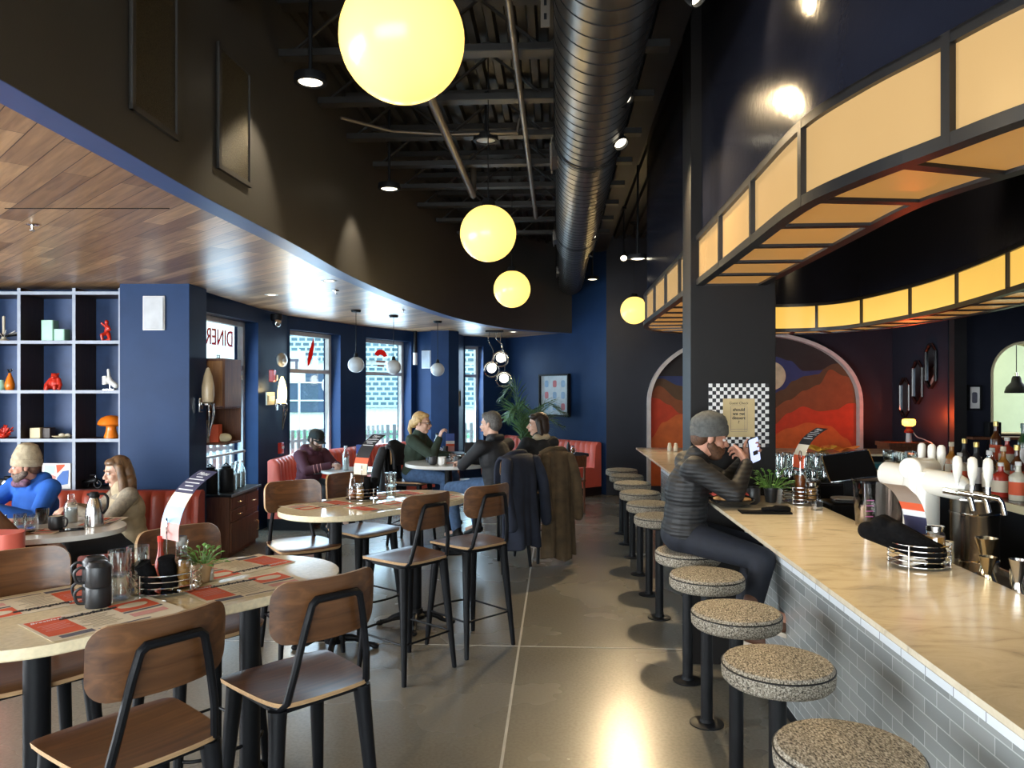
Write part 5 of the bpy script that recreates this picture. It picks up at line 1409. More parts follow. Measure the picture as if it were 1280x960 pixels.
# second row
bottle('green_vase', 'small green vase at the photo edge on the second shelf', sx(0), ys, SZ[2], [(.03, 0), (.04, .03), (.038, .06), (.02, .09), (.022, .10)], MINT, cat='vase')
t = bottle('orange_vase', 'teardrop orange vase with a bright top on the second shelf', sx(10.5), ys, SZ[2], [(.032, 0), (.042, .03), (.043, .06), (.030, .11), (.014, .15), (.012, .165)], ORANGE, cat='vase')
mb = MB()
for k in range(8): a = k * PI / 4; mb.cyl((0, 0, .16), (.025 * math.cos(a), .025 * math.sin(a), .205), .004, n=6)
mb.build('bright_sprig', CHROME, t)
figure('glossy red squatting ape-like figurine on the second shelf', sx(67), SZ[2], RED, 'ape')
mb = MB(); mb.ell((0, 0, .10), (.036, .026, .042)); mb.cap((.005, 0, .13), (.0, 0, .195), .015, .012)
for k in range(4): mb.cap((-.015, -.022, .128 - .021 * k), (-.042, -.012, .126 - .021 * k), .0115, .011); mb.cap((-.042, -.012, .126 - .021 * k), (-.03, .012, .126 - .021 * k), .011, .010)
mb.cap((.03, 0, .08), (.065, .01, .045), .024, .027)
t = thing('hand_sculpture', 'white thumbs-up hand sculpture on the second shelf', 'sculpture', (sx(134), ys, SZ[2]))
soft('hand', mb, WHITE, t, .004, 2)
mb = MB(); mb.box((.01, 0, .006), (.10, .05, .012)); mb.cyl((.015, 0, .01), (.015, 0, .07), .006, n=8); mb.build('stand', CHROME, t)
# third row
mb = MB(); rnd = random.Random(5)
for k in range(26):
    a, e = rnd.uniform(0, 2 * PI), rnd.uniform(.2, 1.4); L_ = rnd.uniform(.06, .12); d = V((math.cos(a) * math.cos(e), math.sin(a) * math.cos(e), math.sin(e)))
    mb.cap(d * .01 + V((0, 0, .02)), d * L_ + V((0, 0, .02)), .012, .008, n=8)
mb.ell((0, 0, .02), (.05, .05, .024))
o = soft('coral_ornament', mb, RED, None, .005, 1); o.location = (sx(2), ys, SZ[1]); tag(o, 'branching red coral ornament on the third shelf at the photo edge', 'ornament')
mb = MB(); mb.box((0, 0, .05), (.10, .09, .10)); tag(mb.build('pale_block', CREAM, loc=(sx(45.5), ys, SZ[1]), bevel=.005), 'pale square block on the third shelf, left of the dark block', 'block')
mb = MB(); mb.box((0, 0, .05), (.085, .09, .10)); tag(mb.build('dark_block', SHWOOD, loc=(sx(56.5), ys + .03, SZ[1]), bevel=.005), 'dark wooden block on the third shelf, right of the pale block', 'block')
t = thing('small_dish', 'low cream dish with small shells on the third shelf', 'dish', (sx(76), ys, SZ[1]))
mb = MB(); mb.lathe([(0, .004), (.03, 0), (.07, .012), (.085, .022), (.083, .025), (.068, .017), (0, .010)], 24); mb.build('dish_body', CREAM, t)
mb = MB(); mb.ell((.0, 0, .03), (.03, .025, .018)); mb.ell((.06, -.01, .026), (.028, .02, .02)); mb.build('shells', PAPER, t)
t = thing('mushroom_lamp', 'glossy orange mushroom shaped lamp on the third shelf', 'lamp', (sx(139), ys - .02, SZ[1]))
mb = MB(); mb.lathe([(0, 0), (.058, 0), (.064, .006), (.062, .02), (.047, .07), (.044, .10), (.05, .125), (0, .125)], 30); mb.build('stem', ORANGE, t)
mb = MB(); mb.lathe([(0, .112), (.05, .114), (.10, .120), (.118, .135), (.112, .16), (.085, .195), (.045, .215), (0, .221)], 34); mb.build('cap', ORANGE, t)
# low row
t = thing('small_painting', 'small colourful canvas leaning in the lower shelf behind the tan beanie', 'painting', (sx(74), 7.20, SZ[0] + .115), 0)
for n, m, x0, x1, z0, z1 in (('canvas', PAPERW, -.145, .125, -.115, .125), ):
    mb = MB(); mb.box(((x0 + x1) / 2, 0, (z0 + z1) / 2), (x1 - x0, .02, z1 - z0)); mb.build(n, m, t)
for n, m, P in (('mint_patch', MINT, [(-.12, .02), (-.03, .03), (-.02, .10), (-.12, .105)]), ('red_patch', REDP, [(.0, .03), (.07, .10), (.07, .115), (-.01, .11)]), ('blue_patch', mat('cobalt_paint', (.05, .16, .50), .6), [(-.02, -.09), (.10, -.07), (.11, .06), (.05, .05), (.0, -.01)]), ('pink_patch', PINKP, [(-.12, -.08), (-.04, -.08), (-.01, .0), (-.06, .02)])):
    mb = MB(); mb.prism(P, 0, .002); o = mb.build(n, m, t); o.rotation_euler = (R(90), 0, 0); o.location = (0, -.0105, 0)
t = thing('toy_camera', 'black vintage camera on the lower shelf at the photo edge', 'camera', (sx(8), ys, SZ[0]))
mb = MB(); mb.box((0, 0, .045), (.15, .07, .09)); mb.box((0, 0, .10), (.05, .05, .03)); mb.build('body', BLACKP, t, bevel=.008); mb = MB(); mb.T = Matrix.Translation((.02, -.04, .045)) @ Matrix.Rotation(PI / 2, 4, 'X'); mb.lathe([(0, .03), (.03, .03), (.034, -.005), (0, -.005)], 18); mb.build('lens', CHROME, t)
t = thing('toy_motorcycle', 'black model motorcycle with a silver bar on the lower shelf behind the woman', 'model', (sx(113), ys, SZ[0]))
mb = MB()
for x in (-.06, .06): mb.tube([(x + .035 * math.cos(a), 0, .038 + .035 * math.sin(a)) for a in [2 * PI * i / 20 for i in range(20)]], .008, 6, closed=True)
mb.cap((-.04, 0, .06), (.04, 0, .075), .02, .024); mb.build('body', BLACKP, t)
mb = MB(); mb.tube([(.06, 0, .04), (.035, 0, .12), (.01, -.05, .13)], .006, 6); mb.build('handlebar', CHROME, t)

# ================================================================== CABINETS BY THE DOOR
t = thing('drawer_cabinet', 'dark cherry drawer cabinet with a black top under the hutch by the door', 'cabinet', (-3.01, 8.12, 0))
mb = MB(); mb.box((0, 0, .335), (.30, .86, .57)); mb.box((0, 0, .025), (.27, .82, .05)); mb.build('body', DKWOOD, t, bevel=.004)
mb = MB(); mb.box((.01, 0, .632), (.34, .90, .022)); mb.build('top_slab', BLACKP, t, bevel=.003); mb = MB(); mb.box((.182, 0, .632), (.006, .90, .024)); mb.build('pale_edge', SHEDGE, t)
def drawer(y, z, w, h):
    mb = MB(); mb.box((.157, y, z), (.018, w, h)); o = mb.build('drawer', DKWOOD, t, bevel=.004)
    mb = MB(); mb.tube([(.166, y - .045, z), (.185, y - .035, z), (.185, y + .035, z), (.166, y + .045, z)], .005, 6); mb.build('handle', GOLDST, o)
drawer(-.20, .545, .42, .11); drawer(-.20, .42, .42, .11); drawer(.22, .50, .38, .18)
mb = MB(); mb.box((.157, 0, .20), (.018, .82, .30)); o = mb.build('door', DKWOOD, t, bevel=.004); mb = MB(); mb.tube([(.166, .34, .16), (.188, .34, .17), (.188, .34, .25), (.166, .34, .26)], .006, 6); mb.build('handle', GOLDST, o)
t = thing('hutch_cabinet', 'small cherry wood hutch with an open lower shelf in front of the door glass', 'cabinet', (-3.03, 7.80, 0))
mb = MB(); mb.box((0, 0, 1.77), (.34, .46, .50)); mb.box((-.155, 0, 1.34), (.02, .46, .38)); mb.box((0, 0, 1.165), (.34, .46, .02)); mb.box((0, -.0, 1.525), (.34, .46, .02)); mb.box((0, .22, 1.34), (.34, .02, .36)); mb.build('carcass', DKWOOD, t, bevel=.004)
mb = MB(); mb.box((0, -.236, 1.77), (.30, .014, .45)); o = mb.build('door', wood('honey_cherry', (.24, .10, .028), (.44, .21, .07), 3, 'Z', .3), t, bevel=.005)
mb = MB(); mb.tube(smooth_path([V((.05, -.243, 1.80)), V((.05, -.27, 1.77)), V((.05, -.27, 1.70)), V((.05, -.243, 1.67))], 4), .007, 6); mb.build('handle', GOLDST, o)
for i, (y, z0, h, w, m, lab) in enumerate(((-.12, 1.176, .22, .03, PAPER, 'pale booklet standing in the hutch shelf, left'), (-.06, 1.176, .18, .04, CARDW, 'white booklet standing in the hutch shelf beside the red box'))):
    mb = MB(); mb.box((0, 0, h / 2), (w, .16, h)); tag(mb.build('booklet', m, loc=(-3.11 + i * .045, 7.70, z0), bevel=.003), lab, 'booklet')
mb = MB(); mb.box((0, 0, .09), (.09, .10, .18)); tag(mb.build('red_box', REDP, loc=(-3.0, 7.70, 1.176), bevel=.004), 'red packet standing in the hutch shelf', 'box')
mb = MB(); mb.ell((0, 0, .045), (.075, .05, .045)); tag(mb.build('folded_cloth', CREAM, loc=(-2.92, 7.72, 1.176)), 'cream folded cloth lying in the hutch shelf', 'cloth')
for k, (y, x, lab) in enumerate(((7.80, -3.10, 'black insulated coffee urn on the drawer cabinet, nearer of two'), (7.92, -2.98, 'black insulated coffee urn on the drawer cabinet, farther of two'))):
    t = thing('coffee_urn', lab, 'urn', (x, y, .643), 0, 'black coffee urns by the door')
    mb = MB(); mb.lathe([(0, 0), (.075, 0), (.078, .006), (.078, .22), (.07, .245), (0, .25)], 24); mb.build('urn_body', BLACKP, t)
    mb = MB(); mb.lathe([(0, .245), (.05, .247), (.05, .27), (.03, .28), (0, .282)], 20); mb.tube([(-.05, 0, .26), (0, 0, .30), (.05, 0, .26)], .007, 6); mb.build('lid', BLACKP, t)
for k, y in enumerate((8.12, 8.26, 8.40)):
    bottle('water_bottle', ['clear water bottle on the drawer cabinet next to the black urns', 'middle one of three clear water bottles on the drawer cabinet', 'clear water bottle on the drawer cabinet farthest from the urns'][k], -2.99, y, .643, BPROF, CLEAR, (.262, .285, .021), OPAL, 'clear water bottles by the door', liquid=[(.04, .006), (.04, .16)], lm=WATER)

# ---- palm in the far corner
t = thing('potted_palm', 'tall feathery palm in the far corner behind the seated group', 'plant', (.22, 12.62, 0))
mb = MB(); mb.lathe([(0, 0), (.15, 0), (.19, .38), (.20, .40), (.17, .40), (.165, .36), (0, .36)], 22); mb.build('planter', TERRA, t)
mb = MB(); rnd = random.Random(11)
for k in range(13):
    a = 2 * PI * k / 13 + rnd.uniform(-.2, .2); L_ = rnd.uniform(.75, 1.15); top = rnd.uniform(.9, 1.75)
    if k in (5, 6, 7): top = 2.15; L_ = .62
    P = smooth_path([V((0, 0, .38)), V((math.cos(a) * .08, math.sin(a) * .08, .9)), V((math.cos(a) * .32 * L_, math.sin(a) * .32 * L_, .55 + top * .55)), V((math.cos(a) * .66 * L_, math.sin(a) * .46 * L_, .45 + top * .52))], 10)
    mb.tube(P, [.010 * (1 - .7 * i / len(P)) for i in range(len(P))], 5)
    for i in range(9, len(P)):
        d = (P[min(i + 1, len(P) - 1)] - P[i - 1]).normalized(); q = d.cross(V((0, 0, 1))).normalized()
        for s in (-1, 1):
            ll = .30 * math.sin(PI * min(1, (i - 7) / (len(P) - 6))) + .08
            e = P[i] + (q * s * .75 + d * .75 + V((0, 0, rnd.uniform(-.25, .2)))).normalized() * ll; m_ = P[i].lerp(e, .5) + V((0, 0, .02)); w = d * .011
            mb.add([P[i] - w, P[i] + w, m_ + w, e, m_ - w], [(0, 1, 2, 4), (4, 2, 3)])
mb.build('fronds', PALMM, t, fixn=False)

# ================================================================== ON AND BEHIND THE BAR
BZ = 1.05
def bb(x, d): return (x, d)
# checkered poster on the column
t = thing('checkered_sign', 'tan handwritten guest check on a black and white checkered board on the column', 'sign', (*B(1.116, 4.778), 1.546), BROT)
mb = MB(); mb.box((0, -.006, 0), (.366, .012, .392)); mb.build('board', BLACKI, t)
mb = MB(); q = .366 / 16
for i in range(16):
    for j in range(17):
        if (i + j) % 2 == 0: mb.box((-.183 + q * (i + .5), -.0125, -.196 + .392 / 17 * (j + .5)), (q * .98, .002, .392 / 17 * .98))
mb.build('white_checks', PAPERW, t)
mb = MB(); mb.box((.0, -.016, -.015), (.192, .006, .236)); mb.build('tan_check', mat('kraft_paper', (.50, .38, .19), .7), t)
for s_, z_, b_, sz in (('Guest Check', .075, 0, .022), ('should', .035, .0006, .027), ('we get', .010, .0006, .027), ('dessert', -.016, .0006, .027), ('?', -.042, .0006, .024)):
    text_mesh('handwriting', s_, sz, BLACKI, t, .0004, loc=(-.002, -.0195, z_), rot=(R(90), 0, 0), bold=b_, shear=.1)
mb = MB()
for z_ in (.06, -.085, -.10): mb.box((0, -.0195, z_), (.10, .001, .0015))
for x_ in (-.05, .05, .035): mb.box((x_, -.0195, -.02), (.0015, .001, .15))
mb.build('ruled_lines', GREYP, t)

# the diner's plate
t = thing('bar_plate', 'black shallow bowl of food in front of the man at the bar', 'plate', (1.235, 4.27, BZ))
mb = MB(); mb.lathe([(0, .004), (.05, 0), (.07, .004), (.115, .030), (.128, .042), (.124, .044), (.105, .034), (.06, .014), (0, .012)], 34); mb.build('bowl', mat('black_ceramic', (.012, .012, .013), .25), t)
mb = MB(); rnd = random.Random(2)
for k in range(16): a = rnd.uniform(0, 2 * PI); r_ = rnd.uniform(.02, .085); mb.ell((r_ * math.cos(a), r_ * math.sin(a), .038 + .01 * rnd.random()), (.026, .016, .013), Matrix.Rotation(rnd.uniform(0, 3), 3, 'Z'))
mb.build('potatoes', mat('roast_potato', (.52, .26, .09), .6), t)
mb = MB()
mb.sheet(lambda u, v: ((u - .5) * .20 - .01, (v - .5) * .10 + .03, .062 + .018 * math.sin(u * 9) * math.sin(v * 4) + .016 * math.sin(u * PI)), 14, 6, .004); mb.build('red_wrap', mat('red_napkin_paper', (.50, .07, .05), .6), t)
mb = MB(); mb.prism(rrect(.05, .035, .008), .05, .062); mb.build('toast', CREAM, t)
mug('bar_mug', 'black mug on the bar beside the plate', 1.375, 4.36, BZ, R(120), True, s=1.12)
t = thing('folded_napkin', 'black linen napkin folded flat on the bar before the plate', 'napkin', (1.34, 4.03, BZ), R(-4))
mb = MB(); mb.sheet(lambda u, v: ((u - .5) * .26, (v - .5) * .10, .006 + .004 * math.sin(u * 7 + v * 3) * v), 14, 6, .009); mb.build('cloth', CLOTHB, t)
mb = MB(); mb.tube(smooth_path([V((-.02, -.02, .02)), V((.05, -.015, .026)), V((.13, .0, .02))], 5), [.012] * 5 + [.018] * 5 + [.012], 10); mb.build('rolled_edge', CLOTHB, t)
# caddy by the column
kx, ky = 1.665, 4.39
caddy('wire caddy on the bar beside the column, holding iced tea and greenery', kx, ky, BZ, .098, .10, rings=5, clip=.24)
bottle('tea_bottle', 'tall glass of dark iced tea in the caddy beside the column', kx - .012, ky - .03, BZ + .014, [(.030, 0), (.031, .004), (.034, .17), (.034, .18)], CLEAR, liquid=[(.03, .004), (.033, .15)], lm=mat('iced_tea', (.22, .06, .015), .2), cat='glass')
jar('amber_jar', 'jar of amber sauce with silver lid in the caddy beside the column', kx + .052, ky - .03, BZ + .014, .030, .10, AMBER)
plant('herb_pot', 'small grey-green herb plant beside the caddy at the column', kx - .16, ky + .03, BZ, 1.15, MUG, 46, .11)
menu_card('curled dark menu rising from the caddy beside the column', kx + .0, ky + .03, BZ + .20, R(12), .95, [('red_band', 0, .25, REDP), ('cream_band', .25, .48, PAPER), ('dark_band', .48, 1, BLACKI)])
t = thing('shot_glass', 'tiny square clear glass with dark print on the bar', 'glass', (1.655, 4.13, BZ), .2)
mb = MB(); mb.prism(rrect(.05, .05, .008), 0, .055); mb.build('glass_body', CLEAR, t); mb = MB(); mb.box((0, -.0262, .035), (.034, .0008, .028)); mb.build('printed_mark', BLACKI, t)
# near caddy
kx, ky = 1.515, 2.83
caddy('wire caddy nearest the camera on the bar, with a big black napkin and a jar', kx, ky, BZ, .105, .088, rings=5)
t = thing('bundled_napkins', 'large bundle of black napkins leaning left out of the near bar caddy', 'napkin', (kx, ky, BZ + .02))
mb = MB()
mb.cap((.05, -.02, .03), (-.13, .03, .125), .040, .034); mb.cap((.06, .03, .03), (-.10, .06, .13), .038, .03); mb.cap((.03, -.05, .03), (-.09, -.01, .115), .036, .03); mb.cap((0, .0, .03), (-.17, .05, .10), .03, .034)
soft('cloth_bundle', mb, CLOTHB, t, .006, 2)
jar('sauce_jar', 'jar of amber sauce with silver rim in the near bar caddy', kx + .062, ky + .005, BZ + .014, .036, .125, AMBER)
t = menu_card('striped red white and navy menu curling left above the near bar caddy', kx + .015, ky + .05, BZ + .11, R(208), .80, [('navy_band', 0, .26, NAVYP), ('white_band', .26, .36, CARDW), ('red_band', .36, .50, REDP), ('taupe_band', .50, 1, mat('taupe_print', (.28, .22, .18), .6))])

# beer tower
t = thing('beer_tower', 'white beer tower with two rounded arms and white tap handles', 'beer tower', (1.83, 3.40, .862))
ENAM = mat('white_enamel', (.72, .70, .63), .18, var=.03)
mb = MB(); mb.lathe([(.11, 0), (.11, .012), (.078, .02), (.074, .05), (.074, .46), (.07, .48), (0, .485)], 34); mb.build('column', ENAM, t)
def pipe(p0, p1, r):
    p0, p1 = V(p0), V(p1); d = (p1 - p0).normalized(); mb = MB()
    mb.tube([p0 - d * .004, p0, p0 + d * .02, p1 - d * .05, p1 - d * .02, p1], [r * .86, r * .96, r, r, r * .8, r * .4], 28); return mb
pipe((-.075, .17, .45), (.085, -.21, .425), .056).build('near_arm', ENAM, t)
pipe((-.06, -.02, .49), (.16, .19, .47), .05).build('far_arm', ENAM, t)
mb = MB(); d = (V((-.075, .17, .45)) - V((.085, -.21, .425))).normalized(); p = V((-.075, .17, .45)) + d * .006
o = MB(); o.T = d.to_track_quat('Z', 'Y').to_matrix().to_4x4(); o.prism([(.014, 0), (.006, .02), (-.006, .02), (-.016, .004), (-.012, -.016), (.008, -.018)], 0, .002); o.T = None
o.build('maroon_mark', mat('maroon_print', (.14, .02, .06), .5), t, loc=p)
mb = MB(); mb.T = Matrix.Translation((-.02, -.0745, .20)) @ Matrix.Rotation(PI / 2, 4, 'X'); mb.lathe([(0, .003), (.019, .003), (.02, 0), (0, 0)], 20); mb.build('orange_badge', mat('orange_badge', (.62, .22, .05), .5), t)
mb = MB()
for x in (-.052, -.046): mb.box((x, -.057, .18), (.0015, .004, .22))
mb.build('dark_pinstripes', BLACKI, t)
for k, (x, y) in enumerate(((.045, -.20), (.075, -.255), (.105, -.31), (.165, .30), (.170, .22), (.175, .15))):
    z = .435 if k < 3 else .455
    mb = MB(); mb.lathe([(.008, 0), (.010, .03), (.017, .05), (.0195, .09), (.017, .118), (.008, .128), (0, .129)], 18, c=(x, y, z)); mb.build('tap_handle', ENAM, t)
    mb = MB(); mb.cyl((x, y, z - .03), (x, y, z + .01), .011, n=12); mb.cyl((x - .05, y + .02, z - .02), (x + .035, y - .014, z - .035), .013, n=12); mb.tube([(x + .03, y - .01, z - .03), (x + .045, y - .018, z - .05), (x + .055, y - .022, z - .10)], .010, 10); mb.build('tap_faucet', CHROME, t)
t = thing('steel_bucket', 'tall polished steel bucket behind the white beer tower', 'bucket', (2.02, 3.32, .862))
mb = MB(); mb.lathe([(0, 0), (.088, 0), (.092, .006), (.096, .36), (.100, .365), (.100, .372), (.092, .37), (.086, .02), (0, .015)], 36); mb.build('bucket_body', STEEL, t)
mb = MB(); mb.lathe([(.097, .30), (.0995, .305), (.097, .31)], 36); mb.lathe([(.094, .10), (.097, .105), (.094, .11)], 36); mb.build('bands', CHROME, t)
t = thing('plastic_tub', 'tall clear plastic measuring tub behind the bar by the beer tower', 'tub', (1.74, 3.62, .862))
TUBM = glass('cloudy_plastic', (.80, .68, .60), .12, .62)
mb = MB(); mb.loft([[(x * f, y * f, z) for x, y in rrect(.19, .15, .03)] for f, z in ((.78, .0), (1, .40), (1.06, .402), (1.06, .412))], caps=False); mb.prism([(x * .78, y * .78) for x, y in rrect(.19, .15, .03)], .0, .004); mb.build('tub_wall', TUBM, t)
mb = MB()
for k in range(4): mb.box((-.075 + .002 * k, -.078 + .0005 * k, .25 + .025 * k), (.035, .002, .004))
mb.build('purple_scale', mat('purple_print', (.35, .08, .25), .6), t)
mb = MB(); mb.prism([(x * .76, y * .76) for x, y in rrect(.19, .15, .03)], .006, .12); mb.build('purple_syrup', mat('purple_syrup', (.10, .03, .05), .3), t)
bottle('spice_bottle', 'small bottle with a black cap and pink label beside the plastic tub', 1.80, 3.30, .862, [(.026, 0), (.026, .16), (.02, .17)], mat('pink_salt', (.62, .38, .28), .5), (.17, .20, .024), BLACKP)
bottle('white_bottle', 'cream capped bottle between the plastic tub and beer tower', 1.845, 3.22, .862, [(.026, 0), (.026, .15), (.02, .165)], CREAM, (.165, .20, .024), PAPER)
# service ledge with jiggers
t = thing('service_ledge', 'steel bartender ledge with black mat inside the near end of the bar', 'ledge', (0, 0, 0), BROT)
mb = MB(); mb.box((1.61, 2.1, .93), (.20, 2.0, .11)); mb.build('steel_ledge', STEEL, t, bevel=.003); mb = MB(); mb.box((1.61, 2.1, .989), (.17, 1.9, .008)); mb.build('rubber_mat', BLACKP, t)
def jigger(label, x, y, r, h, m):
    z = .9935
    mb = MB(); mb.lathe([(r * .95, 0), (r, .002), (r * .35, h * .48), (r * .35, h * .52), (r * .9, h), (r * .84, h), (r * .3, h * .56), (0, h * .55)], 22); tag(mb.build('jigger', m, loc=(x, y, z)), label, 'jigger', 'cocktail jiggers on the ledge')
jigger('brass-toned jigger on the ledge, wide and tallest, right behind the near bar caddy', 1.71, 2.74, .042, .175, GOLDST)
jigger('small brass-toned jigger on the ledge, left of the tallest one', 1.665, 2.66, .032, .125, GOLDST)
jigger('silver hourglass jigger on the ledge, nearest the bar edge', 1.665, 2.50, .030, .150, STEEL)
jigger('copper-toned jigger on the ledge at the right edge of the photo', 1.70, 2.34, .030, .115, mat('copper_tone', (.60, .30, .14), .25, 1.0))
tumbler('steel_cup', 'short steel cup on the ledge between the jiggers', 1.74, 2.60, .9935, None, .033, .09, 'cup', STEEL)
# drying glasses
t = thing('glass_rack', 'low black rack of drying glasses behind the bar', 'rack', (2.15, 5.75, .905))
mb = MB(); mb.box((0, 0, .05), (.62, .40, .10)); mb.build('rack_base', BLACKP, t, bevel=.006); mb = MB(); mb.box((0, 0, .105), (.58, .37, .01)); mb.build('rack_mat', BLACKP, t)
me_up = TUMB(.036, .105)
for iz in range(2):
    for ix in range(7 - iz):
        for iy in range(4 - iz):
            o = bpy.data.objects.new('bar_tumbler', me_up); C.objects.link(o); o.location = (2.15 - .255 + .085 * ix + .042 * iz, 5.62 + .086 * iy + .043 * iz, .905 + .110 + .105 + .106 * iz); o.rotation_euler = (PI, 0, 0)
            tag(o, 'clear tumbler upside down among the drying glasses, %s layer of the rack' % ('lower', 'upper')[iz], 'glass', 'drying tumblers in the %s layer' % ('lower', 'upper')[iz])
# till and clutter
t = thing('till_tablet', 'dark tablet till with a pale edge tilted on its stand behind the bar', 'tablet', (2.24, 5.05, .862), R(-18))
mb = MB(); mb.T = Matrix.Translation((0, 0, .33)) @ Matrix.Rotation(R(52), 4, 'X') @ Matrix.Rotation(R(12), 4, 'Z'); mb.prism(rrect(.30, .21, .015), 0, .012); mb.T = mb.T @ Matrix.Translation((0, 0, .0)); mb.build('tablet_case', BLACKP, t)
mb = MB(); mb.T = Matrix.Translation((0, 0, .33)) @ Matrix.Rotation(R(52), 4, 'X') @ Matrix.Rotation(R(12), 4, 'Z'); mb.tube([(x, y, .0125) for x, y in rrect(.30, .21, .015)], .004, 6, closed=True); mb.build('pale_edge', CHROME, t)
mb = MB(); mb.box((0, .03, .15), (.06, .05, .30)); mb.box((0, .03, .01), (.2, .18, .02)); mb.build('stand', BLACKP, t, bevel=.004)
t = thing('receipt_printer', 'black receipt printer below the till tablet', 'printer', (2.06, 4.72, .862), R(-5))
mb = MB(); mb.box((0, 0, .075), (.22, .24, .15)); mb.build('casing', BLACKP, t, bevel=.015); mb = MB(); mb.box((0, -.02, .154), (.12, .10, .006)); mb.build('paper_slot', STEEL, t)
t = thing('white_saucer', 'small white saucer on the black printer behind the bar', 'saucer', (2.06, 4.70, 1.021))
mb = MB(); mb.lathe([(0, .004), (.04, 0), (.085, .012), (.083, .016), (.04, .007), (0, .008)], 26); mb.build('saucer', WHITE, t)
t = thing('steel_tin', 'brushed steel tin in front of the drying glasses', 'tin', (2.05, 5.28, .862))
mb = MB(); mb.lathe([(0, 0), (.085, 0), (.088, .005), (.088, .22), (.082, .22), (.08, .01), (0, .008)], 26); mb.build('tin', STEEL, t)
tumbler('steel_shaker', 'polished cocktail shaker tin beside the plastic tub', 1.80, 3.86, .862, None, .045, .26, 'shaker', STEEL)
t = thing('garnish_tray', 'steel tray of pale citrus garnish behind the bar', 'tray', (1.87, 4.18, .862), BROT)
mb = MB(); mb.loft([[(x, y, z) for x, y in rrect(w, l, .01)] for w, l, z in ((.22, .44, 0), (.24, .46, .07), (.225, .445, .07), (.21, .43, .006))]); mb.build('tray_body', STEEL, t)
mb = MB(); rnd = random.Random(9)
for k in range(60): mb.box((rnd.uniform(-.09, .09), rnd.uniform(-.2, .2), .03 + rnd.uniform(0, .05)), (.03, .025, .022), M=Matrix.Rotation(rnd.uniform(0, 3), 3, (rnd.random(), rnd.random(), 1)))
o = mb.build('citrus_pieces', mat('pale_citrus', (.66, .56, .34), .4), t, bevel=.003); o['kind'] = 'stuff'

# far leg of the bar
def sh(label, x, y):
    mb = MB(); mb.lathe([(0, 0), (.022, 0), (.024, .05), (.018, .062), (.018, .08), (.01, .088), (0, .089)], 16); tag(mb.build('shaker', PAPER, loc=(x, y, BZ)), label, 'shaker', 'shakers on the far end of the bar')
sh('left one of two pale shakers on the far corner of the bar', 1.69, 8.15); sh('right one of two pale shakers on the far corner of the bar', 1.75, 8.12)
for lab, x, m, s in (('crumpled yellow cloth on the far leg of the bar', 3.27, mat('yellow_cloth', (.72, .42, .05), .8), 1), ('crumpled orange cloth on the far leg of the bar', 3.50, mat('orange_cloth', (.75, .20, .03), .8), 1.1)):
    mb = MB(); rnd = random.Random(int(x * 100)); mb.sheet(lambda u, v: ((u - .5) * .34 * s, (v - .5) * .20, .03 + .028 * math.sin(u * 11 + v * 3) * math.sin(v * 6 + u * 4)), 20, 10, .006); tag(mb.build('bar_cloth', m, loc=(x, 8.15, BZ + .003)), lab, 'cloth')
t = thing('blue_crate', 'teal patterned box on the white shelf under the far bar leg', 'box', (3.60, 7.50, .855), BROT)
mb = MB(); mb.box((0, 0, .065), (.28, .2, .13)); mb.build('box_body', mat('teal_box', (.02, .16, .22), .6), t, bevel=.004); mb = MB()
for k in range(7): mb.tube([(-.12 + .035 * k, -.102, .09), (-.105 + .035 * k, -.102, .06), (-.085 + .035 * k, -.102, .09)], .004, 5)
mb.build('dark_pattern', NAVYP, t)
for k, (x, lab) in enumerate(((3.36, 'tumbler on the white shelf left of the teal box'), (3.79, 'tumbler on the white shelf right of the teal box'))): tumbler('water_glass', lab, x, 7.45, .855, None, .036, .12)
for k in range(5): o = jar('preserve_jar', ['first', 'second', 'third', 'fourth', 'fifth'][k] + ' small jar from the left in the row behind the far beer taps', 3.62 + .085 * k, 6.9 - .02 * k, 1.05 if False else .95, .036, .12, [AMBER, KETCH, PAPER, AMBER, PAPER][k], 'small jars behind the far taps')
t = thing('jar_stand', 'black stand carrying small jars behind the far beer taps', 'stand', (3.79, 6.86, 0)); mb = MB(); mb.box((0, 0, .475), (.52, .2, .95)); mb.build('stand_body', BLACKP, t, bevel=.004)

# bottles on the back bar
def lb(r, h, neck=.014, sh_=.62, nl=.28): return [(r * .96, 0), (r, .006), (r, h * sh_), (r * .92, h * (sh_ + .04)), (neck * 1.2, h * (sh_ + .14)), (neck, h * (1 - nl * .6)), (neck, h * .97)]
BG = {'clear': CLEAR, 'green': mat('dark_green_glass', (.015, .06, .025), .12), 'brown': mat('brown_glass', (.07, .022, .008), .12), 'amberg': mat('amber_liquor', (.42, .17, .03), .15), 'red': mat('red_liquor', (.40, .04, .025), .15), 'teal': mat('teal_liquor', (.06, .30, .26), .2), 'yellow': mat('yellow_liquor', (.68, .48, .07), .25), 'pale': mat('pale_liquor', (.60, .56, .44), .15), 'black': MUG, 'coral': mat('coral_liquor', (.70, .20, .12), .25)}
rows = [(2.90, 4.30, .0), (3.02, 4.36, .0), (3.12, 4.44, .12), (3.24, 4.52, .12)]
kinds = [('black', .30, .038, 'gold'), ('yellow', .24, .045, 'red'), ('pale', .22, .05, 'white'), ('coral', .19, .05, 'white'), ('teal', .24, .042, 'white'), ('red', .20, .05, 'white'), ('brown', .30, .038, 'gold'), ('amberg', .28, .04, 'cream'), ('green', .30, .036, 'green'), ('clear', .26, .04, 'white')]
capm = {'gold': mat('gold_cap', (.62, .44, .14), .3, .8), 'red': RED, 'white': PAPERW, 'cream': PAPER, 'green': BG['green']}
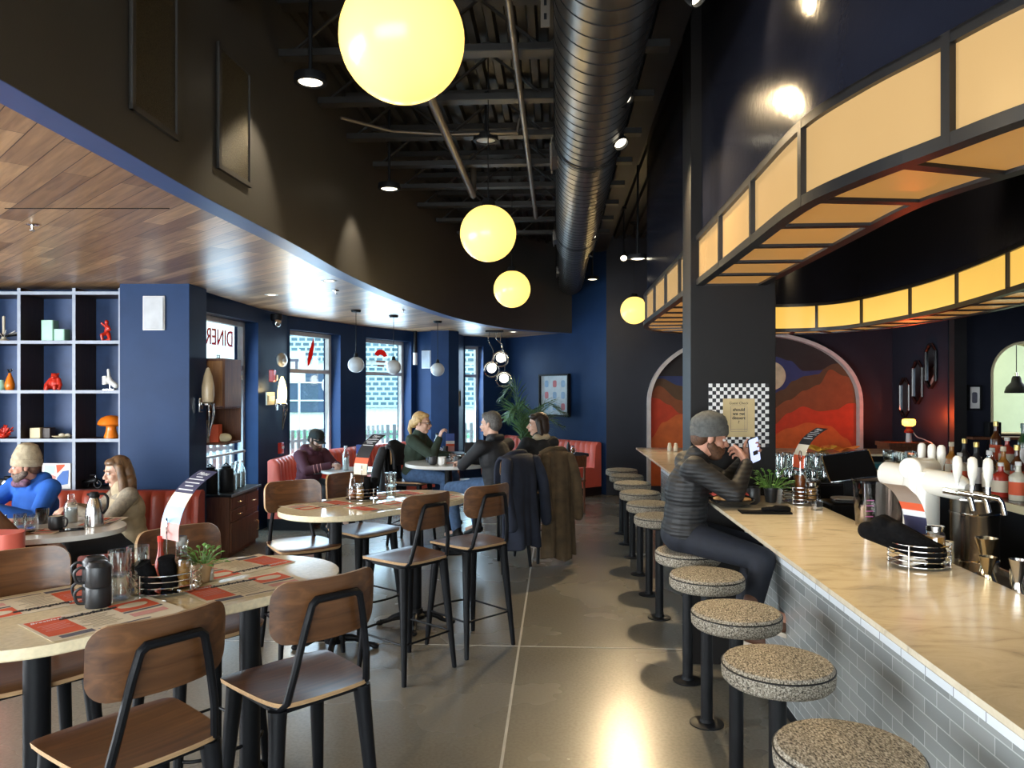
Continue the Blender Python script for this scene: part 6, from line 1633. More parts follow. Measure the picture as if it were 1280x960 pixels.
step = thing('bottle_step', 'black step raising the rear rows of bottles on the back bar', 'step', (0, 0, 1.05), BROT); mb = MB(); mb.box((3.10, 4.85, .06), (.26, 2.3, .12)); mb.build('step_box', BLACKP, step, bevel=.003)
step2 = None
cname = {'black': 'black', 'yellow': 'yellow', 'pale': 'pale', 'coral': 'coral', 'teal': 'teal', 'red': 'red', 'brown': 'brown', 'amberg': 'amber', 'green': 'dark green', 'clear': 'clear'}
proto = {}
nth = ['nearest the camera', 'second from the camera', 'third from the camera', 'fourth from the camera', 'fifth from the camera', 'sixth from the camera', 'seventh from the camera', 'eighth from the camera', 'ninth from the camera', 'tenth from the camera']
rnd = random.Random(21)
order = [[1, 0, 3, 4, 2, 5, 9, 0, 2, 7], [5, 3, 4, 2, 1, 6, 7, 9, 3, 0], [8, 7, 6, 9, 6, 2, 7, 8, 5, 6]]
seen = {}
for ri, (u, v0, z0) in enumerate(((2.72, 4.05, 0), (2.85, 4.10, 0), (3.06, 4.12, .12))):
    for k in range(10):
        ki = order[ri][k]; c, h, r, cp = kinds[ki]
        p = (*B(u + rnd.uniform(-.012, .012), v0 + .155 * k + rnd.uniform(-.01, .01)), 1.051 + z0)
        lab = '%s bottle in the %s row on the back bar, %s' % (cname[c], ('front', 'middle', 'raised rear')[ri], nth[k])
        if ki not in proto:
            proto[ki] = bottle('liquor_bottle', lab, *p, lb(r, h), BG[c], (h * .93, h * 1.04, .017), capm[cp], 'liquor bottles on the back bar', band=(h * .15, h * .5, r + .0004, [CARDW, PAPER, REDP, PAPER][ki % 4]))
        else: dup(proto[ki], p, rnd.uniform(0, 6), lab)
for k, (x, y) in enumerate(((2.93, 5.75), (3.0, 5.86), (3.07, 5.78), (3.12, 5.95), (2.98, 6.02))):
    for zz in (0, .086):
        tumbler('stacked_glass', ('lower' if zz == 0 else 'upper') + ' short glass of the ' + ['first', 'second', 'third', 'fourth', 'fifth'][k] + ' stack behind the beer taps', x, y, 1.051 + zz, 'short glasses stacked behind the beer taps', .042, .088)

# ================================================================== THE MURAL WALL AND BEYOND
ma = math.atan2(W[8][1] - W[7][1], W[8][0] - W[7][0])
t = thing('arch_mural', 'big arched desert mural of red and orange hills with a moon, framed in white', 'mural', (3.845, 12.165, 0), ma)
KP = .01281
def PX(px, py): return ((px - 940) * KP, 1.7 + (488 - py) * KP)
HW, ZS, RISE = 1.62, 1.48, 1.09
def archz(s): q = min(1, abs(s) / HW); return ZS + RISE * (1 - q ** 2.15) ** (1 / 2.15)
ridges = [
    ('navy', [(800, 470), (860, 470), (900, 462), (940, 440), (968, 446), (986, 451), (1003, 464), (1022, 463), (1040, 455), (1060, 450), (1080, 446)], mat('mural_navy', (.030, .045, .14), .7)),
    ('brown', [(800, 480), (828, 473), (850, 482), (880, 500), (920, 498), (962, 494), (978, 487), (990, 476), (1005, 470), (1020, 468), (1035, 452), (1050, 430), (1080, 400)], mat('mural_brown', (.10, .055, .025), .7)),
    ('rust', [(800, 490), (812, 494), (824, 482), (850, 500), (880, 520), (920, 520), (960, 514), (985, 500), (1004, 488), (1021, 481), (1035, 462), (1052, 470), (1080, 490)], mat('mural_rust', (.26, .075, .025), .7)),
    ('scarlet', [(800, 498), (811, 496), (822, 498), (837, 506), (851, 517), (890, 540), (930, 540), (966, 531), (985, 516), (1002, 508), (1022, 514), (1042, 512), (1058, 504), (1080, 502)], mat('mural_scarlet', (.56, .055, .018), .7)),
    ('orange', [(800, 565), (815, 548), (830, 528), (850, 518), (880, 520), (920, 545), (960, 546), (985, 535), (1008, 528), (1034, 532), (1054, 547), (1066, 562), (1080, 572)], mat('mural_orange', (.62, .14, .03), .7)),
]
NIGHT = mat('mural_night', (.022, .019, .018), .7)
def rz_at(pts, s):
    P = [PX(*p) for p in pts]
    for (a, za), (b, zb) in zip(P, P[1:]):
        if a <= s <= b:
            f = (s - a) / (b - a); f = f * f * (3 - 2 * f); return za + (zb - za) * f
    return P[-1][1]
mb = MB(); NS_ = 120
for i in range(NS_):
    sa, sb = -HW + 2 * HW * i / NS_, -HW + 2 * HW * (i + 1) / NS_
    for q, (s0_, s1_) in enumerate(((sa, sb),)):
        za, zb = archz(s0_), archz(s1_); cur = [za, zb]
        lv = [(za, zb, 0)]
        for k, (n_, pts, m_) in enumerate(ridges):
            a, b = min(lv[-1][0], rz_at(pts, s0_)), min(lv[-1][1], rz_at(pts, s1_)); lv.append((a, b, k + 1))
        lv.append((.16, .16, None))
        for k in range(len(lv) - 1):
            (a0, b0, mi), (a1, b1, _) = lv[k], lv[k + 1]
            if a0 - a1 > 1e-4 or b0 - b1 > 1e-4: mb.add([(s0_, 0, a1), (s1_, 0, b1), (s1_, 0, b0), (s0_, 0, a0)], [(0, 1, 2, 3)], mi)
mb.build('painted_panel', [NIGHT] + [r_[2] for r_ in ridges], t, ang=0, fixn=False)
mb = MB(); c_ = PX(963, 470); mb.T = Matrix.Translation((c_[0], -.004, c_[1])) @ Matrix.Rotation(PI / 2, 4, 'X'); mb.lathe([(0, .006), (.225, .006), (.23, 0), (0, 0)], 40); mb.build('moon', mat('mural_moon', (.58, .50, .32), .7, var=.2, scale=6), t)
path = [(-HW, .16)] + [(-HW * math.cos(PI * i / 48) if True else 0, archz(HW * math.cos(PI * i / 48))) for i in range(49)] + [(HW, .16)]
rings = []
for i, (x, z) in enumerate(path):
    a = path[max(i - 1, 0)]; b = path[min(i + 1, len(path) - 1)]; tx, tz = b[0] - a[0], b[1] - a[1]; l = math.hypot(tx, tz); nx, nz = -tz / l, tx / l
    o_ = .055; rings.append([(x, .012, z), (x, -.14, z), (x + nx * o_, -.14, z + nz * o_), (x + nx * o_, .012, z + nz * o_)])
mb = MB(); mb.loft(rings); mb.build('white_arch_frame', mat('pink_white_trim', (.62, .56, .52), .5), t)

def mirror(label, d, z, w, h):
    t = thing('octagon_mirror', label, 'mirror', (6.015, d, z), R(-90), 'elongated black mirrors climbing the wall')
    c = w * .38; O = [(-w / 2, -h / 2 + c), (-w / 2 + c, -h / 2), (w / 2 - c, -h / 2), (w / 2, -h / 2 + c), (w / 2, h / 2 - c), (w / 2 - c, h / 2), (-w / 2 + c, h / 2), (-w / 2, h / 2 - c)]
    mb = MB(); mb.tube([(x, -.02, zz) for x, zz in O], .022, 8, closed=True); mb.build('frame', mat('gloss_black', (.008, .008, .009), .12), t)
    mb = MB(); mb.add([(x, -.012, zz) for x, zz in O], [tuple(range(8))]); mb.build('mirror_glass', mat('mirror', (.35, .35, .36), .03, 1.0, var=.02), t, ang=0)
mirror('lowest of three elongated black mirrors, directly above the red lamp', 11.62, 1.59, .26, .58)
mirror('middle one of three elongated black mirrors climbing the wall', 11.25, 1.82, .26, .62)
mirror('highest of three elongated black mirrors climbing the wall', 10.89, 2.05, .26, .62)
mb = MB(); mb.box((6.12, 10.44, WTOP / 2), (.17, .14, WTOP)); struct('dark_strip_corner', mb, BLACKC)  # slim black box along the darker strip at this corner
t = thing('lamp_console', 'dark red-brown wooden console under the red lamp', 'console', (5.62, 10.95, 0), R(-2))
mb = MB(); mb.box((0, 0, .93), (.58, .44, .06)); mb.build('top', DKWOOD, t, bevel=.004)
mb = MB(); mb.box((0, 0, .52), (.54, .40, .76)); mb.build('body', DKWOOD, t, bevel=.004)
for sx_ in (-1, 1):
    for sy_ in (-1, 1): mb = MB(); mb.box((sx_ * .24, sy_ * .17, .07), (.04, .04, .14)); mb.build('leg', DKWOOD, t)
for z_ in (.34, .62):
    mb = MB(); mb.box((0, -.206, z_), (.48, .012, .24)); o = mb.build('drawer', DKWOOD, t, bevel=.003); mb = MB(); mb.ell((0, -.22, z_), .012); mb.build('knob', GOLDST, o)
t = thing('red_lamp', 'small lit lamp with orange-red body and glowing yellow glass on the console', 'table lamp', (5.68, 10.88, .962))
mb = MB(); mb.lathe([(0, 0), (.045, 0), (.042, .02), (.034, .13), (0, .13)], 20); mb.build('white_foot', WHITE, t)
mb = MB(); mb.lathe([(.034, .125), (.06, .13), (.062, .16), (.035, .19), (.034, .2), (.06, .225), (0, .225)], 24); mb.build('red_body', RED, t)
mb = MB(); mb.lathe([(.05, .222), (.085, .245), (.092, .29), (.082, .325), (.05, .33), (0, .33)], 26); mb.build('glowing_glass', emis('amber_glow', (1.0, .62, .12), 2.4), t)
light('POINT', 'red_lamp_light', (5.68, 10.80, 1.34), 26, (1.0, .10, .02), .04)
mb = MB(); mb.tube(smooth_path([V((.03, 0, .19)), V((.10, -.02, .08)), V((.17, -.02, .05)), V((.24, -.03, .02)), V((.27, -.16, -.04)), V((.27, -.22, -.25))], 5), .007, 6); mb.build('white_cord', WHITE, t)
pa_ = math.atan2(W[10][1] - W[9][1], W[10][0] - W[9][0])
framed('framed_print', 'small black-framed drawing beside the arched pass-through', 'picture', (6.36, 10.462, 1.60), pa_, .19, .35, PAPERW, BLACKP, .028, arts=[('drawing', GREYP, 0, .0, .07, .15)])
t = thing('pass_shelf', 'narrow dark wooden ledge under the arched pass-through', 'shelf', (6.95, 10.30, 1.055), pa_)
mb = MB(); mb.box((0, 0, 0), (1.5, .26, .035)); mb.build('board', DKWOOD, t, bevel=.003)
for x_ in (-.52, .5): mb = MB(); mb.tube([(x_, -.10, -.018), (x_ - .0, .12, -.40)], .012, 6); mb.build('bracket', BLACKP, t)
t = thing('shelf_speaker', 'black box speaker standing on the ledge by the pass-through', 'speaker', (6.50, 10.28, 1.073), R(-8))
mb = MB(); mb.box((0, 0, .10), (.16, .14, .20)); mb.build('cabinet', BLACKP, t, bevel=.006); mb = MB(); mb.box((0, -.072, .10), (.13, .006, .17)); mb.build('grille', CLOTHB, t)
t = thing('dome_pendant', 'black dome pendant hanging in the arched pass-through', 'pendant light', (7.40, 11.15, 1.66))
mb = MB(); mb.lathe([(.15, 0), (.152, .02), (.13, .09), (.07, .16), (.06, .22), (.045, .25), (0, .252)], 28); mb.lathe([(.148, 0), (.126, .088), (.068, .156), (0, .158)], 28); mb.build('shade', BLACKP, t)
mb = MB(); mb.lathe([(.02, .25), (.022, .30), (0, .31)], 14); mb.build('socket', CHROME, t)
mb = MB(); mb.cyl((0, 0, .30), (0, 0, 1.34), .006, n=8); mb.build('cord', BLACKP, t)

# ================================================================== PEOPLE
SKIN = mat('skin_fair', (.56, .33, .235), .5, var=.06, scale=20)
SKIN2 = mat('skin_rosy', (.50, .25, .17), .5, var=.06, scale=20)
LIP = mat('lips', (.42, .15, .12), .5)
EYEW = mat('eye_white', (.7, .68, .65), .3); EYED = mat('eye_dark', (.03, .02, .015), .2)
HAIRD = mat('dark_brown_hair', (.022, .013, .009), .55, var=.4, scale=60, stretch=(3, 3, .4))
HAIRB = mat('blonde_hair', (.50, .32, .13), .5, var=.35, scale=60, stretch=(3, 3, .4))
HAIRG = mat('grey_black_hair', (.085, .078, .07), .6, var=.5, scale=80)
HAIRO = mat('ombre_hair', (.14, .075, .035), .5, var=.6, scale=14, stretch=(3, 3, 1))
BEARD = mat('brown_beard', (.085, .038, .018), .7, var=.4, scale=80)
DENIM = mat('blue_denim', (.055, .11, .22), .8, var=.25, scale=25, bump=.15, bscale=200)
DENIMD = mat('dark_denim', (.004, .006, .013), .8, var=.25, scale=25)
DKTRO = mat('black_trousers', (.012, .012, .014), .8)
SOLE = mat('cream_sole', (.60, .52, .42), .6)

def hand(mb, Wp, d, n, thumb, curl=(.35, .5, .4), s=1.0):
    d = d.normalized(); n = (n - d * n.dot(d)).normalized(); sd = d.cross(n).normalized()
    mb.cap(Wp - d * .03 * s, Wp + d * .012 * s, .026 * s, .024 * s)
    mb.ell(Wp + d * .048 * s, (.040 * s, .050 * s, .0165 * s), Matrix((sd, d, n)).transposed())
    for i, L_ in enumerate((.92, 1.0, .95, .76)):
        k = Wp + d * (.084 - .006 * abs(i - 1.3)) * s + sd * thumb * (.0315 - .021 * i) * s
        mb.cap(Wp + d * .03 * s + sd * thumb * (.02 - .013 * i) * s, k, .0125 * s, .0098 * s, n=10)
        a = 0; p = k
        for seg, (ln, c) in enumerate(zip((.043, .027, .021), curl)):
            a += c + .06 * i; q = p + (d * math.cos(a) + n * math.sin(a)) * ln * L_ * s
            mb.cap(p, q, (.0088, .0080, .0074)[seg] * s, (.0080, .0074, .0066)[seg] * s, n=10); p = q
    p = Wp + d * .022 * s + sd * thumb * .024 * s
    for ln, v, r0, r1 in ((.040, d * .62 + sd * thumb * .72 + n * .28, .0125, .0105), (.031, d * .85 + sd * thumb * .35 + n * .40, .0105, .0095), (.025, d * .92 + sd * thumb * .08 + n * .42, .0095, .008)):
        q = p + v.normalized() * ln * s; mb.cap(p, q, r0 * s, r1 * s, n=10); p = q

def person(label, x, y, rz, J, top, legs, skin=SKIN, hair=None, hairm=HAIRD, vox=.006, girth=1.0, shoes=BLACKP, hat=None, hatm=None, beard=None, glasses_=False, hood=False, quilt=None, collar=None, sleeve=1.0, sole=None, female=False, extra=None, sit=True):
    t = thing('person', label, 'person', (x, y, 0), rz)
    q = {k: V(v) for k, v in J.items() if isinstance(v, tuple) and k not in ('hR', 'hL')}
    Hm = Matrix.Translation(q['head']) @ Matrix.Rotation(R(J.get('yaw', 0)), 4, 'Z') @ Matrix.Rotation(R(J.get('pitch', 0)), 4, 'X') @ Matrix.Rotation(R(J.get('roll', 0)), 4, 'Y')
    g = girth
    # -- one continuous body
    b = MB()
    b.T = Hm
    b.ell((0, -.012, .035), (.074, .094, .085)); b.ell((0, .020, -.028), (.058, .064, .084)); b.ell((0, .050, -.090), (.030, .028, .024)); b.ell((0, .02, -.075), (.05, .045, .035))
    for s in (-1, 1):
        b.ell((s * .034, .052, -.026), (.025, .026, .027)); b.ell((s * .075, -.010, -.004), (.009, .018, .030)); b.ell((s * .012, .098, -.028), (.009, .010, .008))
    b.cap((-.034, .070, .024), (.034, .070, .024), .014); b.cap((0, .080, .012), (0, .106, -.024), .0085, .012); b.ell((0, .084, -.052), (.022, .014, .016))
    b.T = None
    nk = q['neck']
    b.cap(nk, q['head'] + (Hm.to_3x3() @ V((0, -.02, -.05))), .056 if not female else .047, .052 if not female else .044)
    P, Ch = q['pelvis'], q['chest']
    b.cap(P, P.lerp(Ch, .5), .10, .10); b.cap(P.lerp(Ch, .5), Ch, .10, .11); b.cap(Ch, nk, .09, .05)
    for s in 'RL':
        b.cap(Ch, q['sh' + s], .06, .05); b.cap(q['sh' + s], q['el' + s], .044, .036); b.cap(q['el' + s], q['wr' + s], .036, .026)
        b.cap(P, q['hip' + s], .09, .085); b.cap(q['hip' + s], q['kn' + s], .072, .05); b.cap(q['kn' + s], q['an' + s], .05, .034); b.cap(q['an' + s], q['toe' + s], .034, .028)
        if J.get('hand' + s, True) is not False:
            dd, nn, cu = J['h' + s]; hand(b, q['wr' + s] + V(dd).normalized() * .02, V(dd), V(nn), (1 if s == 'R' else -1) * J.get('thumb' + s, 1), cu, .96 if not female else .88)
    body = soft('body', b, skin, t, vox, 4)
    # -- face
    e = MB(); e.T = Hm
    for s in (-1, 1): e.ell((s * .0305, .0745, .004), (.0135, .011, .0085), n=12, k=8)
    e.build('eyes', EYEW, t)
    e = MB(); e.T = Hm
    for s in (-1, 1): e.ell((s * .0305, .0835, .004), (.0058, .004, .0062), n=10, k=6)
    e.build('irises', EYED, t)
    e = MB(); e.T = Hm
    e.cap((-.017, .0925, -.0535), (.017, .0925, -.0535), .0048); e.cap((-.014, .0925, -.0615), (.014, .0925, -.0615), .0055); e.build('lips', LIP, t)
    e = MB(); e.T = Hm
    for s in (-1, 1): e.tube([(s * .014, .0845, .024), (s * .030, .0845, .030), (s * .050, .072, .024)], [.004, .0045, .0025], 6)
    e.build('eyebrows', hairm, t)
    if beard:
        e = MB(); e.T = Hm
        e.ell((0, .048, -.090), (.046, .046, .036)); e.cap((-.060, .005, -.045), (-.034, .056, -.088), .026, .030); e.cap((.060, .005, -.045), (.034, .056, -.088), .026, .030); e.cap((-.026, .088, -.048), (.026, .088, -.048), .0095); e.cap((-.050, .050, -.052), (-.028, .080, -.068), .016); e.cap((.050, .050, -.052), (.028, .080, -.068), .016)
        soft('beard', e, beard, t, .005, 3)
    if glasses_:
        e = MB(); e.T = Hm
        for s in (-1, 1):
            e.tube([(s * .032 + .021 * math.cos(a), .094, .004 + .016 * math.sin(a)) for a in [2 * PI * i / 18 for i in range(18)]], .0025, 6, closed=True); e.tube([(s * .053, .093, .008), (s * .078, .0, .006)], .0025, 6)
        e.cyl((-.011, .095, .006), (.011, .095, .006), .0025, n=6); e.build('spectacles', BLACKP, t)
    # -- hair, hats
    if hair:
        h = MB(); h.T = Hm
        h.ell((0, -.024, .046), (.081, .094, .088))
        if hair == 'short': h.ell((0, -.055, .0), (.074, .062, .075)); h.ell((0, .035, .085), (.058, .05, .038)); h.cap((-.074, -.005, .03), (-.072, .005, .0), .012, .008); h.cap((.074, -.005, .03), (.072, .005, .0), .012, .008)
        if hair == 'bob':
            h.ell((0, -.06, -.02), (.088, .062, .10)); h.cap((-.07, -.01, .03), (-.08, -.025, -.09), .032, .030); h.cap((.07, -.01, .03), (.08, -.025, -.09), .032, .030); h.ell((.03, .035, .085), (.055, .05, .03)); h.ell((-.03, .035, .085), (.055, .05, .03))
        if hair == 'long':
            h.ell((0, -.065, -.05), (.092, .062, .15)); h.ell((.0, .03, .085), (.062, .05, .034))
            for s in (-1, 1): h.cap((s * .068, .0, .04), (s * .090, .005, -.09), .030, .034); h.cap((s * .090, .005, -.09), (s * .10, .03, -.22), .034, .026); h.cap((s * .07, -.06, -.08), (s * .08, -.05, -.24), .05, .03)
        if hair == 'pony':
            h.ell((0, .03, .085), (.062, .05, .032)); h.cap((-.07, -.01, .03), (-.05, -.06, .0), .025, .03); h.cap((.07, -.01, .03), (.05, -.06, .0), .025, .03)
            h.ell((0, -.09, .0), (.05, .04, .06)); h.cap((0, -.12, .01), (.0, -.135, -.07), .028, .026); h.cap((.0, -.135, -.07), (.0, -.115, -.15), .026, .012)
        if hair == 'fringe': h.ell((0, -.06, -.01), (.074, .055, .06)); h.cap((-.074, .0, .03), (-.07, .012, -.015), .012, .010); h.cap((.074, .0, .03), (.07, .012, -.015), .012, .010); h.cap((-.04, .068, .045), (.04, .068, .045), .015)
        soft('hair', h, hairm, t, .006, 3)
    if hat in ('beanie', 'slouch'):
        tilt = Matrix.Translation((0, -.010, .022)) @ Matrix.Rotation(R(16 if hat == 'slouch' else 8), 4, 'X')
        h = MB(); h.T = Hm @ tilt
        tall = .135 if hat == 'slouch' else .175
        h.lathe([(.086, -.005), (.091, .03), (.092, .065), (.083, .095), (.060, tall - .02), (.03, tall - .004), (0, tall)], 30, sy=1.16); h.build('beanie_crown', hatm, t)
        h = MB(); h.T = Hm @ tilt
        h.lathe([(.084, -.012), (.093, -.014), (.097, .0), (.097, .04), (.092, .048), (.084, .044), (.084, -.012)], 30, sy=1.15); h.build('beanie_cuff', hatm, t)
    if hat == 'cap':
        h = MB(); h.T = Hm @ Matrix.Translation((0, -.010, .030)); h.lathe([(.083, .0), (.087, .025), (.083, .06), (.06, .09), (.025, .102), (0, .104)], 28, sy=1.15); h.build('cap_crown', hatm, t)
        h = MB(); h.T = Hm @ Matrix.Translation((0, .0, .034)); h.sheet(lambda u, v: ((u - .5) * .15 * (1 - .25 * v * v), .075 + .085 * v - .05 * (2 * u - 1) ** 2 * (1 - .2 * v), -.004 - .018 * (2 * u - 1) ** 2 - .012 * v), 11, 6, .005); h.build('cap_brim', hatm, t)
    # -- top
    c = MB(); sw = (q['shR'] - q['shL']).normalized(); up = (nk - P).normalized()
    fw = sw.cross(up) if sw.cross(up).dot(V((0, 1, 0))) > 0 else up.cross(sw)
    Mx = Matrix((sw, fw, up)).transposed()
    c.ell(P.lerp(Ch, .06), (.175 * g, .135 * g, .12), Mx); c.ell(P.lerp(Ch, .45), (.162 * g, .125 * g, .17), Mx); c.ell(P.lerp(Ch, .9), (.178 * g, .130 * g, .16), Mx); c.ell(Ch.lerp(nk, .35), (.155 * g, .105 * g, .10), Mx)
    if female: c.ell(Ch + fw * .07 + sw * .06 - up * .04, .068); c.ell(Ch + fw * .07 - sw * .06 - up * .04, .068)
    c.cap(nk - up * .03, nk + up * .005, .078, .066)
    for s in 'RL':
        m_ = q['el' + s]; wv = q['wr' + s]
        c.cap(Ch.lerp(q['sh' + s], .45) + up * .03, q['sh' + s], .075, .070 * sleeve); c.cap(q['sh' + s], m_, .066 * sleeve, .053 * sleeve); c.cap(m_, wv, .053 * sleeve, .039 * sleeve)
    if hood:
        c.cap(nk - fw * .07 - sw * .07, nk - fw * .07 + sw * .07, .060); c.cap(nk - fw * .05 - sw * .085, nk + fw * .05 - sw * .07 - up * .03, .042, .034); c.cap(nk - fw * .05 + sw * .085, nk + fw * .05 + sw * .07 - up * .03, .042, .034)
    soft('top', c, top, t, max(vox, .008), 4)
    if collar:
        h = MB(); h.cap(nk - fw * .055 - sw * .06, nk - fw * .055 + sw * .06, .034); h.cap(nk - fw * .05 - sw * .07, nk + fw * .06 - sw * .05 - up * .05, .032, .024); h.cap(nk - fw * .05 + sw * .07, nk + fw * .06 + sw * .05 - up * .05, .032, .024); soft('collar', h, collar, t, .008, 4)
    # -- trousers
    c = MB(); c.ell(P - up * .02, (.165 * g, .135 * g, .11), Mx)
    for s in 'RL':
        c.cap(P.lerp(q['hip' + s], .7), q['hip' + s], .10 * g, .098 * g); c.cap(q['hip' + s], q['kn' + s], .094 * g, .066); c.cap(q['kn' + s], q['an' + s].lerp(q['kn' + s], .08), .066, .052)
    soft('trousers', c, legs, t, .010, 4)
    for s in 'RL':
        a, z_ = q['an' + s], q['toe' + s]; d = (z_ - a); d.z = 0; d.normalize(); k = V((0, 0, 1)); tl = (z_ - a).normalized()
        c = MB(); c.cap(a - k * .01, a + k * .03, .046, .048); c.cap(a - tl * .035 - k * .035, a + tl * .06 - k * .035, .040, .043); c.cap(a + tl * .06 - k * .038, a + tl * .155 - k * .042, .043, .036)
        soft('shoe', c, shoes, t, .008, 3)
        if sole:
            sd = tl.cross(k).normalized(); c = MB(); c.T = Matrix((tl.cross(k).normalized(), tl, tl.cross(k).normalized().cross(tl))).transposed().to_4x4(); c.T.translation = a + tl * .06 - k * .078
            o = MB(); o.T = c.T; o.prism(rrect(.085, .27, .04), -.008, .014); o.build('shoe_sole', sole, t)
    if extra: extra(t, Hm, q, Mx)
    return t

RELAX = (.35, .45, .35)
GRIP = (.7, .8, .5)
# ---- the man at the bar
PUFF = striped('black_quilted_nylon', (.005, .005, .0055), (.011, .0115, .013), 13, 'Z', .62)
GREYK = mat('grey_knit', (.085, .088, .085), .9, var=.25, scale=50, bump=.4, bscale=220)
bp = B(.76, 4.50)
J = dict(pelvis=(0, -.02, .875), chest=(0, .0, 1.14), neck=(0, .055, 1.315), head=(0, .13, 1.425), yaw=0, pitch=-13, roll=0,
         shR=(.185, .01, 1.265), shL=(-.185, .02, 1.265), elR=(.250, .215, 1.125), wrR=(.10, .315, 1.275), elL=(-.20, .27, 1.15), wrL=(-.045, .335, 1.285),
         hipR=(.09, .02, .85), hipL=(-.09, .02, .85), knR=(.43, .32, .81), knL=(.10, .36, .81), anR=(.49, .25, .58), anL=(.12, .28, .36), toeR=(.53, .40, .53), toeL=(.14, .40, .32),
         hR=((-.45, -.12, .42), (-.3, -.9, .1), (.6, .9, .7)), hL=((.15, .45, .55), (.85, -.35, .1), (.5, .75, .55)))
person('person in a grey beanie and black quilted jacket at the bar, holding up a phone', bp[0], bp[1], -R(90) + BROT, J, PUFF, DENIMD, SKIN2, 'fringe', BEARD, .0045, 1.02, mat('brown_leather', (.10, .042, .022), .5), 'slouch', GREYK, BEARD, sole=SOLE)
ph = thing('phone', 'pale-screened smartphone held up by the man at the bar', 'phone', (1.402, 4.402, 1.355), R(20))
M_ = Matrix.Translation((0, 0, 0)) @ Matrix.Rotation(R(-18), 4, 'Y') @ Matrix.Rotation(R(12), 4, 'X')
mb = MB(); mb.T = M_ @ Matrix.Rotation(R(90), 4, 'X'); mb.prism(rrect(.074, .155, .012), -.004, .004); mb.build('phone_body', BLACKP, ph, bevel=.0015)
mb = MB(); mb.T = M_ @ Matrix.Rotation(R(90), 4, 'X'); mb.prism(rrect(.068, .148, .009), .004, .0048); mb.build('lit_screen', emis('phone_screen', (.60, .68, .95), .75), ph)
mb = MB(); mb.T = M_ @ Matrix.Rotation(R(90), 4, 'X'); mb.prism(rrect(.034, .026, .003, 3, .004, -.018), .0048, .0054); mb.build('dark_picture', BLACKI, ph)

# ---- blue hoodie at the booth
def hoodie_print(t, Hm, q, Mx):
    mb = MB(); mb.ell((0, 0, 0), (.036, .012, .05)); mb.ell((0, .0, .06), (.018, .01, .03)); o = mb.build('chest_print', PINKP, t); p = q['chest'] + Mx @ V((.02, .130, -.10)); o.location = p
    o.rotation_euler = (R(18), 0, 0)
    mb = MB(); mb.cap(q['neck'] + V((-.05, .075, -.0)), q['neck'] + V((.06, .075, -.01)), .035); mb.cap(q['neck'] + V((.06, .03, .0)), q['neck'] + V((.05, .07, .0)), .035); soft('scarf', mb, mat('plum_scarf', (.13, .06, .10), .8, var=.8, scale=30), t, .008, 3)
J = dict(pelvis=(0, 0, .54), chest=(0, .045, .80), neck=(0, .09, .965), head=(0, .13, 1.085), yaw=-42, pitch=-4,
         shR=(.20, .07, .915), shL=(-.20, .07, .915), elR=(.27, .29, .74), wrR=(.17, .46, .825), elL=(-.28, .26, .70), wrL=(-.12, .45, .80),
         hipR=(.09, .04, .50), hipL=(-.09, .04, .50), knR=(.14, .45, .50), knL=(-.14, .45, .50), anR=(.14, .47, .10), anL=(-.14, .47, .10), toeR=(.14, .6, .06), toeL=(-.14, .6, .06),
         hR=((-.1, .3, .4), (-.9, .2, 0), GRIP), hL=((.5, .7, -.05), (0, 0, -1), RELAX))
BLUEH = mat('royal_blue_fleece', (.012, .095, .42), .85, var=.18, scale=9, bump=.1, bscale=30)
TANK = mat('tan_knit', (.40, .34, .23), .9, var=.25, scale=30, bump=.4, bscale=200)
person('person in a royal blue hoodie and tall tan beanie at the booth table', -3.86, 6.22, R(160), J, BLUEH, DKTRO, SKIN2, 'fringe', BEARD, .006, 1.12, hat='beanie', hatm=TANK, beard=mat('grey_brown_beard', (.12, .085, .065), .7, var=.5, scale=90), hood=True, sleeve=1.15, extra=hoodie_print)
# ---- woman in the beige vest
J = dict(pelvis=(0, 0, .52), chest=(0, .02, .765), neck=(0, .05, .925), head=(0, .085, 1.045), yaw=8, pitch=-10,
         shR=(.17, .03, .87), shL=(-.17, .03, .87), elR=(.22, .20, .71), wrR=(.05, .40, .79), elL=(-.21, .19, .69), wrL=(-.02, .40, .785),
         hipR=(.085, .04, .50), hipL=(-.085, .04, .50), knR=(.12, .44, .52), knL=(-.12, .44, .50), anR=(.12, .46, .10), anL=(-.12, .46, .10), toeR=(.12, .58, .06), toeL=(-.12, .58, .06),
         hR=((-.5, .6, -.05), (0, 0, -1), RELAX), hL=((.4, .8, -.05), (0, 0, -1), RELAX))
def vest(t, Hm, q, Mx):
    P, Ch, nk = q['pelvis'], q['chest'], q['neck']; c = MB(); up = (nk - P).normalized()
    c.ell(P.lerp(Ch, .05), (.185, .146, .12), Mx); c.ell(P.lerp(Ch, .45), (.172, .136, .17), Mx); c.ell(P.lerp(Ch, .9), (.186, .140, .16), Mx)
    for s in 'RL': c.cap(Ch.lerp(q['sh' + s], .4) + up * .03, Ch.lerp(q['sh' + s], .85), .082, .076)
    c.cap(nk - up * .03, nk + up * .02, .086, .080)
    soft('vest', c, BEIGE, t, .008, 4)['label'] = 'beige fleece vest'
BEIGE = mat('beige_fleece', (.42, .34, .22), .9, var=.22, scale=12, bump=.25, bscale=60)
person('person with long dark-blonde hair in a beige vest, sitting by the steel carafe', -3.10, 6.15, R(128), J, mat('tan_grey_knit', (.27, .23, .17), .9, var=.25, scale=40, bump=.3, bscale=160), DKTRO, SKIN, 'long', HAIRO, .006, .98, female=True, sleeve=1.0, extra=vest)
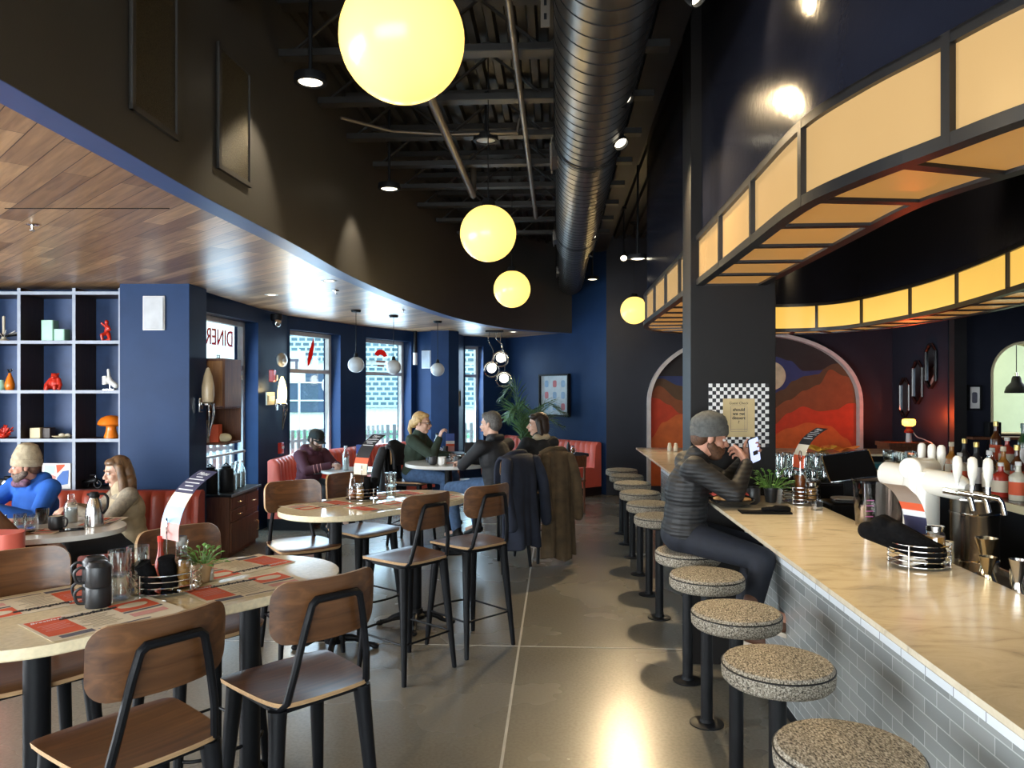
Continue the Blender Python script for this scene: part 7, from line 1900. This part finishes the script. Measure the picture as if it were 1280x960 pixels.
# ---- brown sleeve at the left edge
J = dict(pelvis=(0, 0, .55), chest=(0, .04, .80), neck=(0, .06, .96), head=(0, .09, 1.09), yaw=10, pitch=-6,
         shR=(.19, .05, .90), shL=(-.19, .05, .90), elR=(.32, .12, .735), wrR=(.46, .20, .695), elL=(-.25, .22, .72), wrL=(-.10, .42, .81),
         hipR=(.09, .04, .52), hipL=(-.09, .04, .52), knR=(.14, .42, .50), knL=(-.14, .42, .50), anR=(.14, .40, .10), anL=(-.14, .40, .10), toeR=(.14, .53, .06), toeL=(-.14, .53, .06),
         hR=((.7, .35, -.25), (0, 0, -1), RELAX), hL=((.2, .8, -.05), (0, 0, -1), RELAX))
BROWN = mat('brown_knit', (.16, .075, .035), .85, var=.2, scale=16, bump=.2, bscale=120)
person('person in a brown sweater at the left edge, only an arm in view', -3.58, 4.86, 0, J, BROWN, DKTRO, SKIN, 'short', HAIRD, .006)
# ---- maroon hoodie
def chest_patch(t, Hm, q, Mx):
    mb = MB(); mb.box((0, 0, 0), (.12, .012, .06)); o = mb.build('chest_patch', GREYP, t, bevel=.004); o.location = q['chest'] + Mx @ V((.0, .132, -.07)); o.rotation_euler = (R(14), 0, 0)
    for s, k in (('R', 1), ('L', -1)):
        for f in (.35, .5, .65):
            p = q['el' + s].lerp(q['wr' + s], f); d = (q['wr' + s] - q['el' + s]).normalized(); a = d.orthogonal().normalized(); b_ = d.cross(a)
            mb = MB(); r_ = .058 - .013 * f; mb.tube([p + (a * math.cos(w) + b_ * math.sin(w)) * r_ for w in [2 * PI * i / 16 for i in range(16)]], .004, 5, closed=True); mb.build('sleeve_stripe', PINKP, t)
J = dict(pelvis=(0, 0, .55), chest=(0, .05, .80), neck=(0, .09, .97), head=(0, .145, 1.095), yaw=0, pitch=-22,
         shR=(.195, .07, .91), shL=(-.195, .07, .91), elR=(.25, .24, .74), wrR=(.07, .44, .80), elL=(-.26, .22, .74), wrL=(-.06, .44, .80),
         hipR=(.09, .04, .53), hipL=(-.09, .04, .53), knR=(.14, .45, .50), knL=(-.14, .45, .50), anR=(.14, .45, .10), anL=(-.14, .45, .10), toeR=(.14, .58, .06), toeL=(-.14, .58, .06),
         hR=((-.5, .6, .1), (-.3, 0, -1), GRIP), hL=((.5, .6, .1), (.3, 0, -1), GRIP))
MAROON = mat('maroon_fleece', (.075, .018, .030), .85, var=.15, scale=10)
person('person in a maroon hoodie and dark baseball cap looking down at the window table', -2.52, 9.38, R(238), J, MAROON, DKTRO, SKIN, 'fringe', HAIRD, .007, 1.08, hat='cap', hatm=mat('dark_green_cap', (.014, .018, .016), .8), beard=BEARD, hood=True, sleeve=1.1, extra=chest_patch)
# ---- the group of three
def seat_for(x, y, rz, label): return dup(c0, (x, y, 0), rz, label)
J = dict(pelvis=(0, 0, .79), chest=(0, .03, 1.05), neck=(0, .06, 1.21), head=(0, .10, 1.335), yaw=6, pitch=-3,
         shR=(.17, .045, 1.155), shL=(-.17, .045, 1.155), elR=(.21, .30, .985), wrR=(.08, .33, 1.165), elL=(-.21, .20, .97), wrL=(-.05, .40, .985),
         hipR=(.085, .04, .77), hipL=(-.085, .04, .77), knR=(.12, .44, .74), knL=(-.10, .44, .74), anR=(.12, .36, .32), anL=(-.10, .36, .32), toeR=(.12, .49, .28), toeL=(-.1, .49, .28),
         hR=((-.1, .25, .8), (-.5, .6, .0), (.5, .7, .6)), hL=((.3, .8, -.05), (0, 0, -1), RELAX))
GREENS = mat('dark_green_knit', (.026, .042, .028), .9, var=.2, scale=14, bump=.2, bscale=160)
person('person with blonde ponytail and glasses in a dark green sweater, chin on hand', -1.10, 8.48, -R(104), J, GREENS, DENIM, SKIN, 'pony', HAIRB, .006, .95, glasses_=True, female=True)
seat_for(-1.12, 8.48, -R(104), 'walnut counter chair under the woman in green, with a black coat on its back')
J = dict(pelvis=(0, 0, .79), chest=(0, .035, 1.06), neck=(0, .07, 1.235), head=(0, .105, 1.37), yaw=16, pitch=-3,
         shR=(.20, .05, 1.165), shL=(-.20, .05, 1.165), elR=(.26, .24, .99), wrR=(.08, .46, .99), elL=(-.27, .22, .985), wrL=(-.06, .44, .985),
         hipR=(.09, .04, .77), hipL=(-.09, .04, .77), knR=(.13, .46, .75), knL=(-.20, .45, .74), anR=(.13, .40, .33), anL=(-.20, .36, .32), toeR=(.13, .53, .28), toeL=(-.2, .5, .28),
         hR=((-.3, .7, -.05), (0, 0, -1), RELAX), hL=((.3, .7, -.05), (0, 0, -1), RELAX))
BLKJ = mat('black_jacket_cloth', (.013, .014, .017), .75, var=.3, scale=10)
person('person with short greying hair in a black jacket and blue jeans, seen from behind', -.13, 7.32, R(50), J, BLKJ, DENIM, SKIN, 'short', HAIRG, .006, 1.08, collar=BLKJ)
seat_for(-.11, 7.30, R(50), 'walnut counter chair under the man in black, with a navy coat on its back')
J = dict(pelvis=(0, 0, .79), chest=(0, .02, 1.055), neck=(0, .045, 1.22), head=(0, .065, 1.345), yaw=56, pitch=-2,
         shR=(.165, .03, 1.16), shL=(-.165, .03, 1.16), elR=(.20, .19, .98), wrR=(.06, .38, .985), elL=(-.20, .19, .98), wrL=(-.05, .38, .985),
         hipR=(.085, .04, .77), hipL=(-.085, .04, .77), knR=(.11, .44, .75), knL=(-.11, .44, .75), anR=(.11, .38, .33), anL=(-.11, .38, .33), toeR=(.11, .5, .28), toeL=(-.11, .5, .28),
         hR=((-.3, .7, -.05), (0, 0, -1), RELAX), hL=((.3, .7, -.05), (0, 0, -1), RELAX))
BLKS = mat('black_sweater', (.012, .012, .013), .9, var=.3, scale=14)
person('person with a dark brown bob in a black sweater with a beige collar', .30, 7.76, R(34), J, BLKS, DKTRO, SKIN, 'bob', HAIRD, .006, .95, female=True, collar=BEIGE)
seat_for(.31, 7.74, R(34), 'walnut counter chair under the dark-haired woman, a brown coat on its back')

def coat(name, label, x, y, rz, m, bottom, wtop=.44, wbot=.60, seed=1, sleeves=True, lining=None):
    rnd = random.Random(seed); ph = [rnd.uniform(0, 6) for _ in range(4)]
    t = thing(name, label, 'coat', (x, y, 0), rz)
    P = resample(smooth_path([V((0, -.165, .86)), V((0, -.175, 1.02)), V((0, -.225, 1.10)), V((0, -.285, 1.06)), V((0, -.315, .92)), V((0, -.335, .6)), V((0, -.36, bottom + .15)), V((0, -.37, bottom))], 8), .03)
    def f(u, v):
        i = min(int(v * (len(P) - 1)), len(P) - 2); p = P[i].lerp(P[i + 1], v * (len(P) - 1) - i)
        k = max(0, (v - .25) / .75); w = wtop + (wbot - wtop) * k; s = u * 2 - 1
        fold = k * (.030 * math.sin(s * 7 + ph[0]) + .018 * math.sin(s * 13 + ph[1] + v * 2))
        return (s * w / 2, p.y + fold + .05 * s * s * (1 - k) + .13 * k * s * s, p.z - .03 * s * s * (1 - v) + .02 * math.sin(s * 5 + ph[2]) * k)
    mb = MB(); mb.sheet(f, 34, 40, .030); soft('coat_body', mb, m, t, .011, 3)
    if sleeves:
        for s in (-1, 1):
            mb = MB(); pts = smooth_path([V((s * wtop * .455, -.26, 1.03)), V((s * wtop * .58, -.30, .86)), V((s * wtop * .59, -.33, .66)), V((s * wtop * .55, -.36, max(.46, bottom + .2)))], 5)
            for a, b_ in zip(pts, pts[1:]): mb.cap(a, b_, .055, .052)
            soft('sleeve', mb, m, t, .011, 3)
    mb = MB(); mb.tube(smooth_path([V((-.16, -.18, 1.07)), V((-.08, -.22, 1.115)), V((.08, -.22, 1.115)), V((.16, -.18, 1.07))], 5), .026, 10); mb.build('collar', lining or m, t)
    return t
coat('hanging_coat', 'long navy black coat hanging over the chair back of the man in black', -.11, 7.30, R(50), mat('navy_coat_cloth', (.014, .019, .036), .85, var=.3, scale=8), .24, .46, .52, 3)
coat('hanging_coat', 'long brown wool coat hanging nearly to the floor from the right-hand chair', .31, 7.74, R(34), mat('brown_wool', (.085, .055, .027), .95, var=.3, scale=12, bump=.3, bscale=120), .05, .32, .42, 5)
coat('hanging_coat', 'black coat hanging on the chair back of the woman in green', -1.12, 8.48, -R(104), BLKJ, .45, .44, .50, 8)
